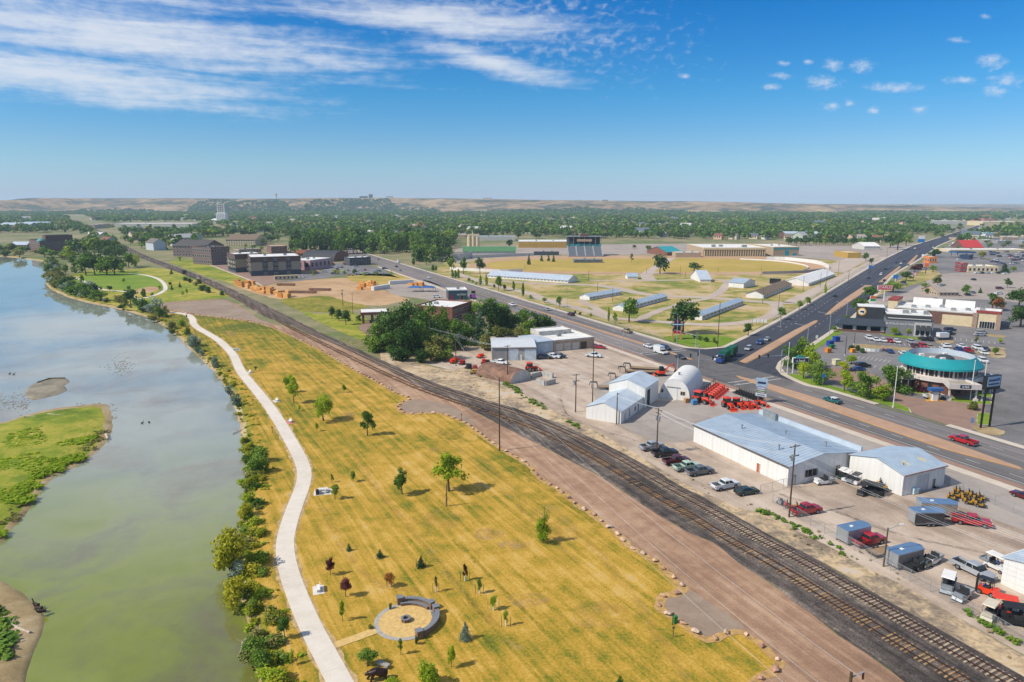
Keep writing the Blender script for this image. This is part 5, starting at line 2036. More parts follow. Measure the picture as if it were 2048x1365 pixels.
for k,(x0,y0,x1,yt,wm_,rm_,lab) in enumerate((
  (1900,505,2060,501,cream,wht_roof,'very long cream shop row behind the red roofed restaurant'),(1965,475,1986,467,M('aqua_wall','5fb0b8',.6),wht_roof,'aqua walled box store beyond the red roof'),
  (1985,468,2018,461,dirty_white,wht_roof,'white arcaded store beyond the aqua store'),(1862,450,1935,443,dirty_white,wht_roof,'long white warehouse near the far end of side road'),
  (1965,452,2048,444,cream,wht_roof,'big cream warehouse at the far end of side road'),(1968,443,1990,438,M('far_red_wall','b0705c',.8),M('far_red_roof','a85a48',.8),'red roofed store at the far end of side road'),
  (1572,478,1640,469,brown_wall,pale_roof,'grey roofed metal warehouse behind the fairground trees'),(1660,478,1722,470,tan_wall,pale_roof,'tan warehouse with blue front behind the fairground trees'),
  (1695,517,1722,507,yellow_w,cream,'small ochre shed beside the fairground lot'),(1728,500,1760,493,dirty_white,wht_roof,'white gabled hall at the edge of fairground lot'),
  (222,455,385,448,dirty_white,wht_roof,'very long white warehouse beyond the railway'),(880,476,935,470,tan_wall,wht_roof,'pale store row behind the cottonwood belt'),
  (945,482,1030,474,dirty_white,grey_roof,'long grey roofed store behind the silos'),(0,462,60,450,grey_wall,pale_roof,'grey industrial shed on the far riverside flat'),
  (36,456,88,448,brown_wall,grey_roof,'brown industrial shed on the far riverside flat'),(90,457,112,450,dirty_white,wht_roof,'small white industrial shed on far riverside flat'),
  (164,458,190,450,tan_wall,wht_roof,'pale shed beside the railway bridge'),(420,448,440,441,dirty_white,wht_roof,'white shed at the foot of the elevator'))):
 b = office('store',lab,(x0,y0),(x1,y0),None,yt,wm_,rm_,0,0,.6,dmin=30 if y0 > 460 else 60,kind='gable' if k in (6,9,13,14,17) else 'flat',rise=4)
rs_ = random.Random(3)
for k in range(18):
 x,y = rs_.uniform(1900,2050),rs_.uniform(458,492)
 nm = rs_.choice(('white','cream','tan','grey'))
 b = office('store',nm + ' flat roofed store in the far retail strip',(x,y),(x + rs_.uniform(14,34),y),None,y - rs_.uniform(3.5,6),{'white': dirty_white,'cream': cream,'tan': tan_wall,'grey': grey_wall}[nm],rs_.choice((wht_roof,pale_roof,lot_pale)),0,0,.5,dmin=22)
 b.root['group'] = 'stores in the far retail strip'
# grain elevator
p = G(446,449)
r = thing('grain_elevator','tall white grain elevator tower rising over the town','tower',p)
one('silo_block',wht,r,'box',-13,13,-8,8,0,30)
for k in range(6):
 one('silo',wht,r,'tube',(-11 + 4.4 * k,-8,0),(-11 + 4.4 * k,-8,29),2.2,n=10)
one('head_house',dirty_white,r,'box',-9,10,-6,6,30,54)
for k in range(4):
 for q in range(3):
  one('window',slate,r,'box',-7 + 5 * q,-4.5 + 5 * q,-6.2,-5.9,33 + 5 * k,36 + 5 * k)
one('stair_tower',wht,r,'box',-11,-8,-3,3,30,57)
# far houses that show among the town trees
hw_ = [M('house_paint_%d' % k,c,.8,.08) for k,c in enumerate(('d3cfc6','c4b59c','b9bec2','a8b0a0','c9a58c'))]
hr_ = [M('house_roof_%d' % k,c,.85,.1) for k,c in enumerate(('6e645c','8d8478','b3b0aa','7c4f40','566068'))]
cn = ('white','tan','pale blue','sage','peach')
rn_ = ('dark','grey','pale','red','slate')
HM = {}
rh = random.Random(77)
n_h = 0
while n_h < 260:
 Y = rh.uniform(830,1100) if n_h < 70 else rh.uniform(1100,2800) if n_h < 215 else rh.uniform(3300,3900)
 X = rh.uniform(-.8,.8) * Y
 q = to_px(X,Y)
 if any(inside(q[0],q[1],o_) for o_ in open_px) or not (-20 < q[0] < 2070):
  continue
 n_h += 1
 a_,c_ = rh.randrange(5),rh.randrange(5)
 big = rh.random() < .25
 key = (a_,c_,big)
 if key not in HM:
  W_,D_,H_ = (24,14,9) if big else (13,9,6)
  m1 = MB(); m1.box(-W_ / 2,W_ / 2,-D_ / 2,D_ / 2,0,H_)
  for s_ in (-1,1):
   m1.poly([(s_ * W_ / 2,-D_ / 2,H_),(s_ * W_ / 2,D_ / 2,H_),(s_ * W_ / 2,0,H_ + D_ * .33)])
  m2 = MB()
  for s_ in (-1,1):
   m2.poly([(-W_ / 2 - .5,s_ * (D_ / 2 + .5),H_ - .3),(W_ / 2 + .5,s_ * (D_ / 2 + .5),H_ - .3),(W_ / 2 + .5,0,H_ + D_ * .34),(-W_ / 2 - .5,0,H_ + D_ * .34)])
  m3 = MB()
  for k in range(3):
   m3.box(-W_ * .38 + k * W_ * .28,-W_ * .22 + k * W_ * .28,-D_ / 2 - .12,-D_ / 2 + .05,H_ * .45,H_ * .8)
  HM[key] = (m1.mesh('wall',hw_[a_]),m2.mesh('roof',hr_[c_]),m3.mesh('window',glass_dk))
 r = thing('house','%s %shouse with %s roof among the town trees' % (cn[a_],'large ' if big else '',rn_[c_]),'house',(X,Y,0),rh.choice((-.7,.87,-.66,2.4)),'houses among the town trees')
 link('wall',HM[key][0],r); link('roof',HM[key][1],r); link('window',HM[key][2],r)
# skyline: water tower, airport, turbines
zt = ridge_z((553 - 1024) / F_PX * 5300,5300)
r = thing('water_tower','pale water tower on the skyline of the bluffs','tower',((553 - 1024) / F_PX * 5300 / math.cos(0) * .98,5300,zt - 6))
one('shaft',dirty_white,r,'tube',(0,0,0),(0,0,32),6,5,n=10)
one('tank',dirty_white,r,'ell',(0,0,37),(12,12,8),12,6)
for x,w_,h_,lab in ((728,60,16,'dark airport terminal block on the bluff rim'),(742,26,30,'airport control tower on the bluff rim'),(780,50,14,'white hangar on the bluff rim'),(975,70,12,'low pale buildings on the bluff rim'),(1210,40,10,'dark farm buildings on the bluff rim')):
 X = (x - 1024) / F_PX * 5350 * .98
 r = thing('rim_building',lab,'building',(X,5350,ridge_z(X,5350) - 5))
 one('wall',dirty_white if 'white' in lab or 'pale' in lab else dk_grey,r,'box',-w_ / 2,w_ / 2,-10,10,0,h_)
 one('roof',wht_roof,r,'box',-w_ / 2 - 1,w_ / 2 + 1,-11,11,h_,h_ + 2)
tw = MB(); tw.tube((0,0,0),(0,0,85),2.6,1.5,n=8)
nc = MB(); nc.box(-2,2,-6,4,84,88)
bladem = []
for k in range(3):
 bm_ = MB(); a_ = math.radians(90 + 120 * k + 18)
 dx_,dz_ = math.cos(a_),math.sin(a_)
 bm_.poly([(0,-6.4,86),(-dz_ * 2.4 + dx_ * 8,-6.4,86 + dx_ * 2.4 + dz_ * 8),(dx_ * 45,-6.4,86 + dz_ * 45),(dz_ * 1.0 + dx_ * 8,-6.2,86 - dx_ * 1.0 + dz_ * 8)])
 bladem.append(bm_.mesh('blade',wht))
tm_,nm_ = tw.mesh('tower',wht),nc.mesh('nacelle',wht)
for k,x in enumerate((1607,1645,1682,1721,1777,1822)):
 Y = 8200 - 120 * k
 r = thing('wind_turbine','white three bladed wind turbine on the skyline','wind turbine',((x - 1024) / F_PX * Y * .98,Y,48 - k * 2.5),0.2,'wind turbines on the skyline')
 link('tower',tm_,r); link('nacelle',nm_,r)
 for bm_ in bladem:
  link('blade',bm_,r)
# ================================================================== VEHICLES AND MACHINES
PAINT = {}


def paint(name,hexc):
 if name not in PAINT:
  PAINT[name] = M('paint_' + name.replace(' ','_'),hexc,0.32,0.04,0.5,spec=0.5,coat=0.6)
 return PAINT[name]


for k,v in dict(white='d3d3d0',silver='9a9da0',grey='5d6165',black='15161a',red='a3121c',maroon='551019',blue='1f3f7a',dark_green='123028',pale_green='a9c0a8',tan='a08d6c',teal='0f5a5c',navy='1a2740',orange='dc3a12',gold='a8852c').items():
 paint(k.replace('_',' '),v)
tyre_m = M('tyre_rubber','1a1a1b',.85,.1,2)
rim_m = M('wheel_rim','8b8d90',.35,.06,2,metal=.6)
lamp_m = M('headlamp_lens','d8d8d2',.2,.04)
tail_m = M('tail_lamp_lens','8a1014',.3,.05)
glassv = M('vehicle_glass','1b2327',.08,.12,1.0,spec=.8)
plast = M('black_plastic','1f2022',.6,.1,2)
steel_m = M('painted_steel_black','242629',.5,.12,2)
galv = M('galvanised_steel','9aa0a3',.4,.1,1.5,metal=.4)
alu = M('aluminium_panel','a9adb0',.35,.05,.8,metal=.5)
orange_m = M('tractor_orange','d83a0e',.4,.06,1.5,coat=.3)
yel_m = M('mower_yellow','b08418',.45,.06,1.5,coat=.3)
seat_m = M('seat_vinyl','2c2c2e',.7,.1,2)
beige_m = M('cart_beige','c7bda6',.5,.05,1.5)
wood_d = M('deck_planks','8d7558',.85,.18,2.5)


def frus(mb,a,b,mi=0,cap=True):
 """box between two level rectangles a,b = (x0,x1,y,z)"""
 v0 = len(mb.v)
 for (x0,x1,y,z) in (a,b):
  mb.v += [(x0,-y,z),(x1,-y,z),(x1,y,z),(x0,y,z)]
 qs = [(0,1,5,4),(1,2,6,5),(2,3,7,6),(3,0,4,7)]
 if cap:
  qs += [(3,2,1,0),(4,5,6,7)]
 for q in qs:
  mb.f.append(tuple(v0 + i for i in q))
  mb.m.append(mi)


def wheel_mesh(r,w):
 mb = MB()
 mb.tube((0,-w / 2,0),(0,w / 2,0),r,n=14,mi=0)
 mb.tube((0,-w / 2 - .015,0),(0,w / 2 + .015,0),r * .6,n=10,mi=1)
 return mb.mesh('wheel',[tyre_m,rim_m])


def hull(mb,pts,w,top_in=.06,mi=0):
 """body side profile with tumblehome: lower edge full width, upper edge drawn in"""
 zs = [p[1] for p in pts]
 z0,z1 = min(zs),max(zs)
 n = len(pts)
 b = len(mb.v)
 for s in (-1,1):
  for x,z in pts:
   mb.v.append((x,s * (w - top_in * (z - z0) / (z1 - z0)),z))
 for i in range(n):
  j = (i + 1) % n
  mb.f.append((b + i,b + j,b + n + j,b + n + i))
  mb.m.append(mi)
 for s in (0,1):
  tri = tessellate_polygon([[Vector((p[0],p[1],0)) for p in pts]])
  for t3 in tri:
   mb.f.append(tuple(b + s * n + i for i in (t3 if s else t3[::-1])))
   mb.m.append(mi)


CARP = {}


def car_proto(kind):
 if kind in CARP:
  return CARP[kind]
 body,gl,roof = MB(),MB(),MB()
 extra = []
 if kind == 'pickup':
  L,W,wr,wx = 5.9,.98,.40,(1.85,-1.75)
  hull(body,[(-2.95,.5),(-2.2,.5),(-2.15,.72),(-1.95,.88),(-1.55,.88),(-1.35,.72),(-1.3,.45),(1.4,.45),(1.45,.72),(1.65,.88),(2.05,.88),(2.25,.72),(2.3,.5),(2.95,.5),(2.98,.95),(2.8,1.12),(1.35,1.22),(-.85,1.22),(-.85,.84),(-2.9,.84)],W)
  for s in (-1,1):
   body.box(-2.95,-.8,s * .95 - .06,s * .95 + .06,.8,1.24)
  body.box(-2.98,-2.86,-.95,.95,.8,1.22)
  body.box(-.95,-.82,-.92,.92,.8,1.24)
  frus(gl,(-.82,1.55,.86,1.2),(-.62,.85,.72,1.78))
  frus(roof,(-.66,.9,.76,1.76),(-.55,.75,.66,1.9))
  bed = MB(); bed.box(-2.85,-.95,-.88,.88,.85,.88)
  extra.append(('bed_liner',bed.mesh('bed_liner',plast),False))
  bm_ = MB(); bm_.box(2.94,3.06,-.9,.9,.5,.72); extra.append(('bumper',bm_.mesh('bumper',galv),False))
  bm_ = MB(); bm_.box(-3.08,-2.97,-.9,.9,.52,.7); extra.append(('bumper',bm_.mesh('bumper',galv),False))
  pil = [(-.72,1.2,-.58,1.8),(.35,1.2,.2,1.8)]
  zl = .95
 elif kind == 'suv':
  L,W,wr,wx = 4.9,.95,.37,(1.5,-1.45)
  hull(body,[(-2.45,.45),(-1.9,.45),(-1.82,.7),(-1.6,.82),(-1.3,.82),(-1.08,.7),(-1.02,.4),(1.05,.4),(1.12,.7),(1.35,.82),(1.65,.82),(1.88,.7),(1.95,.45),(2.45,.45),(2.48,.85),(2.3,1.02),(1.15,1.12),(-2.38,1.15)],W)
  frus(gl,(-2.36,1.3,.86,1.1),(-2.1,.55,.7,1.66))
  frus(roof,(-2.2,.62,.74,1.64),(-2.05,.45,.66,1.76))
  pil = [(-2.3,1.1,-2.1,1.7),(-1.2,1.1,-1.15,1.7),(-.1,1.1,-.15,1.7)]
  zl = .85
 elif kind == 'sedan':
  L,W,wr,wx = 4.8,.91,.33,(1.45,-1.4)
  hull(body,[(-2.4,.4),(-1.8,.4),(-1.72,.62),(-1.5,.72),(-1.28,.72),(-1.06,.62),(-1.0,.33),(1.05,.33),(1.12,.62),(1.33,.72),(1.57,.72),(1.78,.62),(1.85,.4),(2.4,.4),(2.42,.7),(2.2,.86),(1.0,.96),(-1.55,.98),(-2.3,.94)],W)
  frus(gl,(-1.75,1.25,.82,.94),(-1.05,.35,.64,1.38))
  frus(roof,(-1.15,.42,.68,1.36),(-.95,.25,.6,1.46))
  pil = [(-.25,.94,-.3,1.4)]
  zl = .7
 elif kind == 'boxvan':
  L,W,wr,wx = 6.2,1.0,.38,(2.1,-1.7)
  hull(body,[(-3.1,.45),(3.1,.45),(3.12,.9),(2.95,1.1),(2.2,1.25),(1.2,1.3),(-3.1,1.3)],W)
  frus(gl,(1.1,2.3,.9,1.25),(1.1,1.75,.8,1.95))
  frus(roof,(1.1,1.8,.84,1.93),(1.1,1.65,.75,2.05))
  bx_ = MB(); bx_.box(-3.1,1.08,-1.05,1.05,1.0,2.9); extra.append(('box_body',bx_.mesh('box_body',paint('white','')),False))
  pil = []
  zl = .85
 for (x0,z0,x1,z1) in pil:
  for s in (-1,1):
   roof.tube((x0,s * (.86 if kind != 'sedan' else .83),z0),(x1,s * (.7 if kind != 'sedan' else .64),z1),.06,n=4)
 wm_ = wheel_mesh(wr,.24)
 hl,tl = MB(),MB()
 hl.box(-.06,.06,-.17,.17,-.08,.08)
 tl.box(-.05,.05,-.1,.1,-.14,.14)
 hlm,tlm = hl.mesh('headlight',lamp_m),tl.mesh('tail_light',tail_m)
 # one mesh for distant copies
 far = MB()
 for src,mi in ((body,0),(roof,0),(gl,1)):
  o_ = len(far.v)
  far.v += src.v
  far.f += [tuple(i + o_ for i in f_) for f_ in src.f]
  far.m += [mi] * len(src.f)
 for x in wx:
  for s in (-1,1):
   far.tube((x,s * (W - .24),wr),(x,s * (W + .01),wr),wr,n=8,mi=2)
 if kind == 'boxvan':
  far.box(-3.1,1.08,-1.05,1.05,1.0,2.9,0)
 blank = paint('white','')
 CARP[kind] = dict(body=body.mesh('body',blank),glass=gl.mesh('window_glass',glassv),roof=roof.mesh('cab_roof',blank),wheel=wm_,hl=hlm,tl=tlm,extra=extra,
      L=L,W=W,wr=wr,wx=wx,zl=zl,far=far.mesh('far_car',[blank,glassv,tyre_m]))
 return CARP[kind]


def painted(o,m):
 o.material_slots[0].link = 'OBJECT'
 o.material_slots[0].material = m


HEAD = {'U': ANG_U,'-U': ANG_U + math.pi,'V': ANG_V,'-V': ANG_V + math.pi,'B': math.atan2(.825,.565),'-B': math.atan2(-.825,-.565)}
CARNAME = {'pickup': 'pickup_truck','suv': 'suv_car','sedan': 'sedan_car','boxvan': 'box_van'}
CARWORD = {'pickup': 'pickup truck','suv': 'SUV','sedan': 'sedan','boxvan': 'box van'}


def vehicle(kind,col,x,y,head,where,group=None,far=None,label=None,roofcol=None,sc=1.0):
 P_ = car_proto(kind)
 p = G(x,y,0.35)
 p.z = 0.07 if far is None else 0.07
 rz = HEAD[head] if isinstance(head,str) else head
 lab_ = label or '%s %s %s' % (col,CARWORD[kind],where)
 root = thing(CARNAME[kind],lab_,{'pickup': 'pickup','suv': 'car','sedan': 'car','boxvan': 'van'}[kind],p,rz,group,sc)
 m = paint(col,'')
 if far is None:
  far = p.y > 330
 if far:
  o = link('body',P_['far'],root)
  painted(o,m)
  return root
 o = link('body',P_['body'],root); painted(o,m)
 o = link('cab_roof',P_['roof'],root); painted(o,paint(roofcol,'') if roofcol else m)
 link('window_glass',P_['glass'],root)
 for xx in P_['wx']:
  for s in (-1,1):
   link('wheel',P_['wheel'],root,(xx,s * (P_['W'] - .12),P_['wr']))
 for s in (-1,1):
  link('headlight',P_['hl'],root,(P_['L'] / 2 - .0,s * (P_['W'] - .26),P_['zl']))
  link('tail_light',P_['tl'],root,(-P_['L'] / 2 - .0,s * (P_['W'] - .2),P_['zl'] + .02))
 for nm,me,pt in P_['extra']:
  link(nm,me,root)
 return root


gp = 'vehicles in the dealer yard'
w2 = 'in the row along the railway side of yard'
for kind,col,x,y,lab_ in (('pickup','silver',1303,896,'grey-blue pickup truck standing at the transformer pole'),('pickup','black',1329,909,'black pickup truck between grey-blue and maroon pickups'),
        ('pickup','maroon',1352,925,'maroon pickup truck parked beside the black pickup'),('pickup','pale green',1373,937,'old pale green pickup truck beside the maroon pickup'),
        ('pickup','grey',1399,946,'dark grey pickup truck at the end of the parked row'),('pickup','white',1450,974,'white crew cab pickup parked near the chain gate'),
        ('sedan','dark green',1493,985,'dark green car parked at the chain gate')):
 vehicle(kind,col,x,y,ANG_V + rnd.uniform(-.12,.12),'',gp,label=lab_)
vehicle('pickup','red',1611,1024,ANG_V - .1,'',gp,label='red pickup truck parked near the leaning pole and mowers')
vehicle('pickup','red',1737,1085,ANG_V - .05,'',gp,label='bright red pickup truck beside the silver enclosed trailer')
vehicle('pickup','red',1942,1046,math.atan2(*[(G(1975,1050) - G(1912,1040))[i] for i in (1,0)]),'',gp,label='red pickup truck hitched to the dark enclosed trailer')
vehicle('pickup','silver',1946,1144,math.atan2(*[(G(1985,1163) - G(1907,1125))[i] for i in (1,0)]),'',gp,label='silver crew cab pickup with bed cover beside white shop')
vehicle('pickup','red',1926,884,'-U','',None,label='red pickup truck driving on the main road by the median')
vehicle('sedan','maroon',2050,995,'-U','',None,label='maroon car at the edge of main road shoulder')
vehicle('sedan','teal',1665,803,'-U','',None,label='classic teal car with white roof on the main road',roofcol='white',sc=1.1)
vehicle('sedan','white',1297,694,'U','',None,label='white sedan waiting behind the white box van')
vehicle('boxvan','white',1321,706,'U','',None,label='white box van on the main road before the lights')
vehicle('suv','navy',1331,698,'U','',None,label='navy SUV beside the white box van',far=False)
vehicle('sedan','black',1361,716,'U','',None,label='black car stopped at the lights by median tip')
vehicle('pickup','tan',1254,664,'-U','',None,label='tan pickup truck leaving the crossing on main road')
vehicle('suv','maroon',1142,630,'-U','',None,label='maroon SUV on the main road past the barns')
vehicle('sedan','silver',1095,620,'U','',None,label='silver-blue sedan on the main road past the grove')
vehicle('pickup','white',1025,611,'U','',None,label='white pickup truck on main road near the phone shop')
vehicle('suv','white',1436,720,'-B','',None,label='white SUV beside the green refuse truck')
vehicle('suv','silver',1497,699,'-B','',None,label='silver SUV queued behind the refuse truck')
vehicle('suv','blue',1520,687,'-B','',None,label='blue SUV queued behind the silver SUV')
vehicle('sedan','silver',1534,680,'-B','',None,label='silver sedan last in the queue on side road')
gm = 'traffic on the roads'
for kind,col,x,y,hd in (('sedan','white',858,556,'U'),('boxvan','white',797,526,'-U'),('sedan','black',793,534,'U'),('sedan','silver',800,541,'U'),('suv','silver',756,519,'U'),('suv','white',735,513,'U')):
 vehicle(kind,col,x,y,hd,'on the far stretch of main road',gm,True)
for kind,col,x,y,hd in (('sedan','black',1670,593,'B'),('suv','white',1762,550,'-B'),('sedan','navy',1737,557,'B'),('suv','black',1771,539,'-B'),('suv','grey',1779,536,'-B'),('sedan','navy',1793,526,'-B'),('sedan','white',1802,528,'-B'),('sedan','black',1808,523,'-B'),
       ('suv','grey',1816,531,'B'),('suv','white',1840,520,'B'),('boxvan','white',1846,514,'B'),('sedan','silver',1832,528,'B'),('suv','white',1830,498,'-B'),('sedan','red',1838,497,'-B'),('sedan','navy',1862,493,'B'),('suv','white',1866,496,'B'),('suv','white',1955,456,'-B'),('sedan','black',1769,562,'B')):
 vehicle(kind,col,x,y,hd,'on the side road past the retail signs',gm,True)
gl_ = 'cars parked in the retail lots'
for kind,col,x,y,hd in (('suv','white',1738,678,'-B'),('sedan','white',1752,681,'-B'),('sedan','white',1766,682,'-B'),('sedan','red',1780,683,'-B'),('sedan','white',1793,684,'-B'),('suv','silver',1822,686,'-B')):
 vehicle(kind,col,x,y,-1.75,'in the row before the sports restaurant',gl_,False)
for kind,col,x,y,hd,wh in (('suv','maroon',1831,695,-1.7,'between the rock beds behind the round bank'),('suv','red',1846,694,-1.7,'between the rock beds behind the round bank'),('sedan','tan',1860,695,-1.7,'between the rock beds behind the round bank'),
        ('sedan','black',1844,679,1.4,'before the restaurant pale bay'),('suv','black',1858,680,1.4,'before the restaurant pale bay'),('boxvan','navy',1889,678,.1,'at the restaurant corner'),('suv','black',1898,669,.1,'at the restaurant side wall'),('suv','navy',1900,661,.1,'at the restaurant side wall'),
        ('sedan','silver',1960,671,0,'beside the planted island'),('suv','silver',1963,667,0,'behind the planted island'),('sedan','white',1893,693,-1.7,'behind the ring roof'),('sedan','white',1889,699,-1.7,'behind the ring roof'),
        ('sedan','white',1924,694,-1.7,'near the blue pickup behind the bank'),('pickup','blue',1918,702,1.4,'behind the round bank'),('pickup','red',1935,703,1.4,'behind the round bank'),('suv','white',1955,698,-1.7,'by the rock bed bush'),('sedan','navy',1971,700,-1.7,'by the rock bed bush'),
        ('sedan','white',1967,707,-1.7,'at the lot lane edge'),('suv','white',1965,723,-1.75,'at the side of the round bank'),('sedan','blue',1779,704,1.4,'beside the curved play wall'),('sedan','white',1806,708,1.4,'between the curved barrier and the bank'),
        ('suv','black',1726,733,.1,'by the bank drive trees'),('sedan','blue',1716,740,.15,'by the bank drive trees'),('suv','maroon',1854,783,.0,'under the bank canopy'),('pickup','white',1868,795,.05,'at the drive-up island of the bank'),
        ('suv','black',1620,721,.1,'under the corner trees'),('suv','silver',1629,723,.1,'under the corner trees')):
 vehicle(kind,col,x,y,hd,wh,gl_,False)
rc = random.Random(21)
cols = ['white','silver','black','grey','red','blue','navy','white','maroon']
for k in range(46):
 x,y = rc.uniform(1982,2050),503 + rc.uniform(0,26)
 vehicle(rc.choice(('sedan','suv','suv','pickup')),rc.choice(cols),x,y,rc.choice((0.1,3.2)),'in the crowded dealer lot','cars in the far dealer lot',True)
for x,y,c_ in ((1947,560,'black'),(1955,547,'white'),(1975,547,'silver'),(1985,547,'white'),(1963,547,'navy'),(1995,547,'black'),(2012,548,'white'),(1919,520,'white'),(1975,520,'gold'),(1860,585,'red'),(1808,570,'silver'),(1806,566,'black'),(1890,586,'black'),(1935,590,'black'),(1945,586,'grey'),(1998,588,'white'),(1999,578,'maroon'),(1870,599,'silver'),
     (1945,500,'silver'),(1958,500,'white'),(1990,500,'red'),(2010,500,'blue'),(1885,497,'grey'),(1900,492,'white')):
 vehicle(rc.choice(('sedan','suv')),c_,x,y,rc.choice((.1,1.5)),'in the open retail lot','cars in the open retail lot',True)
for x,y,c_,kd in ((1090,716,'black','suv'),(1105,715,'white','pickup'),(1119,714,'black','suv'),(1187,713,'white','pickup'),(1200,696,'red','sedan'),(1001,727,'white','pickup'),(1083,716,'grey','sedan')):
 vehicle(kd,c_,x,y,rc.uniform(-.5,-.2),'parked by the grey workshop','vehicles by the grey workshop',False)
for k in range(30):
 x,y = rc.uniform(645,770),rc.uniform(525,549)
 if x > 700 and y < 532:
  continue
 vehicle(rc.choice(('sedan','suv')),rc.choice(cols),x,y,rc.choice((.3,-1.2)),'in the lot beside the apartments','cars in the apartment lot',True)
for x,y,c_,kd in ((606,554,'white','suv'),(874,595,'white','suv'),(905,607,'navy','sedan'),(945,636,'navy','suv'),(702,551,'tan','suv'),(735,548,'silver','suv')):
 vehicle(kd,c_,x,y,.0,{606: 'beside the long office trailer',874: 'beside the dark phone shop',905: 'by the bank lawn',945: 'under the grove edge',702: 'at the site entrance',735: 'near the dry verge'}[x],'cars near the building site',True)


def put(name,label,cat,p,rz,parts,group=None,scale=None):
 """thing from [(part name, mesh, location, children)]"""
 r = thing(name,label,cat,p,rz,group,scale)
 for q in parts:
  o = link(q[0],q[1],r,q[2] if len(q) > 2 else None)
  for c in (q[3] if len(q) > 3 else ()):
   link(c[0],c[1],o,c[2] if len(c) > 2 else None)
 return r


# ---- refuse truck and trailer
green_t = M('refuse_green','0d5a3c',.45,.08,1)
tw_ = wheel_mesh(.52,.3)
cabm = MB(); frus(cabm,(2.6,4.9,1.15,.6),(2.6,4.8,1.1,1.7)); frus(cabm,(1.2,2.8,1.15,.6),(1.3,2.75,1.05,2.9))
cabg = MB(); frus(cabg,(1.5,2.86,1.06,1.9),(1.5,2.8,1.02,2.6))
bodym = MB(); frus(bodym,(-4.2,1.0,1.25,1.1),(-4.2,1.0,1.3,3.6))
for q in np.linspace(-4,.8,6):
 bodym.box(q - .08,q + .08,-1.36,1.36,1.1,3.6)
frm = MB(); frm.box(-4.2,4.5,-.5,.5,.6,1.05)
trl = MB(); frus(trl,(-6,0,1.25,1.1),(-6,0,1.3,3.7))
for q in np.linspace(-5.8,-.2,7):
 trl.box(q - .08,q + .08,-1.36,1.36,1.1,3.7)
trf = MB(); trf.box(-6,2.0,-.4,.4,.6,1.05)
p = G(1437,728)
wl = [('wheel',tw_,(x,s * 1.0,.52)) for x in (3.6,-1.6,-2.9) for s in (-1,1)]
put('refuse_truck','blue cabbed green refuse truck turning at the crossing','truck',(p.x + 2.6,p.y + 3.5,.08),HEAD['-B'],
 [('cab',cabm.mesh('cab',paint('blue','')),None,[('window_glass',cabg.mesh('glass',glassv))]),('container',bodym.mesh('container',green_t)),('chassis',frm.mesh('chassis',plast))] + wl)
d_ = Vector((math.cos(HEAD['B']),math.sin(HEAD['B'])))
put('refuse_trailer','green ribbed trailer towed by the refuse truck','trailer',(p.x + 2.6 + d_.x * 7,p.y + 3.5 + d_.y * 7,.08),HEAD['-B'],
 [('container',trl.mesh('container',green_t)),('drawbar',trf.mesh('drawbar',plast))] + [('wheel',tw_,(x,s * 1.0,.52)) for x in (-1.2,-4.8) for s in (-1,1)])

# ---- tractors
bw,fw = wheel_mesh(.78,.42),wheel_mesh(.48,.3)
hood = MB(); frus(hood,(.35,1.9,.36,.75),(.4,1.75,.3,1.4))
fend = MB()
for s in (-1,1):
 fend.box(-1.3,.1,s * .72 - .22,s * .72 + .22,1.25,1.5)
 fend.box(-1.35,-1.2,s * .72 - .22,s * .72 + .22,.8,1.4)
chs = MB(); chs.box(-1.2,1.8,-.28,.28,.5,.9)
seat = MB(); seat.box(-.9,-.45,-.25,.25,1.0,1.15); seat.box(-.98,-.88,-.25,.25,1.1,1.6)
rops = MB()
for s in (-1,1):
 rops.box(-1.3,-1.2,s * .5 - .05,s * .5 + .05,1.2,2.6)
rops.box(-1.3,-1.2,-.55,.55,2.52,2.62)
load = MB()
for s in (-1,1):
 load.tube((.5,s * .5,1.3),(2.0,s * .5,1.15),.09,n=5); load.tube((2.0,s * .5,1.15),(2.75,s * .5,.35),.09,n=5)
load.tube((2.2,-.5,.95),(2.2,.5,.95),.06,n=5)
buck = MB(); buck.extr([(2.7,.1),(3.4,.05),(3.4,.12),(2.8,.2),(2.78,.7),(2.68,.75)],-.95,.95)
cab = MB(); frus(cab,(-1.15,.35,.72,1.2),(-1.05,.2,.66,2.35))
cabr = MB(); frus(cabr,(-1.25,.4,.76,2.33),(-1.15,.3,.7,2.55))
TRP = dict(hood=hood.mesh('hood',orange_m),fender=fend.mesh('fender',orange_m),chassis=chs.mesh('chassis',plast),seat=seat.mesh('seat',seat_m),rops=rops.mesh('roll_bar',steel_m),load=load.mesh('loader_arm',orange_m),buck=buck.mesh('bucket',orange_m),cab=cab.mesh('cab_glass',glassv),cabr=cabr.mesh('cab_roof',orange_m))


def tractor(x,y,rz,label,group,cabbed=False,sc=1.0):
 ps = [('hood',TRP['hood']),('fender',TRP['fender']),('chassis',TRP['chassis']),('loader_arm',TRP['load'],None,[('bucket',TRP['buck'])]),('wheel',bw,(-.65,.72,.78)),('wheel',bw,(-.65,-.72,.78)),('wheel',fw,(1.35,.62,.48)),('wheel',fw,(1.35,-.62,.48))]
 if cabbed:
  ps += [('cab',TRP['cab'],None,[('cab_roof',TRP['cabr'])])]
 else:
  ps += [('seat',TRP['seat']),('roll_bar',TRP['rops'])]
 return put('tractor',label,'tractor',G(x,y),rz,ps,group,sc)


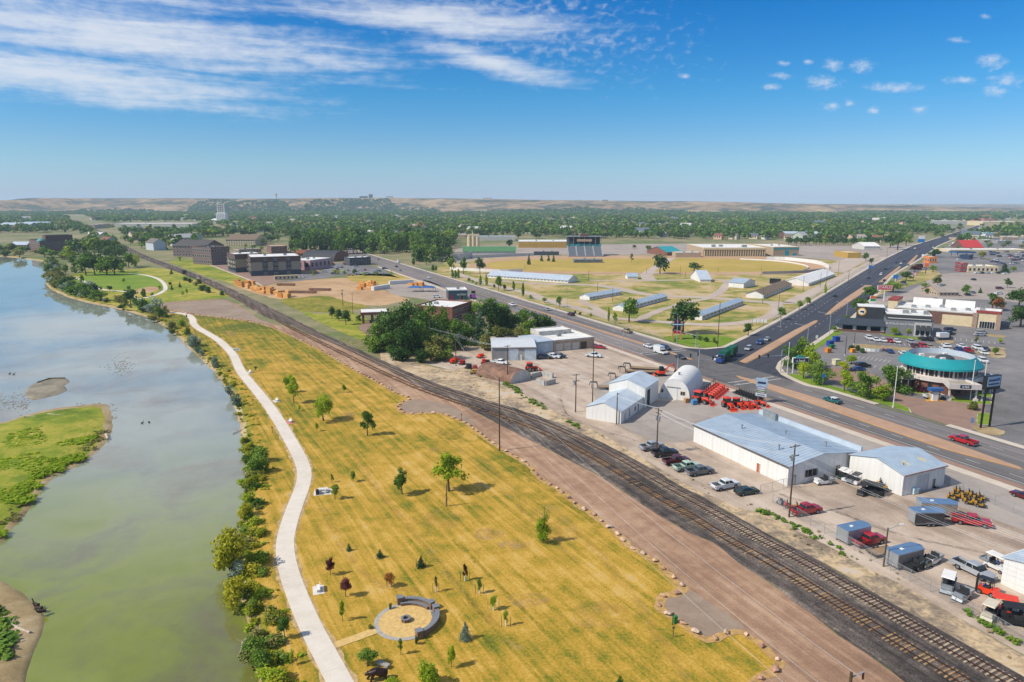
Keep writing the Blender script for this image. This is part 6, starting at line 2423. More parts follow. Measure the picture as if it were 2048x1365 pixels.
tg = 'orange tractors for sale'
tractor(1400,806,-.75,'largest orange cab tractor with loader, beside the arched hut door',tg,True,1.35)
for k in range(6):
 t_ = k / 5
 tractor(1414 + 22 * t_,795 - 17 * t_,-.7,'orange loader tractor with roll bar in line along the arched hut',tg,False,1.05)
for k,(x,y,cb,sc_) in enumerate(((1455,816,True,1.15),(1474,814,True,1.0),(1488,814,False,.95),(1501,814,False,.95),(1519,811,False,.9))):
 tractor(x,y,-1.35 + .12 * k,('red roofed orange cab tractor in the front display row','orange and black cab tractor with raised arm in the display row','orange loader tractor in front display row near the roadside sign')[min(k,2)],tg,cb,sc_)
tractor(1062,743,.3,'red tractor beside the rusty arched hut',None,True,1.2)

# ---- zero-turn mowers
md = MB(); md.box(-.9,.35,-.35,.35,.3,.62); md.box(-.95,-.5,-.4,.4,.6,.85)
deck = MB(); deck.box(-.35,.6,-.72,.72,.14,.34)
ms = MB(); ms.box(-.45,.05,-.26,.26,.62,.76); ms.box(-.52,-.42,-.26,.26,.7,1.15)
mr = MB()
for s in (-1,1):
 mr.box(-.6,-.53,s * .42 - .03,s * .42 + .03,.6,1.35)
mr.box(-.6,-.53,-.45,.45,1.3,1.37)
lev = MB()
lev.box(.1,.14,-.02,.02,.6,1.1)
levm = lev.mesh('steering_lever',steel_m)
mw,mf = wheel_mesh(.3,.28),wheel_mesh(.16,.14)


def mower(x,y,rz,label,group,m=yel_m,dk=None,sc=1.05):
 key = 'mower_' + m.name
 if key not in CARP:
  CARP[key] = (md.mesh('engine_body',m),deck.mesh('cutting_deck',dk or plast),ms.mesh('seat',seat_m),mr.mesh('roll_bar',steel_m))
 a = CARP[key]
 return put('zero_turn_mower',label,'mower',G(x,y),rz,[('engine_body',a[0]),('cutting_deck',a[1]),('seat',a[2]),('roll_bar',a[3]),('steering_lever',levm,(0,.3,0)),('steering_lever',levm,(0,-.3,0)),('wheel',mw,(-.5,.55,.3)),('wheel',mw,(-.5,-.55,.3)),('wheel',mf,(.85,.45,.16)),('wheel',mf,(.85,-.45,.16))],group,sc)


for k,(x,y) in enumerate(((1905,1000),(1914,995),(1918,987),(1925,990),(1933,998),(1939,1008),(1934,1003),(1944,993),(1950,997),(1958,1003),(1961,1014),(1965,1000),(1956,1010))):
 mower(x,y,ANG_U + .6,'yellow and black riding mower in the fenced display cluster','riding mowers by the chain fence')
for k in range(10):
 t_ = k / 9
 mower(1474 + 42 * t_,787 + 15 * t_,ANG_V + 2.6,'black riding mower with roll bar in the roadside line','black mowers by the roadside sign',plast,steel_m,1.25)
mower(1865,974,-.5,'red riding mower at the white building wall',None,M('mower_red','9c1a18',.4))
mower(1580,1016,-.5,'orange mower beside the leaning pole fence',None,orange_m)
mower(1600,1020,-.2,'yellow mower beside the red pickup',None,yel_m)
mower(1565,1009,.5,'grey and black mower near the chain gate',None,galv)
mower(1768,979,-.6,'yellow machine against the long white wall',None,yel_m,None,1.5)

# ---- golf carts and utility carts
gb = MB(); frus(gb,(-1.2,1.15,.55,.3),(-1.15,.9,.55,.75)); gb.box(.55,1.1,-.5,.5,.7,1.0)
gs = MB(); gs.box(-.55,.1,-.5,.5,.75,.95); gs.box(-.62,-.5,-.5,.5,.9,1.4)
gr = MB(); frus(gr,(-1.1,.95,.6,1.85),(-1.05,.85,.55,1.93))
gpst = MB()
for s in (-1,1):
 gpst.tube((.9,s * .5,.95),(.75,s * .5,1.88),.025,n=4); gpst.tube((-.95,s * .5,.75),(-.95,s * .5,1.88),.025,n=4)
gw = wheel_mesh(.23,.2)
gbed = MB(); gbed.box(-1.75,-.65,-.6,.6,.7,.78); gbed.box(-1.75,-1.7,-.6,.6,.75,1.02); gbed.box(-1.7,-.65,-.6,-.55,.75,1.02); gbed.box(-1.7,-.65,.55,.6,.75,1.02)
roofs = {'white': gr.mesh('canopy',white_trim),'beige': gr.mesh('canopy',beige_m),'black': gr.mesh('canopy',plast),'orange': gr.mesh('canopy',orange_m)}
gbody = {k: gb.mesh('body',m) for k,m in (('white',paint('white','')),('black',plast),('green',paint('dark green','')),('orange',orange_m),('grey',galv),('beige',beige_m))}
gsm,gpm,gbedm = gs.mesh('seat',seat_m),gpst.mesh('post',steel_m),gbed.mesh('cargo_bed',galv)


def cart(x,y,rz,label,group=None,body='white',roof='white',bed=False,sc=1.15):
 ps = [('body',gbody[body]),('seat',gsm)] + [('wheel',gw,(a,s * .48,.23)) for a in (.8,-.8) for s in (-1,1)]
 if roof:
  ps += [('canopy',roofs[roof]),('canopy_post',gpm)]
 if bed:
  ps += [('cargo_bed',gbedm)]
 return put('utility_cart' if bed else 'golf_cart',label,'cart',G(x,y),rz,ps,group,sc)


cart(1644,969,ANG_V + 2.9,'white utility cart with cargo bed by the long shop wall',None,'white',None,True,1.3)
for k,(x,y,bd,rf_) in enumerate(((1686,958,'green','white'),(1694,962,'white','white'),(1703,965,'white',None),(1712,968,'white','black'))):
 cart(x,y,ANG_U + 1.9,'cart in the line between the two white shops','carts between the shops',bd,rf_,rf_ is None)
for k,(x,y) in enumerate(((1725,990),(1737,987),(1748,990),(1757,992))):
 cart(x,y,ANG_V + 3.4,'black golf cart with dark canopy lined up before the white wall','black carts by the white wall','black','black')
for k,(x,y,bd) in enumerate(((1824,1140,'black'),(1836,1137,'black'),(1851,1133,'green'),(1864,1127,'white'))):
 cart(x,y,ANG_V + 3.3,('black' if bd == 'black' else bd) + ' open utility cart in line behind the grey trailer','utility carts behind the grey trailer',bd,None,True,1.2)
cart(1894,1183,ANG_V + 3.6,'grey cab utility vehicle with white roof near the fence',None,'grey','white',True,1.4)
cart(1922,1200,ANG_V + 3.3,'grey cargo cart without canopy next to the white roofed cart',None,'grey',None,True,1.25)
cart(1978,1238,ANG_V + 3.4,'beige golf cart with cream canopy near the fence',None,'beige','beige',False,1.25)
cart(2004,1230,ANG_V + 2.2,'orange cab utility vehicle beside the cream golf cart',None,'orange','orange',True,1.45)
cart(2026,1248,ANG_V + 2.4,'black cab utility vehicle at the fence end',None,'black','black',True,1.45)
cart(1992,1140,-1.2,'white canopied cart with driver beside the white shop',None,'white','white',True,1.3)

# ---- trailers
trw = wheel_mesh(.34,.22)


def enclosed(x,y,rz,label,L,side,roof_m,group='enclosed trailers in the yard',W=1.2,h=2.1):
 bx_ = MB(); bx_.prism([(-L / 2,-W),(L / 2 - .6,-W),(L / 2,-.2),(L / 2,.2),(L / 2 - .6,W),(-L / 2,W)],.5,.5 + h)
 rf = MB(); rf.prism([(-L / 2 - .02,-W - .02),(L / 2 - .6,-W - .02),(L / 2 + .02,-.2),(L / 2 + .02,.2),(L / 2 - .6,W + .02),(-L / 2 - .02,W + .02)],.5 + h,.58 + h)
 fr = MB(); fr.tube((L / 2 - .5,-.9,.5),(L / 2 + 1.3,0,.5),.06,n=4); fr.tube((L / 2 - .5,.9,.5),(L / 2 + 1.3,0,.5),.06,n=4)
 tr = MB()
 for zz in (.5,.5 + h - .06):
  tr.box(-L / 2 - .03,L / 2 - .6,-W - .03,-W,zz,zz + .08); tr.box(-L / 2 - .03,L / 2 - .6,W,W + .03,zz,zz + .08); tr.box(-L / 2 - .03,-L / 2,-W,W,zz,zz + .08)
 dr = MB(); dr.box(L * .22,L * .22 + .8,-W - .025,-W,.7,2.3)
 vt = MB(); vt.box(-L * .2,-L * .2 + .5,-.25,.25,.58 + h,.68 + h)
 rdoor = MB(); rdoor.box(-L / 2 - .04,-L / 2,-W + .1,W - .1,.6,.4 + h)
 ax = [('wheel',trw,(q,s * (W + .02),.34)) for q in (-.45,.4) for s in (-1,1)]
 fe = MB()
 for s in (-1,1):
  fe.box(-.95,.9,s * (W + .02) - .12,s * (W + .02) + .12,.7,.76)
 return put('enclosed_trailer',label,'trailer',G(x,y),rz,[('box',bx_.mesh('box',side),None,[('edge_trim',tr.mesh('edge_trim',alu))]),('roof',rf.mesh('roof',roof_m),None,[('roof_vent',vt.mesh('vent',white_trim))]),('side_door',dr.mesh('door',side)),('rear_door',rdoor.mesh('rear_door',alu)),('tongue',fr.mesh('tongue',steel_m)),('fender',fe.mesh('fender',alu))] + ax,group)


roof_b = M('trailer_roof_metal','6d8aa6',.35,.06,.8,metal=.4)
enclosed(1708,1081,ANG_V - .05,'silver enclosed trailer with blue-grey roof near red pickup',5.6,alu,roof_b)
enclosed(1853,1048,.0,'dark grey enclosed trailer hitched to the red pickup',5.6,M('trailer_charcoal','3d3b3b',.5),roof_b)
enclosed(1873,1030,-.15,'tan enclosed trailer behind the dark hitched trailer',6.4,M('trailer_tan','8d8377',.5),roof_b)
enclosed(1809,1128,ANG_V - .05,'grey enclosed trailer with two roof vents by the fence',6.0,M('trailer_grey','837c76',.45,.05,.8,metal=.2),roof_b)
# wooden deck trailer
fb = MB(); fb.box(-2.2,2.2,-1,1,.5,.56)
fr = MB()
for s in (-1,1):
 fr.box(-2.3,2.3,s * 1.0 - .05,s * 1.0 + .05,.45,.6)
fr.box(-2.3,-2.2,-1,1,.45,.6); fr.tube((2.2,-.7,.5),(3.3,0,.5),.05,n=4); fr.tube((2.2,.7,.5),(3.3,0,.5),.05,n=4)
put('flat_trailer','plank decked flat trailer beside the bright red pickup','trailer',G(1763,1108),ANG_V - .1,[('deck',fb.mesh('deck',wood_d)),('frame',fr.mesh('frame',steel_m))] + [('wheel',trw,(q,s * 1.15,.34)) for q in (-.4,.4) for s in (-1,1)])
# gooseneck trailers
gd = MB(); gd.box(-7,3.5,-1.2,1.2,.85,.98)
gf = MB()
for s in (-1,1):
 gf.box(-7,3.6,s * 1.15 - .08,s * 1.15 + .08,.55,.86)
 gf.tube((3.4,s * .8,.8),(3.7,s * .7,2.1),.12,n=5); gf.tube((3.7,s * .7,2.1),(5.6,s * .25,2.2),.12,n=5)
gf.tube((5.6,0,2.3),(5.9,0,1.2),.12,n=5); gf.tube((5.2,0,2.2),(5.2,0,.1),.08,n=5)
grm = MB(); grm.box(-8.6,-7.0,-1.1,-.4,.5,.9); grm.box(-8.6,-7.0,.4,1.1,.5,.9)
gmesh = (gd.mesh('deck',wood_d),gf.mesh('gooseneck_frame',steel_m),grm.mesh('ramp',steel_m))
for k,(x0,y0,x1,y1) in enumerate(((1182,770,1262,773),(1215,752,1300,754),(1236,738,1316,741),(1252,731,1318,735))):
 a_,b_ = G(x0,y0 + 8),G(x1,y1 + 8)
 rz = math.atan2(a_.y - b_.y,a_.x - b_.x)
 put('gooseneck_trailer','long black gooseneck flat trailer in the yard behind the stepped shop','trailer',a_ + (b_ - a_) * .45,rz,[('deck',gmesh[0]),('gooseneck_frame',gmesh[1]),('ramp',gmesh[2])] + [('wheel',trw,(q,s * 1.05,.34)) for q in (-2.5,-3.4) for s in (-1,1)],'gooseneck trailers in the yard')
# ---- mini excavator
ub = MB(); frus(ub,(-1.1,.9,.85,.75),(-1.0,.8,.8,1.35))
tk = MB()
for s in (-1,1):
 tk.extr([(-1.2,.15),(-1.0,0),(1.0,0),(1.2,.15),(1.2,.4),(1.0,.55),(-1.0,.55),(-1.2,.4)],s * .75 - .2,s * .75 + .2)
ec = MB(); frus(ec,(-.6,.7,.45,1.35),(-.5,.5,.42,2.5))
bm2 = MB(); bm2.path([(.9,-.3,1.1),(1.8,-.3,2.6),(3.0,-.3,3.2)],[.16,.16,.13],6); st2 = MB(); st2.tube((3.0,-.3,3.2),(3.8,-.3,1.6),.13,n=6); bk = MB(); bk.extr([(3.6,1.6),(4.0,1.6),(4.0,1.0),(3.4,.9)],-.7,.1)
bl2 = MB(); bl2.box(-1.9,-1.75,-1,1,.1,.6)
put('mini_excavator','orange-red mini excavator with folded boom behind the arched hut','excavator',G(1322,752),.1,[('cabin_base',ub.mesh('upper_body',orange_m)),('cab',ec.mesh('cab',glassv)),('track',tk.mesh('track',tyre_m)),('boom',bm2.mesh('boom',orange_m),None,[('stick',st2.mesh('stick',orange_m)),('bucket',bk.mesh('bucket',steel_m))]),('blade',bl2.mesh('blade',orange_m))],None,1.25)
# ---- forklift
fb = MB(); frus(fb,(-1.2,.7,.55,.3),(-1.1,.6,.5,1.0)); cw_ = MB(); cw_.box(-1.5,-1.0,-.5,.5,.4,1.1)
mst = MB()
for s in (-1,1):
 mst.box(.8,.92,s * .35 - .06,s * .35 + .06,.1,2.3)
mst.box(.8,.92,-.35,.35,2.2,2.3); fk = MB()
for s in (-1,1):
 fk.box(.92,1.9,s * .25 - .05,s * .25 + .05,.1,.15)
og = MB(); og.box(-.9,.6,-.5,.5,2.05,2.12)
for s in (-1,1):
 og.tube((.55,s * .45,1.0),(.5,s * .45,2.06),.04,n=4); og.tube((-.85,s * .45,1.0),(-.85,s * .45,2.06),.04,n=4)
put('forklift','orange forklift beside the silver pickup','forklift',G(1968,1187),2.3,[('body',fb.mesh('body',orange_m)),('counterweight',cw_.mesh('counterweight',orange_m)),('mast',mst.mesh('mast',steel_m),None,[('fork',fk.mesh('fork',steel_m))]),('overhead_guard',og.mesh('guard',steel_m)),('seat',gsm,(.1,0,.1))] + [('wheel',trw,(q,s * .5,.34)) for q in (-.9,.45) for s in (-1,1)],None,1.15)
# red tow-behind spreaders and implements by the grove
for x,y,c_ in ((905,727,orange_m),(912,724,orange_m),(925,729,M('implement_red','9c2418',.5)),(938,737,steel_m),(950,740,M('implement_red','9c2418',.5)),(962,716,orange_m),(968,727,orange_m),(975,729,plast),(950,748,yel_m)):
 key = 'impl_' + c_.name
 if key not in CARP:
  a_ = MB(); a_.box(-1.3,1.3,-.7,.7,.5,.9); frus(a_,(-.8,.8,.5,.9),(-1.0,1.0,.65,1.5))
  t_ = MB(); t_.tube((1.3,0,.6),(2.6,0,.45),.07,n=5); t_.box(-1.5,-1.3,-1.1,1.1,.2,.5)
  CARP[key] = (a_.mesh('hopper',c_),t_.mesh('drawbar',steel_m))
 put('farm_implement',{'tractor_orange': 'orange','implement_red': 'dull red','painted_steel_black': 'black','black_plastic': 'dark','mower_yellow': 'yellow'}[c_.name] + ' farm implement parked beside the dense grove','implement',G(x,y),rc.uniform(0,3),[('hopper',CARP[key][0]),('drawbar',CARP[key][1]),('wheel',trw,(0,.8,.34)),('wheel',trw,(0,-.8,.34))],'farm implements beside the grove')
# ================================================================== RAILWAY
tie_m = [M('weathered_tie_%d' % k,c,.9,.22,3) for k,c in enumerate(('94806a','a8947a','857060'))]
tie_r = [M('rusty_tie_%d' % k,c,.9,.22,3) for k,c in enumerate(('8a6a48','9a7c56','7c6248'))]
rail_m = M('rusty_rail_steel','4c3a32',.55,.2,2,metal=.5)


def railway(name,label,line,tms,seed):
 r = random.Random(seed)
 root = struct(link(name,None),label)
 L = [0.0]
 for i in range(1,len(line)):
  L.append(L[-1] + (line[i] - line[i - 1]).length)
 tot = L[-1]

 def at(d):
  k = max(0,min(len(line) - 2,int(np.searchsorted(L,d)) - 1))
  q = (d - L[k]) / max(1e-6,L[k + 1] - L[k])
  return line[k].lerp(line[k + 1],q),(line[k + 1] - line[k]).normalized()
 tm = []
 for m in tms:
  mb = MB(); mb.box(-.13,.13,-1.3,1.3,0,.13); tm.append(mb.mesh('tie',m))
 n = 0
 far = MB()
 d = tot - 0.3
 while d > tot - 520:
  p,t_ = at(d)
  if p.y > 40:
   a = math.atan2(t_.y,t_.x) + r.uniform(-.05,.05)
   if seed == 5 and r.random() < .3:
    d -= .62
    continue
   if n < 300:
    link('tie',tm[r.randrange(3)],root,(p.x,p.y,.03 + r.uniform(-.015,.015) - (.05 if n > 170 else 0)),a)
   else:
    far.obox(p.x,p.y,.03,.26,2.6,.13,a)
   n += 1
  d -= .62
 o = far.obj('tie',tms[0],root)
 o['kind'] = 'stuff'
 for s in (-.76,.76):
  e = offset_line(line,s)
  i_ = offset_line(line,s + .12)
  mb = MB()
  q = [k for k in range(len(line)) if 40 < line[k].y < 1500]
  for k in q:
   for pt,z in ((e[k],.1),(e[k],.29),(i_[k],.29),(i_[k],.1)):
    mb.v.append((pt.x,pt.y,z))
  for k in range(len(q) - 1):
   for j in range(3):
    a = k * 4 + j
    mb.f.append((a,a + 4,a + 5,a + 1)); mb.m.append(0)
  mb.obj('rail',rail_m,root)
 return root


railway('railway_track','rusty track nearer the dealer yard',trackA,tie_m,4)
trackB = offset_line(trackA,-4.8)
railway('railway_track','overgrown track with orange rusty ties',trackB,tie_r,5)

# ================================================================== BOULDERS
def rock_mesh(seed,m):
 r = random.Random(seed)
 bm = bmesh.new()
 for _ in range(16):
  v = Vector((r.gauss(0,1),r.gauss(0,1),r.gauss(0,1))).normalized()
  bm.verts.new((v.x * r.uniform(.8,1.05),v.y * r.uniform(.55,.8),v.z * r.uniform(.45,.65)))
 bmesh.ops.convex_hull(bm,input=bm.verts)
 for v in [v for v in bm.verts if not v.link_faces]:
  bm.verts.remove(v)
 me = bpy.data.meshes.new('boulder')
 bm.to_mesh(me)
 bm.free()
 me.materials.append(m)
 return me


stone_m = [M('sandstone_%d' % k,c,.9,.2,3,bump=.5) for k,c in enumerate(('b89474','c7a584','a8806a','bfa58e'))]
ROCK = [rock_mesh(k,stone_m[k % 4]) for k in range(12)]
rb_ = random.Random(9)
spots = [Vector(p) for p in smooth_line(boulder_line[:-2],.25)]
d_acc,last = 0.0,spots[0]
nbld = 0
for p in spots:
 d_acc += (p - last).length
 last = p
 if d_acc > 2.2 + rb_.uniform(-.3,.9):
  d_acc = 0
  k = rb_.randrange(12)
  s = rb_.uniform(.42,.72)
  o = link('boulder',ROCK[k],None,(p.x + rb_.uniform(-.2,.2),p.y + rb_.uniform(-.2,.2),.08 + s * .38),rb_.uniform(0,6.28),(s,s,s * rb_.uniform(.8,1.05)))
  tag(o,('tan','pale tan','pinkish brown','greyish tan')[k % 4] + ' sandstone boulder lining the gravel road','boulder','boulders lining the gravel road')
  nbld += 1

# ================================================================== PARK
# fire-pit plaza
pc = G(812,1243)
R0 = 4.25
pav_t = M('tan_paver','c9a868',.85,.14,2)
pav_g = M('grey_border_paver','a09c94',.85,.12,2)
wall_st = M('ledge_stone_wall','7c6450',.9,.22,3)
cap_st = M('grey_cap_stone','74777b',.8,.1,2)
plaza = struct(link('plaza',None,None,(pc.x,pc.y,0)),'round paver plaza')
MB().prism([(R0 * math.cos(i * .13),R0 * math.sin(i * .13)) for i in range(48)],.02,.082).obj('bedding',pav_t,plaza)
for k in range(1,8):
 r0,r1 = R0 * (k - 1) / 7,R0 * k / 7
 m = pav_g if k == 7 else pav_t
 n = max(6,int(2 * math.pi * r1 / .62))
 for i in range(n):
  a0,a1 = 2 * math.pi * (i + .015) / n,2 * math.pi * (i + .985) / n
  mb = MB()
  mb.prism([(r * math.cos(a),r * math.sin(a)) for r,a in ((r0 + .01,a0),(r1,a0),(r1,(a0 + a1) / 2),(r1,a1),(r0 + .01,a1))],.06,.09 + rb_.uniform(-.004,.004))
  mb.obj('paver',m,plaza)
mb = MB()
lk = px([(752,1262),(725,1272),(700,1281),(672,1291)])
ribbon('plaza_path',smooth_line(lk,1),1.35,.075,pav_t)


def arc_wall(a0,a1,label):
 r = thing('curved_seat_wall',label,'wall',(pc.x,pc.y,0))
 n = 9
 for i in range(n):
  t0,t1 = a0 + (a1 - a0) * (i + .02) / n,a0 + (a1 - a0) * (i + .98) / n
  for nm,ra,rb2,z0,z1,m in (('stone',R0 - .25,R0 + .2,.0,.85,wall_st),('cap_stone',R0 - .32,R0 + .27,.855,.95,cap_st),('seat_stone',R0 - .7,R0 - .26,.0,.42,wall_st),('seat_cap',R0 - .75,R0 - .26,.425,.5,cap_st)):
   mb = MB()
   mb.prism([(ra * math.cos(t0),ra * math.sin(t0)),(rb2 * math.cos(t0),rb2 * math.sin(t0)),(rb2 * math.cos(t1),rb2 * math.sin(t1)),(ra * math.cos(t1),ra * math.sin(t1))],z0,z1)
   mb.obj(nm,m,r)
 for a in (a0,a1):
  po = one('pillar',wall_st,r,'obox',R0 * math.cos(a),R0 * math.sin(a),.55,.75,.75,1.1,a)
  one('pillar_cap',cap_st,po,'obox',R0 * math.cos(a),R0 * math.sin(a),1.16,.9,.9,.1,a)


arc_wall(math.radians(110),math.radians(44),'curved stone seat wall at the back of the fire-pit plaza')
arc_wall(math.radians(26),math.radians(-58),'curved stone seat wall at the side of the fire-pit plaza')
r = thing('fire_pit','low round stone fire pit in the paver plaza','fire pit',(pc.x,pc.y,.09))
for i in range(10):
 a = 2 * math.pi * i / 10
 one('stone',wall_st,r,'obox',.5 * math.cos(a),.5 * math.sin(a),.2,.24,.3,.4,a)
 one('cap_stone',cap_st,r,'obox',.5 * math.cos(a),.5 * math.sin(a),.44,.32,.33,.08,a)
one('ash_bed',M('ash','4a4038',.95,.3,4),r,'tube',(0,0,.05),(0,0,.2),.38,n=12)
# bear statue: one skinned body
def skinned(name,verts,edges,mat,root_i=0,sub=2):
 me = bpy.data.meshes.new(name)
 me.from_pydata([v[:3] for v in verts],edges,[])
 o = bpy.data.objects.new(name,me)
 COL.objects.link(o)
 sk = o.modifiers.new('skin','SKIN')
 for i,v in enumerate(verts):
  sv = me.skin_vertices[0].data[i]
  sv.radius = (v[3],v[4] if len(v) > 4 else v[3])
  sv.use_root = (i == root_i)
 sb = o.modifiers.new('sub','SUBSURF')
 sb.levels = sub
 sb.render_levels = sub
 dg = bpy.context.evaluated_depsgraph_get()
 m2 = bpy.data.meshes.new_from_object(o.evaluated_get(dg))
 bpy.data.objects.remove(o)
 m2.materials.clear()
 m2.materials.append(mat)
 m2.polygons.foreach_set('use_smooth',[True] * len(m2.polygons))
 m2.name = name
 return m2


bronze = M('dark_bronze','2e1c18',.42,.25,4,metal=.35)
bv = [(-.75,0,1.0,.46),(-.25,0,1.02,.50),(.3,0,1.1,.50),(.72,0,1.14,.42),(1.05,0,1.05,.27),(1.32,0,.98,.23),(1.58,0,.86,.13),
  (.62,.24,.85,.24),(.72,.28,.5,.16),(.85,.3,.14,.13),(1.02,.3,.08,.11),
  (.62,-.24,.85,.24),(.98,-.27,.52,.16),(1.22,-.28,.16,.13),(1.4,-.28,.09,.11),
  (-.8,.24,.78,.30),(-.72,.28,.48,.19),(-.95,.28,.16,.13),(-.76,.28,.08,.12),
  (-.8,-.24,.78,.30),(-.5,-.28,.46,.19),(-.7,-.28,.16,.13),(-.5,-.28,.08,.12),(-1.12,0,.98,.2)]
be = [(0,1),(1,2),(2,3),(3,4),(4,5),(5,6),(3,7),(7,8),(8,9),(9,10),(3,11),(11,12),(12,13),(13,14),(0,15),(15,16),(16,17),(17,18),(0,19),(19,20),(20,21),(21,22),(0,23)]
bp = G(757,1360)
br = thing('bear_statue','dark bronze walking bear statue beside the concrete path','statue',(bp.x,bp.y,.03),math.pi + .22)
link('bear_body',skinned('bear_body',bv,be,bronze),br)
for s in (-1,1):
 mb = MB(); mb.ell((1.2,s * .17,1.22),(.05,.08,.08),8,5); mb.obj('ear',bronze,br,smooth=True)
granite = M('grey_granite','9a958c',.8,.2,5)
gp2 = G(766,1334)
r = thing('stone_bench','grey granite slab bench beside the bear statue','bench',gp2,-.5)
one('seat',granite,r,'box',-.9,.9,-.28,.28,.35,.55)
for s in (-.55,.55):
 one('leg',granite,r,'box',s - .15,s + .15,-.25,.25,0,.35)
# benches on pads
pink = M('pink_concrete','c07a70',.9,.08,1)
pale_c = M('pale_concrete_pad','cfc8bc',.9,.08,1)
bench_w = M('white_bench','cfcdc8',.6,.06,2)


def bench(x,y,rz,label,pad=pale_c,ps=(2.4,1.6),round_pad=False):
 r = thing('park_bench',label,'bench',G(x,y),rz)
 mb = MB()
 if round_pad:
  mb.prism([(1.7 * math.cos(2 * math.pi * i / 20),1.0 * math.sin(2 * math.pi * i / 20)) for i in range(20)],0,.06)
 else:
  mb.box(-ps[0] / 2,ps[0] / 2,-ps[1] / 2,ps[1] / 2,0,.06)
 mb.obj('pad',pad,r)
 one('seat',bench_w,r,'box',-.8,.8,-.25,.2,.42,.5)
 one('backrest',bench_w,r,'box',-.8,.8,.22,.3,.5,.95)
 for s in (-.65,.65):
  one('leg',bench_w,r,'box',s - .06,s + .06,-.22,.26,.05,.45)


bench(637,1181,-1.25,'white bench on a small pad by the purple trees')
bench(580,845,-.9,'white bench on a round pink pad',pink,round_pad=True)
bench(553,803,-.9,'white bench beside the path near a tall young tree')
bench(499,746,-.9,'white bench at the bend of the path')


def picnic(x,y,rz,label):
 r = thing('picnic_table',label,'picnic table',G(x,y),rz)
 one('pad',pale_c,r,'box',-1.7,1.7,-1.4,1.4,0,.06)
 one('table_top',bench_w,r,'box',-.95,.95,-.4,.4,.72,.8)
 for s in (-1,1):
  one('seat',bench_w,r,'box',-.95,.95,s * .78 - .15,s * .78 + .15,.42,.5)
  one('leg',bench_w,r,'box',s * .6 - .06,s * .6 + .06,-.85,.85,.06,.74)


picnic(471,701,.3,'white picnic table on a pad joined to the path')
picnic(646,985,.2,'grey picnic table on a pad beside a young tree')
for x,y,c_,lab in ((635,990,'2c2c2a','dark litter bin beside the grey picnic table'),(1350,1246,'2c7a34','green litter bin among the pull-out boulders'),(325,613,'5a4030','brown litter bin at the far gravel lot'),(373,634,'5a4030','brown litter bin by the boulder line far end')):
 r = thing('litter_bin',lab,'bin',G(x,y))
 m = M('bin_' + c_,c_,.6,.1,2)
 one('drum',m,r,'tube',(0,0,0),(0,0,.95),.3,.34,n=12)
 one('lid',m,r,'tube',(0,0,.95),(0,0,1.05),.36,.3,n=12)
for x,y,h_,lab,c_ in ((545,866,1.6,'thin dark sign post beside the path','2e4a48'),(1346,1275,1.6,'short post with grey sign by the pull-out','6a5a48'),(951,880,1.1,'white marker post in the lawn','d6d2c8'),(923,838,1.4,'thin brown post at the gravel road','6a5240'),(625,719,1.6,'thin metal frame post in the lawn','8a8f92'),(617,717,1.2,'low disc target post in the lawn','777b80'),(1345,1250,1.8,'brown stake beside the green bin','5a4632')):
 r = thing('marker_post',lab,'post',G(x,y))
 one('post',M('post_' + c_,c_,.7),r,'tube',(0,0,0),(0,0,h_),.06,n=6)
 one('plate',M('post_' + c_,c_,.7),r,'box',-.16,.16,-.08,-.05,h_ - .35,h_)

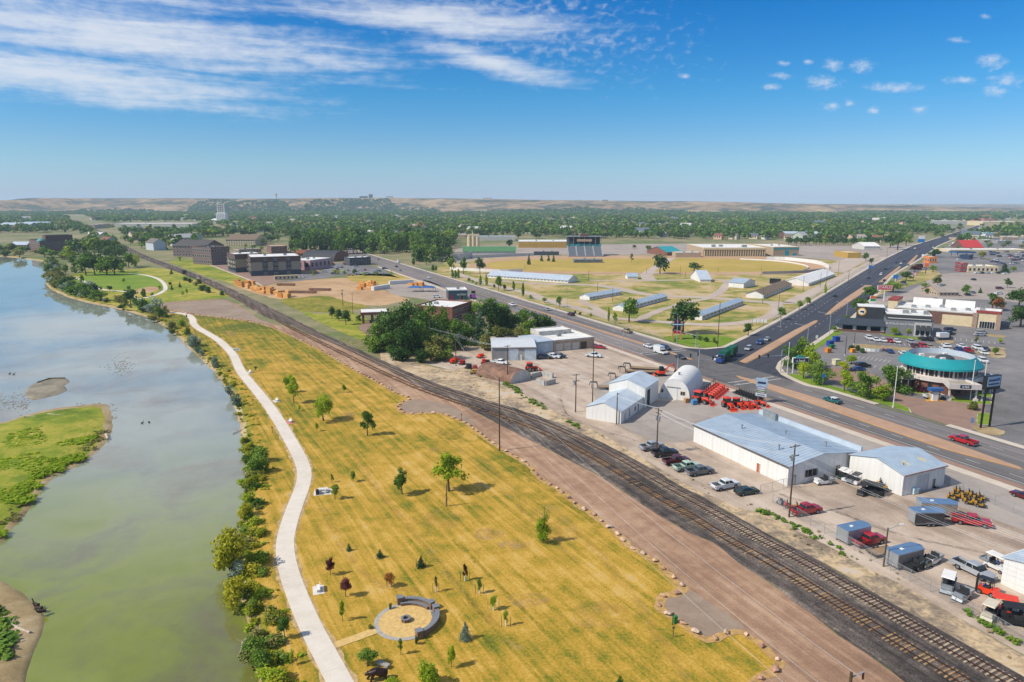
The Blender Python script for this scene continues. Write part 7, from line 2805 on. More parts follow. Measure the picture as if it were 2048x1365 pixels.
# park trees
pg = 'trees scattered over the park lawn'
for a in ((('open','lime',588,806,748,34,'tall slender yellow-green tree by the path'),0),(('open','lime',577,786,754,26,'slim yellow-green tree just behind the tall slender one'),0),
   (('spread','lime',647,842,787,48,'broad yellow-green tree by the round pink pad'),0),(('open','green',735,872,820,36,'dark green upright tree in the middle lawn'),0),
   (('open','lime',898,983,902,74,'large open yellow-green tree behind a dead trunk'),0),(('open','green',804,989,935,38,'young green tree with a straight trunk near the large open tree'),0),
   (('open','green',670,999,968,24,'small green tree beside the picnic table'),1),(('round','green',706,964,940,14,'little round headed sapling near the picnic table'),1),
   (('open','green',664,965,948,8,'thin sapling above the picnic table'),1),(('full','lime',1086,1086,1024,34,'narrow bushy green tree with dead twigs on top'),0),
   (('open','lime',688,786,768,12,'small yellow-green sapling alone between benches and boulders'),1),(('open','green',512,743,732,9,'tiny bush-like sapling beside the bend bench'),1),
   (('open','lime',634,863,845,10,'sapling with white guard below the broad tree'),1),(('open','lime',599,822,811,8,'tiny sapling beside the tall slender tree'),1),
   (('open','purple',661,1151,1115,22,'purple leaved tree near the white bench'),0),(('round','purple',692,1194,1153,27,'purple leaved tree nearer the plaza'),0),
   (('round','rust',781,1174,1144,24,'rust coloured young tree between stakes'),0),(('open','olive',872,1184,1152,10,'thin leaved sapling between stakes behind the plaza'),1),
   (('open','purple',930,1162,1127,13,'dark withered sapling between stakes'),1),(('round','green',959,1187,1156,13,'green sapling with white guard between stakes'),1),
   (('round','lime',987,1220,1190,19,'two headed green sapling between stakes'),1),(('round','lime',1012,1252,1217,11,'green sapling with mulched foot between stakes'),1),
   (('spruce','spruce',698,1102,1086,13,'smallest dwarf pine in the lawn'),1),(('spruce','spruce',760,1116,1099,21,'rounded dwarf pine in the lawn'),1),(('spruce','spruce',842,1135,1110,22,'small blue spruce guarded by stakes'),1),
   (('spruce','silver',931,1279,1243,30,'largest blue spruce beside the plaza'),0),(('open','green',801,1310,1276,13,'slim sapling with white trunk below the plaza'),0),
   (('round','lime',903,1335,1288,21,'yellow-green young tree in a mulch ring'),0),(('open','lime',685,1243,1200,15,'sparse yellowish sapling by the path junction'),1),
   (('round','green',569,1277,1232,30,'round dark green tree between path and river'),0),(('open','lime',585,1330,1298,14,'yellowish sapling on the river side of path'),1),
   (('round','green',735,1333,1298,42,'low spreading tree behind the bear statue'),0),(('bush','lime',855,1372,1318,52,'tall lime bush beside the bear statue lawn'),0),
   (('bush','lime',785,1378,1352,34,'lime shrub in front of the bear statue'),0),(('spruce','green',1240,1385,1350,34,'dark conifer alone below the boulder pull-out'),0),
   (('bush','spruce',781,1219,1203,9,'little dark shrub beside the back seat wall'),1),(('bush','spruce',832,1289,1270,10,'little dark shrub at the seat wall end'),1),(('bush','olive',742,1258,1248,12,'dry shrub where path meets plaza'),1)):
 k_ = a[0]
 TR(*k_[:6],k_[6],None,lod=a[1])
# dead conifer trunk and dead twigs
r = thing('dead_tree','bare dead conifer trunk in front of the large open tree','tree',G(893,1013))
h = HT(893,1013,966)
one('trunk',bark,r,'tube',(0,0,0),(.1,0,h),.17,.06,n=6)
for k in range(26):
 z = h * rb_.uniform(.15,.9); a = rb_.uniform(0,6.28); l_ = (1 - z / h) * 1.2 + .25
 one('branch',M('grey_deadwood','8a7866',.9,.2),r,'tube',(0,0,z),(l_ * math.cos(a),l_ * math.sin(a),z - .3),.025,.008,n=3)
p = G(1086,1086); h = HT(1086,1086,1005)
r = thing('dead_tree','leafless twiggy top over the narrow bushy tree','tree',p)
one('trunk',bark,r,'tube',(0,0,0),(.2,0,h * .9),.12,.03,n=5)
for k in range(9):
 z = h * rb_.uniform(.5,.85); a = rb_.uniform(0,6.28)
 one('branch',M('grey_deadwood','8a7866',.9,.2),r,'tube',(.15,0,z),(.15 + 1.1 * math.cos(a),1.1 * math.sin(a),z + h * .17),.03,.008,n=3)
# tree stakes and guards
for x,y,dx_ in ((781,1175,7),(872,1185,6),(930,1163,9),(959,1187,8),(987,1221,11),(1012,1253,9),(842,1134,9)):
 for s in (-1,1):
  r = link('tree_stake',None,None,G(x + s * dx_,y + 1)); tag(r,'thin green stake beside a young park tree','stake','stakes beside young park trees')
  one('stake',M('green_stake','3e4a38',.7),r,'tube',(0,0,0),(0,0,1.5),.035,n=5)
 mb = MB(); mb.tube((0,0,0),(0,0,.9),.09,n=8)
 r = thing('trunk_guard','white trunk guard on a staked park tree','trunk guard',G(x,y),0,'white guards on young trees'); mb.obj('sleeve',white_trim,r)

# riverside shrubs
rg = 'shrubs along the riverbank'
for x,yb,yt,wp,lk_,lab in ((462,1138,1043,74,'willow','largest yellow-green willow bush on the riverbank'),(478,1150,1115,38,'silver','silver-grey shrub between two willow bushes'),(470,1212,1143,62,'willow','yellow-green willow bush overhanging the water'),
        (507,1225,1198,30,'green','green bush below the willows on the bank'),(512,1310,1268,48,'green','leafy bush at the curved driftwood'),(522,1340,1295,50,'green','dense green bush next to the curved driftwood bush'),(545,1372,1332,70,'lime','pale green bush at the foot of the bank'),
        (492,1035,1000,34,'willow','pale willow bush above the largest one'),(503,1012,980,30,'lime','lime bush on the steep bank'),(515,950,905,46,'green','dark green bush clump on the steep bank'),(520,925,887,40,'green','rounded green bush at the top of bank clump'),(508,975,945,34,'willow','willow shoots under the dark bush clump'),
        (474,812,785,24,'silver','silver-green shrub, the larger of a pair'),(461,792,768,18,'silver','silver-green shrub, the smaller of a pair'),(430,735,708,20,'silver','single silver-green shrub above the water'),(385,695,665,34,'silver','broad silver-green shrub by the path'),(397,706,690,16,'silver','small silver shrub below the broad one'),(404,712,697,12,'silver','tiny silver shrub at the water'),
        (343,660,642,24,'olive','olive shrub near the path curve'),(377,672,650,12,'green','upright green shrub at the path edge'),(365,655,636,14,'lime','lime sapling between path and river'),(300,625,608,14,'dark','dark shrub beside the path start'),(345,668,655,18,'olive','low olive shrub at the water'),(310,642,628,26,'olive','low shrub line at the bend'),(487,1195,1170,30,'dark','dark shrub behind the overhanging willow')):
 TR('bush',lk_,x,yb,yt,wp,lab,rg,0 if yb > 880 else 1,z=-.3)
for i in [j for j in range(len(bank)) for _ in range(7)]:
 p = bank[i].lerp(bank[min(i + 1,len(bank) - 1)],rb_.random()).lerp(bank_top[i],rb_.uniform(.1,1.5))
 if 45 < p.y < 330 and rb_.random() < (.95 if p.y < 150 else .16):
  h_ = rb_.uniform(.8,2.4) if p.y < 150 else rb_.uniform(.6,1.7)
  lk_ = rb_.choice(('green','lime','willow','willow','olive'))
  tree_at('bush',lk_,(p.x,p.y,-.55),h_,h_ * rb_.uniform(1.1,1.9),{'green': 'green','lime': 'lime','willow': 'yellow-green','olive': 'olive'}[lk_] + ' shrub in the thicket along the riverbank','thicket along the riverbank',1)
for k in range(26):
 x,yb = ((rb_.uniform(335,470),rb_.uniform(516,526)),(rb_.uniform(415,600),rb_.uniform(494,500)),(rb_.uniform(600,700),rb_.uniform(545,556)),(rb_.uniform(700,790),rb_.uniform(546,553)))[k % 4]
 TR('full',rb_.choice(('green','lime','dark')),x,yb,yb - rb_.uniform(6,13),rb_.uniform(7,13),'small street tree around the apartments and stores','street trees by the apartments',3)
for i in [j for j in range(len(bank)) for _ in range(2)]:
 p = bank[i].lerp(bank_top[i],rb_.uniform(.8,3.0))
 if 330 < p.y < 640 and rb_.random() < .6:
  h_ = rb_.choice((1.6,2.5,4,6,8)) * rb_.uniform(.8,1.2)
  lk_ = rb_.choice(('green','dark','olive','silver'))
  tree_at('bush' if h_ < 3 else 'full',lk_,(p.x,p.y,0),h_,h_ * rb_.uniform(.9,1.4),lk_ + (' shrub' if h_ < 3 else ' tree') + ' at the water edge below the far park','growth at the far park waterline',2)
# far park grove and shore trees
for k,(x,yb,yt,wp,lk_,kd) in enumerate(((172,551,508,40,'green','spread'),(190,550,512,38,'dark','spread'),(214,551,509,40,'green','spread'),(230,550,512,34,'dark','spread'),(205,545,506,36,'dark','round'),(243,545,512,30,'green','round'),(258,536,504,30,'green','spread'),(270,534,508,26,'lime','round'),(152,546,515,34,'green','round'),
          (150,515,478,34,'green','spread'),(170,517,474,38,'dark','spread'),(190,517,472,40,'green','spread'),(212,517,475,38,'dark','spread'),(232,515,479,34,'green','round'),(246,512,488,26,'dark','round'),(180,525,492,36,'green','round'),(222,524,490,34,'dark','spread'),(140,520,492,28,'lime','round'))):
 TR('full' if kd == 'round' else kd,lk_,x,yb,yt,wp,('light' if lk_ == 'lime' else 'dark' if lk_ == 'dark' else 'mid') + ' green cottonwood in the riverside grove','riverside grove',2)
for k,(x,yb,yt,wp,lk_,kd) in enumerate(((100,552,528,28,'dark','round'),(132,552,526,16,'green','round'),(103,570,550,26,'silver','bush'),(138,577,551,34,'dark','round'),(175,585,558,34,'silver','bush'),(190,585,566,28,'dark','bush'),(164,566,550,10,'green','poplar'),(220,583,571,14,'dark','round'),(262,611,577,34,'dark','spread'),(236,605,588,26,'olive','bush'),(270,614,596,14,'green','round'),
          (242,617,608,16,'dark','bush'),(258,583,571,10,'dark','round'),(288,594,578,12,'green','poplar'),(248,566,556,7,'green','round'),(305,593,585,8,'green','round'),(320,581,571,10,'lime','round'),(340,570,563,8,'dark','bush'),(344,580,569,7,'dark','spruce'),(360,575,563,8,'dark','spruce'),(366,593,582,8,'lime','open'),(374,590,577,8,'lime','open'),
          (343,549,538,9,'dark','spruce'),(367,549,539,12,'dark','bush'),(372,562,552,10,'dark','bush'),(380,566,555,12,'dark','bush'),(398,568,556,14,'olive','bush'),(405,582,566,20,'dark','bush'),(418,586,572,18,'dark','bush'),(445,591,580,13,'dark','bush'),(392,572,562,12,'olive','bush'))):
 TR(kd,lk_,x,yb,yt,wp,{'dark': 'dark','green': 'green','silver': 'silver','olive': 'olive','lime': 'lime'}[lk_] + ' ' + {'bush': 'bush','spruce': 'small conifer','poplar': 'narrow tree','round': 'rounded tree','spread': 'broad tree','open': 'sapling'}[kd] + ' on the far park shore or embankment','trees of the far park shore',2)
for k in range(34):
 x = rb_.uniform(-40,155)
 yb = 508 + rb_.uniform(-6,8) + max(0,(x - 60) * .06)
 TR(rb_.choice(('round','bush','round')),rb_.choice(('dark','green','olive')),x,yb,yb - rb_.uniform(8,20),rb_.uniform(14,28),'bushy tree on the far riverbank by the brick office','trees on the far riverbank',3)
for k in range(16):
 x = rb_.uniform(255,300) if k < 8 else rb_.uniform(-60,40)
 yb = rb_.uniform(498,505) if k >= 8 else rb_.uniform(476,500)
 TR('round',rb_.choice(('dark','green')),x,yb,yb - rb_.uniform(12,20),rb_.uniform(14,22),'green tree beside the far railway yard','trees beside the far railway',3)
# grove between railway and workshop
gg = 'dense grove beside the workshop'
for k,(x,yb,yt,wp,lk_,kd) in enumerate(((800,700,598,90,'dark','full'),(850,690,602,84,'green','full'),(770,690,622,66,'dark','full'),(760,700,645,60,'green','full'),(820,712,640,70,'dark','full'),(880,720,665,60,'olive','full'),(862,722,680,46,'olive','full'),(788,712,655,58,'green','full'),(845,705,640,60,'green','full'),(838,668,610,50,'dark','full'),(885,668,612,48,'green','full'),
          (960,690,610,42,'spruce','spruce'),(985,672,597,70,'dark','full'),(1015,668,612,60,'dark','full'),(1045,665,618,56,'green','full'),(1075,662,622,56,'dark','full'),(1095,660,628,40,'dark','full'),(1005,690,650,50,'olive','full'),(1038,688,652,42,'olive','full'),(930,690,642,50,'green','full'),(915,700,660,50,'dark','full'),(955,632,598,50,'green','full'),(932,614,600,10,'green','full'),(985,625,596,50,'green','full'),(970,700,665,40,'olive','bush'),
          (748,705,668,50,'green','bush'),(800,722,690,50,'dark','bush'),(840,726,695,40,'dark','bush'),(930,648,628,18,'olive','open'),(718,642,630,14,'dark','full'),(815,680,606,70,'dark','full'),(868,700,640,60,'dark','full'),(900,690,636,56,'green','full'),(1000,655,606,56,'green','full'),(945,672,625,50,'dark','full'),(1060,676,634,46,'green','full'),(890,722,690,46,'green','full'),(780,705,668,60,'dark','full'))):
 TR(kd,lk_,x,yb,yt,wp,{'dark': 'dark','green': 'mid green','olive': 'olive','spruce': 'tall dark spruce'}[lk_] + ' tree in the dense grove beside the workshop',gg,0)
for x,yb,yt,wp in ((664,638,611,18),(678,643,617,20),(692,650,618,24)):
 TR('round','dark',x,yb,yt,wp,'dark rounded evergreen in the row by the twin poles','evergreens by the twin poles',1)
# fairground and roadside trees
for x,yb,yt,wp,lk_,kd,lab in ((1366,668,596,72,'dark','spread','great dark cottonwood behind the fair sign'),(1258,645,593,48,'green','spread','round green tree before the middle stable'),(1320,548,506,36,'dark','spread','tall dark tree on the racetrack infield edge'),(1388,542,524,34,'dark','round','round dark tree behind the judging shed'),(1496,672,645,24,'dark','round','small dark tree at the side road kerb'),
         (1562,640,612,22,'green','round','green tree on the verge below the brown barn'),(1598,620,600,15,'green','round','small green tree at verge of the side road'),(1615,611,594,18,'green','open','loose green tree at verge of the side road'),(1650,587,568,7,'lime','poplar','yellow-green columnar tree at the side road'),(1230,648,624,13,'lime','open','lime sapling by the main road below the stables'),(1217,643,615,6,'lime','poplar','lime columnar tree by the main road'),
         (903,545,514,18,'green','round','slender tree of three by the fair corner'),(927,548,514,22,'green','open','leaning tree, middle of three by the fair corner'),(960,548,514,24,'dark','round','round headed tree of three by the fair corner'),(997,582,550,20,'green','round','tall green tree at the end of long barn'),(1009,583,568,10,'dark','round','small tree below the long barn'),
         (1119,615,591,15,'green','round','roundish tree at the kerb beyond the lamp post'),(1089,606,594,13,'lime','round','small lime tree at the kerb'),(1061,598,589,9,'green','bush','kerbside shrub on main road'),(1058,530,507,10,'dark','spruce','dark pine by the racetrack'),(1083,523,507,9,'dark','spruce','dark pine near the covered bleacher'),(1097,523,506,8,'dark','spruce','dark pine beside another near the bleacher'),(1107,524,508,9,'dark','spruce','dark pine between the bleacher and grandstand'),
         (1067,493,483,9,'dark','round','small round tree before the ochre hall'),(1269,498,490,11,'dark','round','small round tree in the fair lot'),(1297,503,490,16,'olive','round','olive tree in the fair lot'),(1263,526,506,9,'olive','open','bare looking tree by the stage'),(1020,495,478,20,'dark','round','tree beside the silos'),(853,531,512,20,'green','open','tree in front of white corner wall'),
         (1731,522,505,16,'green','spread','leafy tree at the fair lot gate'),(1742,530,515,12,'dark','round','smaller tree at the fair lot gate')):
 TR(kd,lk_,x,yb,yt,wp,lab,None,1 if yb > 560 else 2)
for x,yb,yt in ((827,530,516),(866,541,530),(872,541,531),(905,556,540),(911,557,541),(917,557,539),(961,571,551),(973,572,550),(1027,580,563),(1046,593,566)):
 TR('poplar',rb_.choice(('lime','green')),x,yb,yt,7,'columnar poplar in the main road verge row','poplars along the main road verge',2)
for x,yb,w_ in ((937,562,9),(945,566,7),(953,570,7),(1150,627,6),(1160,630,8),(1182,633,7),(988,575,8),(1350,684,8),(1400,681,12),(1413,684,14),(1391,678,10),(1428,685,10),(1433,688,6)):
 TR('bush',rb_.choice(('dark','olive','green')),x,yb,yb - 7 - (w_ > 9) * 5,w_,'low shrub in the main road verge','low shrubs in main road verges',2)
# retail trees
for x,yb,yt,wp,lk_,kd,lab in ((1590,738,678,60,'green','full','green leafy tree at the bank corner'),(1612,740,674,58,'lime','full','lime leafy tree at the bank corner'),(1607,757,722,34,'lime','round','pale green tree behind the bank street sign'),(1641,768,722,56,'green','full','first green tree of the bank verge'),(1689,783,740,40,'lime','open','slender lime tree of the bank verge'),(1728,795,738,62,'green','full','broad green tree of the bank verge'),(1764,802,763,50,'lime','full','last lime tree of the bank verge'),
         (1792,785,727,66,'green','full','big round green tree at the round bank wall'),(1702,728,709,26,'lime','round','lime tree on the lot island'),(1686,742,722,28,'lime','round','lime shrub tree beside the lot island'),(1947,820,800,26,'olive','bush','round bush near the tall black sign'),(1990,711,694,16,'green','round','dense bush tree in the far rock bed'),(1999,688,676,14,'lime','round','small lime tree in the far island'),(1952,688,674,10,'olive','open','small olive tree in the far island'),
         (1717,626,594,32,'green','spread','tree beside the strip mall corner tower'),(1693,653,629,18,'green','round','ball shaped tree before the restaurant patio'),(1668,664,652,14,'green','round','small ball tree in the side road verge'),(1686,654,642,8,'green','bush','shrub beside the ball shaped tree'),(1788,672,653,17,'lime','round','small tree before the grey restaurant wall'),(1816,672,656,10,'lime','round','narrow small tree before the restaurant wall'),(1740,596,572,40,'green','spread','broad tree behind the red store sign'),(1785,585,562,42,'green','spread','broad tree beside the broad one near the blue sign'),(1812,562,542,26,'dark','round','dark tree behind the red lettered sign'),
         (1830,545,530,24,'purple','round','dark purple tree in the retail verge'),(1840,540,527,20,'purple','round','second dark purple tree in the retail verge'),(1866,545,530,20,'green','open','green tree in the dry retail verge'),(1874,575,549,26,'olive','open','loose olive tree by the grill house'),(1850,578,565,16,'green','round','green tree at the grill house drive'),(1856,588,576,18,'green','round','ball tree at the grill house drive'),(1931,592,568,18,'green','round','upright tree beside the grill house'),(1960,587,574,9,'dark','spruce','small conifer beyond the grill house tree'),
         (2014,576,556,20,'dark','open','dark tree in the pale lot'),(2008,546,525,24,'dark','spruce','dark conifer at the burger restaurant'),(2026,545,532,14,'green','round','tree beyond the burger restaurant'),(1985,620,587,40,'dark','open','dark tree at the strip mall end'),(1993,622,594,30,'rust','round','brownish tree at the strip mall end'),(2036,615,575,50,'dark','spread','large dark tree at the lot edge'),(2040,655,610,50,'dark','spread','large dark tree before the lot edge'),(1962,518,502,22,'olive','round','olive tree in the dealer lot'),(1870,515,497,26,'dark','round','dark tree at the orange kiosk'),
         (1795,500,462,34,'dark','spread','great dark tree at the fair lot end'),(1780,496,466,30,'dark','spread','great dark tree beside another at fair lot end'),(1812,492,468,26,'green','spread','green tree at the fair lot end'),(1923,662,655,0,'green','bush','')):
 if wp:
  TR(kd,lk_,x,yb,yt,wp,lab,None,0 if yb > 640 else 1)
for k in range(30):
 x = 1575 + k * 6.3 + rb_.uniform(-2,2)
 TR('round',rb_.choice(('dark','green','dark')),x,492 - (k % 3) * 2,474 + rb_.uniform(-2,3),rb_.uniform(12,18),'dark round tree in the row along the fairground lot','tree row along the fairground lot',3)
# cottonwood belt behind the main road
for row,(y0,n) in enumerate(((506,30),(498,30),(490,28),(522,10))):
 for k in range(n):
  x = (585 + 322 * (k + rb_.random() * .8) / n) if row < 3 else rb_.uniform(820,905)
  yb = y0 + rb_.uniform(-2,3)
  TR(rb_.choice(('spread','full','full')),rb_.choice(('green','green','dark')),x,yb,yb - rb_.uniform(30,42) + row * 1.5,rb_.uniform(24,34),'tall green cottonwood in the belt beyond the main road','cottonwood belt beyond the main road',2)
for k in range(60):
 x = rb_.uniform(905,1760)
 yb = rb_.uniform(470,479)
 TR(rb_.choice(('round','spread')),rb_.choice(('green','dark','dark')),x,yb,yb - rb_.uniform(9,16),rb_.uniform(12,20),'green tree at the town edge behind the fairground','trees at the town edge behind fairground',3)
for k in range(44):
 x = rb_.uniform(250,640)
 yb = rb_.uniform(468,492)
 if 335 < x < 515 and yb > 478:
  yb = 474
 TR(rb_.choice(('round','spread')),rb_.choice(('green','dark','dark','lime') if k % 9 == 0 else ('green','dark')),x,yb,yb - rb_.uniform(12,20),rb_.uniform(16,26),'green tree at the town edge behind the hotels','trees at the town edge behind hotels',3)
for k in range(75):
 x = rb_.uniform(1860,2060)
 yb = rb_.uniform(452,500)
 if x < 1905 and yb > 478:
  continue
 TR(rb_.choice(('round','spread')),rb_.choice(('green','dark','olive')),x,yb,yb - rb_.uniform(6,11),rb_.uniform(9,16),'green tree among the far retail buildings','trees among far retail buildings',3)
# ================================================================== LOW GROWTH (stuff)
gg_ = np.random.default_rng(44)
tuft = [leaf_arrays(crown_lobes('bush',i),40,.3,40 + i,shell=.6) for i in range(4)]


def tufts(name,label,spots,matk,hmin,hmax,wmul=1.6):
 vs = []
 for (x,y,z) in spots:
  h = gg_.uniform(hmin,hmax)
  a = gg_.uniform(0,6.28)
  v = tuft[int(gg_.integers(0,4))]
  c,s = math.cos(a),math.sin(a)
  w_ = h * wmul * gg_.uniform(.8,1.4)
  vs.append(np.stack([(c * v[:,0] - s * v[:,1]) * w_ + x,(s * v[:,0] + c * v[:,1]) * w_ + y,v[:,2] * h + z],axis=1))
 o = link(name,quads_mesh(name,np.concatenate(vs),LEAF[matk]))
 tag(o,label,'plants',None,'stuff')


isl = smooth_line(px(island_px,WATER_Z),3,True)
ip = [(p.x,p.y) for p in isl]
ic = sum(isl,Vector((0,0))) / len(isl)
sp_,sp2 = [],[]
while len(sp_) < 2600:
 x,y = gg_.uniform(-160,-50),gg_.uniform(60,165)
 if not inside(x,y,ip):
  continue
 q = to_px(x,y,WATER_Z)
 if q[0] < -120:
  continue
 # keep the shore bare
 if min((Vector((x,y)) - p).length for p in isl[::2]) < 2.2:
  continue
 nz = mnoise.noise(Vector((x * .09,y * .09,2.0)))
 if nz < -.2:
  continue
 (sp_ if nz > .02 else sp2).append((x,y,WATER_Z + .35))
tufts('island_reeds','bright green reeds and low willows covering the river island',sp_,'reed',.3,.85)
if sp2:
 tufts('island_grass','olive grass tufts on the river island',sp2,'olive',.2,.45)
bs_ = []
bs2 = []
for i,p in enumerate(bank):
 if not (40 < p.y < 330):
  continue
 for k in range(26 if p.y < 150 else 7):
  f_ = gg_.uniform(.1,1.6)
  q = p.lerp(bank_top[i],f_) + Vector((gg_.uniform(-1,1),gg_.uniform(-1,1)))
  (bs_ if gg_.random() < .55 else bs2).append((q.x,q.y,WATER_Z + min(1.0,f_) * .95 - .05))
tufts('bank_growth','low green growth along the riverbank',bs_,'lime',.25,.8)
tufts('bank_grass_tufts','yellow-green grass tufts along the riverbank',bs2,'willow',.25,.7)
sp3 = [(*G(gg_.uniform(-60,28),gg_.uniform(1225,1330),WATER_Z).to_2d(),WATER_Z + .4) for _ in range(160)]
tufts('spit_bushes','green bushes on the gravel spit',sp3,'green',.4,1.2)
wl_ = []
for k in range(900):
 i = int(gg_.integers(0,len(trackA)))
 p = trackA[i]
 if not (50 < p.y < 220):
  continue
 d = gg_.uniform(4.5,11)
 q = offset_line(trackA[max(0,i - 1):i + 2],d)[0]
 if mnoise.noise(Vector((q.x * .1,q.y * .1,7))) > .1:
  wl_.append((q.x,q.y,.05))
tufts('dry_weeds','dry straw weeds on the slope beside the rails',wl_,'straw',.15,.4)
fw_ = []
for (x0,y0,x1,y1,n) in ((1515,1020,1600,1058,34),(1600,1058,1700,1115,16),(1930,1225,2040,1290,26),(1010,768,1040,785,60),(935,735,965,752,40),(1120,838,1160,856,14),(1040,790,1090,818,25)):
 for k in range(n):
  t_ = gg_.random()
  q = G(x0 + (x1 - x0) * t_ + gg_.uniform(-5,5),y0 + (y1 - y0) * t_ + gg_.uniform(-4,4))
  fw_.append((q.x,q.y,.04))
tufts('fence_weeds','green weeds along the yard fence and hut',fw_,'green',.3,.85)
# stones in the shallows
rk = MB()
for k in range(420):
 if k < 150:
  p = G(gg_.normal(240,14),gg_.normal(733,8),WATER_Z)
 elif k < 300:
  p = G(gg_.uniform(0,60),805 + gg_.normal(0,9),WATER_Z)
 else:
  p = G(gg_.uniform(150,235),gg_.uniform(806,840),WATER_Z)
 s = gg_.uniform(.12,.35)
 rk.ell((p.x,p.y,WATER_Z + .02),(s,s * .8,s * .5),6,3)
tag(rk.obj('shallow_stones',M('pale_river_stone','9a968c',.8,.2,2)),'pale stones breaking the shallow water','stones',None,'stuff')
# driftwood
dw = M('bleached_driftwood','b3a58f',.9,.2,3)
for pts,rr,lab in (([(8,1238),(22,1250),(38,1258),(60,1266)],.35,'bleached driftwood log on the gravel spit'),([(96,829),(115,831),(140,833)],.3,'white driftwood trunk on the island'),([(48,833),(72,833)],.2,'short driftwood log on the island shore'),([(212,869),(216,878)],.35,'white stump at the island point'),([(500,1272),(485,1285),(482,1302),(475,1315)],.09,'thin curved driftwood branch at the bank'),([(465,868),(478,862),(486,858)],.12,'grey driftwood branch at the bank'),([(120,838),(128,850)],.2,'driftwood branch below the white trunk'),([(75,765),(100,757),(130,756)],.22,'dark drift log along the gravel bar'),([(434,760),(447,759)],.15,'pale log at the waterline'),([(18,1275),(26,1310)],.4,'dark stump on the gravel spit')):
 ps = [G(x,y,WATER_Z + .45 if 'island' in lab or 'spit' in lab else WATER_Z + .2) for x,y in pts]
 o0 = ps[0].copy()
 r = thing('driftwood',lab,'driftwood',o0)
 mb = MB(); mb.path([tuple(p - o0) for p in ps],[rr * (1 - .5 * i / len(ps)) for i in range(len(ps))],7); mb.obj('log',dw if 'dark' not in lab else bark,r)
 if len(ps) > 2:
  for k in range(2):
   q = ps[1] - o0
   one('branch',dw,r,'tube',q,q + Vector((rb_.uniform(-1,1),rb_.uniform(-1,1),.5)),rr * .4,rr * .15,n=5)
# geese on the spit, ducks on the water
goose = skinned('bird_body',[(-.3,0,.3,.05),(-.12,0,.32,.13),(.12,0,.34,.13),(.26,0,.42,.06),(.3,0,.6,.035),(.34,0,.68,.05),(.46,0,.67,.02)],[(0,1),(1,2),(2,3),(3,4),(4,5),(5,6)],M('goose_plumage','3c2e24',.8,.2,6),1)
for x,y in ((73,1217),(78,1224),(84,1231)):
 r = thing('goose','dark goose standing on the gravel spit','bird',G(x,y,WATER_Z + .12),rb_.uniform(2,4),'geese on the gravel spit',1.9)
 link('body',goose,r)
 for s in (-.06,.06):
  one('leg',bark,r,'tube',(0,s,0),(0,s,.25),.015,n=4)
for x,y in ((285,849),(298,848),(20,750),(28,751)):
 r = thing('duck','dark duck floating on the river','bird',G(x,y,WATER_Z - .25),rb_.uniform(0,6),'ducks on the river',1.3)
 link('body',goose,r)

# ================================================================== POLES AND WIRES
pole_m = M('creosoted_pole','54402f',.9,.2,2)
insul = M('grey_insulator','8f9396',.4,.1,3)
wire_m = M('aluminium_wire','b9bcbd',.45,.05,1)


def upole(x,yb,yt,label,arms=(),trans=0,rz=ANG_V,drops=(),r0=.17,lamp=False,top=None,group=None):
 p = G(x,yb)
 h = HT(x,yb,yt) if top is None else top
 r = thing('utility_pole',label,'pole',p,0,group)
 one('post',pole_m,r,'tube',(0,0,-.2),(0,0,h),r0,r0 * .65,n=8)
 att = []
 d = Vector((math.cos(rz),math.sin(rz),0))
 for z,L_ in arms:
  ar = one('crossarm',pole_m,r,'obox',0,0,h - z,L_,.12,.14,rz)
  for q in (-.45,-.15,.15,.45):
   mb = MB(); v = d * L_ * q; mb.tube((v.x,v.y,h - z + .05),(v.x,v.y,h - z + .3),.05,n=5); mb.obj('insulator',insul,ar)
   att.append(Vector((p.x + v.x,p.y + v.y,h - z + .3)))
 for z in drops:
  one('insulator',insul,r,'tube',(0,0,h - z),(d.x * .6,d.y * .6,h - z + .1),.06,n=5)
  att.append(Vector((p.x + d.x * .6,p.y + d.y * .6,h - z + .1)))
 for k in range(trans):
  v = d * (.45 if k % 2 else -.45)
  one('transformer',galv,r,'tube',(v.x,v.y,h - 3.0),(v.x,v.y,h - 1.9),.28,n=10)
 if lamp:
  la = one('lamp_arm',galv,r,'tube',(0,0,h - .3),(2.2,.5,h + .3),.05,n=5)
  one('lamp_head',white_trim,la,'box',2.0,2.7,.4,.65,h + .22,h + .36)
 return att


a1 = upole(999,902,755,'tallest wooden pole standing at the gravel road edge',(),0,drops=(1.0,4.6,7.4))
a2 = upole(1151,825,748,'wooden pole with two crossarms beside the dirt track',((.3,2.2),(2.0,2.0)),1)
a3 = upole(1185,806,690,'tall wooden pole beside the gooseneck trailers',((1.0,1.6),))
a4 = upole(1233,849,786,'short pole at the stepped shop corner',drops=(.3,))
a5 = upole(1313,908,816,'transformer pole behind the grey-blue pickup',((.4,2.6),(1.3,1.6)),2,ANG_U)
a6 = upole(1578,1035,889,'leaning wooden pole with two crossarms by the red pickup',((.4,2.4),(2.2,2.2)),1)
a7 = upole(1015,765,691,'wooden pole beside the rusty arched hut',((.3,2.0),))
a8 = upole(912,732,668,'wooden pole at the edge of the grove',((.4,2.4),))
a9 = upole(686,613,579,'brown pole, the thicker of two by the evergreens',((.8,2.0),),1)
a10 = upole(706,629,586,'thin pole beside the evergreens',drops=(.3,),r0=.12)
upole(1767,1134,1056,'lamp pole at the yard fence',lamp=True,r0=.14)
upole(1435,695,606,'tall pole at the corner lawn',drops=(.5,))
upole(1801,979,926,'thin pole at the white building corner',drops=(.2,),r0=.08)
pb = G(1703,1345,16.5)
r = thing('utility_pole','pole top with side arm rising at the gravel road','pole',(pb.x,pb.y,0))
one('post',pole_m,r,'tube',(0,0,-.2),(0,0,16.5),.2,.13,n=8)
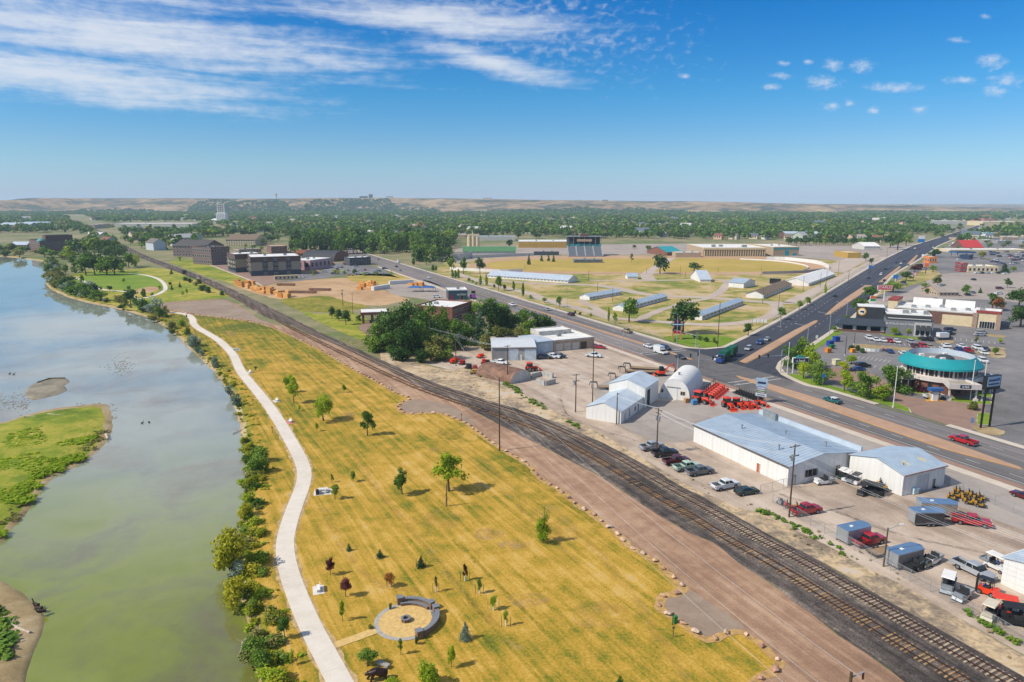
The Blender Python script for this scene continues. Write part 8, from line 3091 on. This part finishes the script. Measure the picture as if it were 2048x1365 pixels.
ar = one('side_arm',insul,r,'tube',(0,0,16.0),(1.3,.35,16.3),.06,n=5)
one('insulator',M('maroon_insulator','5c1f1c',.4),ar,'tube',(1.2,.33,15.6),(1.2,.33,16.2),.09,n=6)
for x,yb,yt in ((1606,582,553),(1557,617,586),(1525,608,576),(1640,575,546),(1652,572,543),(1696,568,540),(1676,552,523),(1735,561,521),(1772,529,496),(1794,520,492),(1293,548,536),(1195,585,565),(1225,604,576),(1177,562,541),(1436,545,535),(1522,553,535),(1371,555,543),(1050,540,528),(1360,553,533)):
 upole(x,yb,yt,'thin wooden pole standing on the fairground',drops=(.3,),r0=.14,group='poles on the fairground')
WN = [0]


def wire(p,q,sag,label,group,rr=.014):
 ps = []
 n = 14
 for i in range(n + 1):
  t_ = i / n
  v = p.lerp(q,t_)
  v.z -= sag * 4 * t_ * (1 - t_)
  ps.append(v - p)
 mb = MB()
 mb.path([tuple(v) for v in ps],[rr] * (n + 1),3)
 r = thing('power_line',label,'wire',p,0,group)
 mb.obj('wire',wire_m,r)


def string(A,B,sag,label,group,n=None,rr=.014):
 for i in range(min(len(A),len(B)) if n is None else n):
  wire(A[i],B[i],sag,label,group,rr)


e1 = [pb + Vector((1.2,.33,-.9)),pb + Vector((0,0,-3.2)),pb + Vector((0,0,-6))]
string(a1,e1,2.2,'overhead wire from the tallest pole along the gravel road','wires along the gravel road')
string(a8[:3],a1,1.8,'overhead wire from the grove pole to the tallest pole','wires over the grove edge')
string(a5,a6,1.6,'overhead wire between transformer pole and leaning pole','wires over the long shop')
far_r = [v + Vector((26,-47,-.5)) for v in a6]
string(a6,far_r,1.4,'overhead wire leaving the leaning pole over the yard','wires over the dealer yard',6)
string(a2[:4],a5[:4],1.2,'overhead wire from two-armed pole to transformer pole','wires over the stepped shop')
string(a7,a2[:4],1.0,'overhead wire from rusty hut pole to two-armed pole','wires over the block bins')
string(a8,a7,1.0,'overhead wire from the grove pole to rusty hut pole','wires beside the grove')
string(a9[:2],a8[:2],2.4,'overhead wire through the grove','wires through the grove')
# street lamps and signals
lampm = M('pale_lamp_steel','a9b0b2',.45,.06,1,metal=.3)


def street_lamp(x,yb,yt,rz,label,arm=3.0,group='street lamps'):
 h = HT(x,yb,yt)
 r = thing('street_lamp',label,'street lamp',G(x,yb),0,group)
 one('post',lampm,r,'tube',(0,0,0),(0,0,h),.12,.08,n=8)
 d = Vector((math.cos(rz),math.sin(rz)))
 a = one('arm',lampm,r,'tube',(0,0,h - .3),(d.x * arm,d.y * arm,h + .35),.06,n=5)
 one('lamp_head',lampm,a,'obox',d.x * (arm + .3),d.y * (arm + .3),h + .36,.8,.28,.14,rz)
 one('base',kerbm,r,'box',-.25,.25,-.25,.25,0,.25)


for x,yb,yt in ((966,592,566),(1112,655,601),(1134,618,577),(1246,700,655),(1353,690,628),(853,562,540)):
 street_lamp(x,yb,yt,ANG_V + (0 if x in (1112,1246) else math.pi),'steel lamp post on the main road',3)
for x,yb,yt in ((1658,672,628),(1614,692,652),(1693,632,607),(1738,588,572),(1797,548,532),(1561,655,625)):
 street_lamp(x,yb,yt,HEAD['B'] + math.pi / 2,'steel lamp post with arm over the side road',4.5)
for x,yb,yt,lab in ((1786,816,734,'plain white pole on the bank verge'),(1940,801,722,'white flagpole between canopy and the other flagpole'),(1963,803,726,'white flagpole next to the tall black sign'),(1574,750,686,'steel pole at the bank corner'),(1690,712,674,'dark lot lamp pole'),(1708,690,668,'dark lot lamp pole beside the play wall'),(1700,600,0,'')):
 if lab:
  r = thing('pole',lab,'pole',G(x,yb))
  h = HT(x,yb,yt); m = plast if 'dark' in lab else white_trim
  one('post',m,r,'tube',(0,0,0),(0,0,h),.13,.08,n=8)
  one('base',kerbm,r,'tube',(0,0,0),(0,0,.5),.3,n=10)
  one('finial',m,r,'ell',(0,0,h),(.16,.16,.16),8,5)


def signal(x,yb,yt,rz,L_,label):
 h = HT(x,yb,yt)
 r = thing('traffic_signal',label,'traffic light',G(x,yb),0,None)
 one('post',lampm,r,'tube',(0,0,0),(0,0,h),.16,.1,n=8)
 d = Vector((math.cos(rz),math.sin(rz)))
 za = min(h - .6,6.2)
 ar = one('mast_arm',lampm,r,'tube',(0,0,za - .5),(d.x * L_,d.y * L_,za),.11,.06,n=6)
 for q in (.6,.98):
  c = d * (L_ * q)
  one('signal_head',sgn_black,ar,'obox',c.x,c.y,za,.4,.4,1.15,rz)
 one('lamp_arm',lampm,r,'tube',(0,0,h - .2),(-d.x * 1.8,-d.y * 1.8,h + .2),.05,n=5)


signal(1391,696,666,ANG_U + 3.3,12,'traffic signal mast at the corner lawn')
signal(1355,740,711,ANG_V + .05,9,'traffic signal mast on the dealer side of crossing')
signal(1396,757,690,ANG_V - .05,9,'tall signal and lamp mast behind the arched hut')
signal(1561,745,700,ANG_V + math.pi,10,'traffic signal mast at the bank corner')
# ---- signs
p = G(1345,679)
r = thing('fair_sign','tan pillared fair sign with blue arched top and screen','sign',p,-.12)
h = HT(1345,679,637)
for x in (0,3.4):
 one('pillar',M('tan_sign_pillar','b88a62',.8,.08),r,'box',x - .35,x + .35,-.35,.35,0,h * .84)
one('arched_top',sgn_navy,r,'extr',[(.36,h * .6)] + [(1.7 - 1.34 * math.cos(math.pi * i / 12),h * .8 + (h * .2) * math.sin(math.pi * i / 12)) for i in range(13)] + [(3.04,h * .6)],-.3,.3)
one('emblem',sgn_red,r,'tube',(1.7,-.34,h * .86),(1.7,-.3,h * .86),.55,n=5)
bd = one('name_band',M('teal_sign_band','1f7fa0',.5),r,'box',-.9,4.3,-.5,.5,h * .68,h * .75)
one('lettering',sgn_white,bd,'box',-.3,3.7,-.54,-.51,h * .70,h * .73)
one('screen',sgn_black,r,'box',.36,3.04,-.28,.28,h * .42,h * .6 - .02)
one('red_panel',sgn_red,r,'box',.36,3.04,-.3,.3,h * .28,h * .41)
p = G(1521,806)
r = thing('dealer_sign','tall dealer sign with stacked panels on two brown posts','sign',p,-.5)
h = HT(1521,806,757)
for x in (-.75,.75):
 one('post',trim,r,'box',x - .16,x + .16,-.16,.16,0,h * .9)
for z0,z1,w_,m in ((.66,1.0,1.55,M('steel_blue_panel','8fa3b4',.4,.06)),(.57,.645,1.2,M('lilac_panel','8d8aa6',.5)),(.49,.56,1.2,M('muted_green_panel','6f8f78',.5)),(.41,.48,1.2,M('dim_olive_panel','6d6a48',.5)),(.27,.39,1.45,M('white_letter_panel','b9c0c6',.5,.1))):
 bd = one('board',m,r,'box',-w_,w_,-.22,.22,h * z0,h * z1)
 one('lettering',sgn_navy if z0 in (.66,.27) else sgn_white,bd,'box',-w_ * .7,w_ * .7,-.25,-.23,h * (z0 + (z1 - z0) * .35),h * (z0 + (z1 - z0) * .6))
p = G(1961,857)
r = thing('tall_sign','tall black two post sign with pale blue board','sign',p,.35)
h = HT(1961,857,752)
for x in (0,3.1):
 one('post',sgn_black,r,'box',x - .18,x + .18,-.18,.18,0,h * .8)
bd = one('cabinet',sgn_black,r,'box',-.8,4.2,-.5,.5,h * .74,h)
fc = one('face',M('pale_blue_sign_face','9fb6cc',.4,.06),bd,'box',-.55,3.95,-.54,-.5,h * .80,h * .985)
one('lettering',sgn_navy,fc,'box',-.1,2.6,-.57,-.545,h * .9,h * .93)
one('mark',sgn_blue,fc,'box',2.6,3.7,-.57,-.545,h * .895,h * .95)
one('lettering',sgn_navy,fc,'box',-.1,3.6,-.57,-.545,h * .83,h * .855)
p = G(1585,748)
r = thing('bank_sign','navy bank sign with teal cap on a white post','sign',p,.05)
h = HT(1585,748,712)
for x in (0,4.6):
 one('post',white_trim,r,'box',x - .15,x + .15,-.15,.15,0,h * .6)
bd = one('cabinet',white_trim,r,'box',-.4,5.0,-.35,.35,h * .6,h * .9)
fc = one('face',sgn_navy,bd,'box',-.2,4.8,-.39,-.35,h * .63,h * .87)
o = link('lettering',text_mesh('us bank',1.1,sgn_white),fc,(2.1,-.42,h * .74)); o.rotation_euler = (math.pi / 2,0,0)
one('cap',teal,bd,'extr',[(.6,h * .9),(4.0,h * .9),(3.0,h),(1.6,h)],-.35,.35)
red_t = sgn_red
pylon('store_sign','red pole sign with big white store lettering',1767,603,571,580,28,[sgn_white,sgn_red],1,-.15,white_trim,text=['STAPLES'],tsize=2.2,sx=.95)
pylon('store_sign','white pole sign with three big red letters',1826,560,545,552,13,[sgn_white],1,-.15,plast,text=['ACE'],tsize=3.4,tm=sgn_red)
pylon('store_sign','blue square pole sign with white mark',1790,568,550,557.5,9,[sgn_blue,sgn_blue],1,-.15,white_trim)
pylon('store_sign','blue panel sign inside the fair fence',1740,548,531,537.5,6.5,[sgn_blue],1,-.15,pole_m)
pylon('store_sign','white sign with orange-red round emblem in dry verge',1851,548,526,535,10,[sgn_white,M('emblem_orange','c86a3c',.5)],1,-.15,plast)
pylon('store_sign','orange, green and white stacked store sign',1744,616,592,608,11,[sgn_white,M('sign_orange','d8602c',.5),M('sign_green','2f8a4c',.5),sgn_white],2,-.15,brown_wall)
pylon('store_sign','blue and white dealership sign beyond the side road',1842,486,472,485,13,[sgn_blue,sgn_white,sgn_blue],2,-.1,sgn_blue)
pylon('store_sign','small white and navy sign above the orange kiosk',1867,514,507,513,7,[sgn_white,sgn_navy],1,0,white_trim)
for x,y in ((1892,525),(1894,517)):
 r = thing('lot_sign','small yellow sign post in the kiosk lot','sign',G(x,y + 6),0,'yellow sign posts in the lots')
 one('post',galv,r,'tube',(0,0,0),(0,0,3),.08,n=5); one('plate',M('yellow_plate','c8a03c',.6),r,'box',-.6,.6,-.05,.05,2.4,3.4)
for x,yb,yt,lab,m in ((1645,774,748,'blue roadside sign before the bank trees',sgn_blue),(1942,862,836,'grey-blue road sign at the bank exit',M('faded_blue_plate','7d8ba6',.5)),(1633,683,671,'white sign on the side road verge',sgn_white)):
 r = thing('road_sign',lab,'sign',G(x,yb)); h = HT(x,yb,yt)
 one('post',galv,r,'tube',(0,0,0),(0,0,h),.05,n=6); one('plate',m,r,'box',-.45,.45,-.05,0,h - 1.3,h)
r = thing('notice_board','row of white panels on posts at the fair corner','sign',G(1505,650),-.2)
for k in range(4):
 one('panel',sgn_white,r,'box',k * 1.6,k * 1.6 + 1.4,-.05,.05,1.2,2.8); one('post',pole_m,r,'tube',(k * 1.6,0,0),(k * 1.6,0,2.9),.07,n=5)
# ---- fences
mesh_m = bpy.data.materials.new('chain_link_mesh')
mesh_m.use_nodes = True
t = NT(mesh_m.node_tree)
bsd = mesh_m.node_tree.nodes['Principled BSDF']
bsd.inputs['Base Color'].default_value = (.42,.44,.45,1); bsd.inputs['Metallic'].default_value = .4; bsd.inputs['Roughness'].default_value = .5
bsd.inputs['Alpha'].default_value = .13


def fence(pts,h,label,step=3.0):
 ln = smooth_line(px(pts),.6)
 root = thing('chain_fence',label,'fence',(ln[0].x,ln[0].y,0))
 acc,last = 99,ln[0]
 pm = MB(); pm.tube((0,0,0),(0,0,h),.04,n=6); pmesh = pm.mesh('post',galv)
 tp,ms_ = MB(),MB()
 o0 = ln[0]
 prev = None
 for p in ln:
  acc += (p - last).length
  last = p
  if acc >= step:
   acc = 0
   q = p - o0
   link('post',pmesh,root,(q.x,q.y,0))
   if prev is not None:
    tp.tube((prev.x,prev.y,h - .03),(q.x,q.y,h - .03),.03,n=4)
    ms_.poly([(prev.x,prev.y,.05),(q.x,q.y,.05),(q.x,q.y,h - .05),(prev.x,prev.y,h - .05)])
   prev = q
 if tp.v:
  tp.obj('top_rail',galv,root)
  ms_.obj('mesh_panel',mesh_m,root)


fence([(1545,1006),(1610,1046),(1690,1091),(1780,1142),(1860,1185),(1960,1242),(2060,1300)],1.9,'chain link fence between dealer yard and railway slope')
fence([(1872,960),(1905,975),(1970,1003),(2060,1042)],2.0,'chain link fence behind the yellow mowers')
fence([(1520,990),(1540,985),(1570,976),(1598,976)],2.0,'chain link gate beside the dark green car')
fence([(1545,642),(1600,612),(1700,553),(1760,519)],2.0,'fairground fence along the side road',5)
fence([(900,556),(1000,584),(1100,609),(1200,638),(1330,678)],1.6,'fairground fence along the main road',5)
# ---- odds and ends in the yard
conc_b = M('concrete_block','a9a69e',.9,.12,1)
for pts in ([(1074,768),(1090,772),(1110,767)],[(1062,757),(1082,752),(1106,757)]):
 r = thing('block_bin_wall','row of concrete bin blocks near the rusty arched hut','concrete blocks',G(*pts[0]),0,'concrete block bins')
 o0 = G(*pts[0])
 for (x0,y0),(x1,y1) in zip(pts,pts[1:]):
  a,b_ = G(x0,y0) - o0,G(x1,y1) - o0
  n = max(1,int((b_ - a).length / 1.5))
  for k in range(n):
   c = a.lerp(b_,(k + .5) / n)
   for lv in range(2):
    one('block',conc_b,r,'obox',c.x,c.y,.4 + lv * .78,(b_ - a).length / n - .05,.75,.76,math.atan2((b_ - a).y,(b_ - a).x))
for x,y,c_,lab,s in ((1373,806,'b08a5c','wooden crate pallet at the arched hut corner',1.3),(1388,810,'4f86b0','pale blue crate beside the big tractor',1.4),(1828,988,'b9d0d4','white and teal drinks cooler at the white building',1.2),(1672,731,'c9c0a0','cream crate stall at the lot edge',2.2),(1656,706,'d07a28','orange crate beside the blue bins',1.8),(1705,706,'d88a20','orange bin beside the green hedge stall',1.6),(1660,693,'123f8c','deep blue bin on the lot edge',2.2),(1672,684,'123f8c','second deep blue bin on the lot edge',2.2),(1663,698,'1d6a3c','green bin between blue and orange ones',1.6)):
 r = thing('crate',lab,'crate',G(x,y),.3,None,s)
 m = M('crate_' + c_,c_,.6,.1,1.5)
 one('box',m,r,'box',-.5,.5,-.4,.4,.12,.9)
 one('lid',m,r,'box',-.55,.55,-.45,.45,.9,1.0)
 one('base',wood_d,r,'box',-.5,.5,-.4,.4,0,.1)
# play pen wall on the lot
p = G(1748,703)
r = thing('curved_play_wall','white curved barrier with green mat in the lot','barrier',p)
one('mat',lawn_bright,r,'ell',(0,2.5,.06),(4.5,3.4,.12),20,4)
for k in range(9):
 a = math.radians(200 + k * 19); one('panel',sgn_white if k < 6 else M('pink_panel','b07a80',.6),r,'obox',4.6 * math.cos(a),2.5 + 3.5 * math.sin(a),.6,1.5,.12,1.2,a + math.pi / 2)
for x,y in ((1702,700),(1716,702),(1724,706)):
 TR('bush','dark',x,y,y - 12,14,'dark green hedge by the curved barrier','hedges by the curved barrier',1)
# drive-up teller kiosk
r = thing('teller_kiosk','white drive-up teller kiosk with blue cap','kiosk',G(1868,802))
one('island',yellow_paint,r,'box',-2.2,2.2,-.8,.8,0,.15)
one('cabinet',white_trim,r,'box',-.8,.8,-.5,.5,.15,2.6)
one('cap',blue_m,r,'box',-1.8,1.8,-.9,.9,3.0,3.8)
for s in (-1.4,1.4):
 one('post',yellow_paint,r,'tube',(s,0,.1),(s,0,3.05),.1,n=6)
# people riding the cart and the forklift
skin_m = M('skin','a8775c',.6,.05,3)
for x,y,z,rz,lab,c_ in ((1992,1140,.95,-1.2,'person in a blue shirt driving the white canopied cart','2a5aa8'),(1968,1187,1.0,2.3,'person in a blue shirt seated on the orange forklift','2c4f9c')):
 pv_ = [(0,0,.1,.15,.13),(0,0,.38,.15,.12),(.02,0,.55,.16,.11),(.03,0,.66,.06),(.05,0,.84,.11,.1),(.02,.2,.55,.07),(.12,.27,.32,.05),(.36,.2,.38,.04),(.02,-.2,.55,.07),(.12,-.27,.32,.05),(.36,-.2,.38,.04),(.06,.1,.05,.1),(.45,.13,.08,.08),(.5,.13,-.32,.055),(.62,.13,-.36,.05),(.06,-.1,.05,.1),(.45,-.13,.08,.08),(.5,-.13,-.32,.055),(.62,-.13,-.36,.05)]
 pe_ = [(0,1),(1,2),(2,3),(3,4),(2,5),(5,6),(6,7),(2,8),(8,9),(9,10),(0,11),(11,12),(12,13),(13,14),(0,15),(15,16),(16,17),(17,18)]
 cm_ = M('shirt_' + c_,c_,.8,.1,3)
 q = G(x,y)
 r = thing('person',lab,'person',(q.x,q.y,z),rz)
 me = skinned('body',pv_,pe_,cm_,0)
 me.materials.append(skin_m); me.materials.append(M('dark_trousers','2a2c34',.9))
 for pl in me.polygons:
  zc = pl.center.z; pl.material_index = 1 if zc > .66 or (abs(pl.center.y) > .12 and pl.center.x > .25 and zc > .2) else (2 if zc < .14 else 0)
 link('body',me,r)
 mb = MB(); mb.ell((.04,0,.88),(.12,.11,.1),10,6); mb.obj('hair',M('dark_hair','2c2018',.8),r,smooth=True)

# ================================================================== WEAR ON THE GROUND
def worn(name,stops):
 m = groundmat(name,stops,big=.1,mid=.6,fine=2.5,contrast=2.0)
 t = NT(m.node_tree)
 n = t.noise(t.n('ShaderNodeNewGeometry').outputs['Position'],.45,6,.75)
 m.node_tree.links.new(t.math('MULTIPLY',t.smooth(n,.36,.78),.62),m.node_tree.nodes['Principled BSDF'].inputs['Alpha'])
 return m


straw = worn('worn_straw_grass',[(0,'ac8a40'),(.5,'bf9c4e'),(1,'c8ab6c')])
lush = worn('lush_green_grass',[(0,'5a6a14'),(.5,'70781c'),(1,'86842c')])
bare_e = worn('bare_lawn_earth',[(0,'a5855c'),(.5,'b8976c'),(1,'c4a884')])
tyre_d = worn('tyre_rubber_marks',[(0,'4a4744'),(.5,'5a5652'),(1,'6a6560')])
pale_d = worn('pale_tyre_dust',[(0,'b09c88'),(.5,'bfac98'),(1,'ccbcaa')])
for k,(m,wd,z,ln) in enumerate(((straw,1.0,.03,[(860,838),(900,880),(960,935),(1010,985),(1060,1035),(1150,1120)]),(straw,.9,.031,[(875,835),(920,878),(985,940),(1040,995),(1120,1070)]),(straw,1.4,.032,[(1100,1010),(1180,1090),(1250,1170),(1330,1290),(1380,1365)]),
          (straw,1.2,.033,[(700,900),(760,985),(850,1090),(930,1190),(1040,1300)]),(straw,1.2,.034,[(640,1010),(690,1100),(760,1170),(840,1180)]),(lush,.5,.035,[(850,1093),(890,1140),(930,1190),(975,1245)]),(lush,.6,.036,[(905,1080),(950,1125),(1010,1185),(1100,1275)]),
          (lush,1.6,.037,[(960,872),(1010,912),(1060,945),(1120,995),(1200,1055)]),(lush,2.2,.038,[(1020,925),(1070,965)]),(lush,1.8,.039,[(620,705),(700,752),(790,800)]),(straw,1.3,.0395,[(520,700),(600,745),(700,790),(790,840)]),
          (tyre_d,.5,.09,[(1080,790),(1120,800),(1135,830),(1200,860),(1290,890),(1400,960),(1500,1000)]),(pale_d,1.4,.085,[(1130,770),(1118,800),(1140,835),(1220,868),(1330,930),(1470,1000)]),(tyre_d,.8,.087,[(1560,990),(1660,1020),(1800,1070),(1990,1110)]),(pale_d,1.0,.086,[(1600,1040),(1720,1060),(1880,1110)]),
          (tyre_d,.7,.086,[(1300,830),(1380,845),(1420,835)]),(tyre_d,.9,.09,[(1400,735),(1450,745),(1520,730),(1560,715)]),(tyre_d,1.0,.092,[(1395,745),(1480,775),(1600,812)]))):
 ribbon('worn_track',smooth_line(px(ln),1.0),wd,z,m,jit=.22,seed=k)
for k,(m,x,y,rx,ry) in enumerate(((bare_e,975,1070,30,12),(bare_e,1030,1090,34,10),(bare_e,870,900,14,4),(bare_e,595,1050,10,14),(bare_e,460,668,12,5),(bare_e,1060,1200,40,16),(bare_e,695,830,16,6),(straw,1120,1060,40,20),(straw,880,1040,50,18),(lush,700,690,60,14),(lush,900,870,30,10),(straw,1200,1230,60,30))):
 patch('worn_patch',[G(x + rx * math.cos(i * .42),y + ry * math.sin(i * .42)).to_2d() for i in range(15)],.0402 + k * .0004,m,1.0,.5,seed=k)
# parking stall lines
for k,(x0,y0,x1,y1,n,lx,ly) in enumerate(((1712,712,1790,722,9,-12,9),(1740,684,1830,694,9,-3,-6),(1690,722,1790,738,8,-12,10),(1830,700,1960,714,12,-2,6),(1910,676,2000,686,8,1,5),(1800,612,1990,612,20,0,6))):
 mb = MB()
 for i in range(n):
  a = G(x0 + (x1 - x0) * i / n,y0 + (y1 - y0) * i / n).to_2d()
  b_ = G(x0 + (x1 - x0) * i / n + lx,y0 + (y1 - y0) * i / n + ly).to_2d()
  d = (b_ - a).normalized()
  nn_ = Vector((-d.y,d.x)) * .07
  e_ = a + d * 5
  mb.poly([(*(a + nn_),.07),(*(a - nn_),.07),(*(e_ - nn_),.07),(*(e_ + nn_),.07)])
 struct(mb.obj('stall_marking',white_paint))
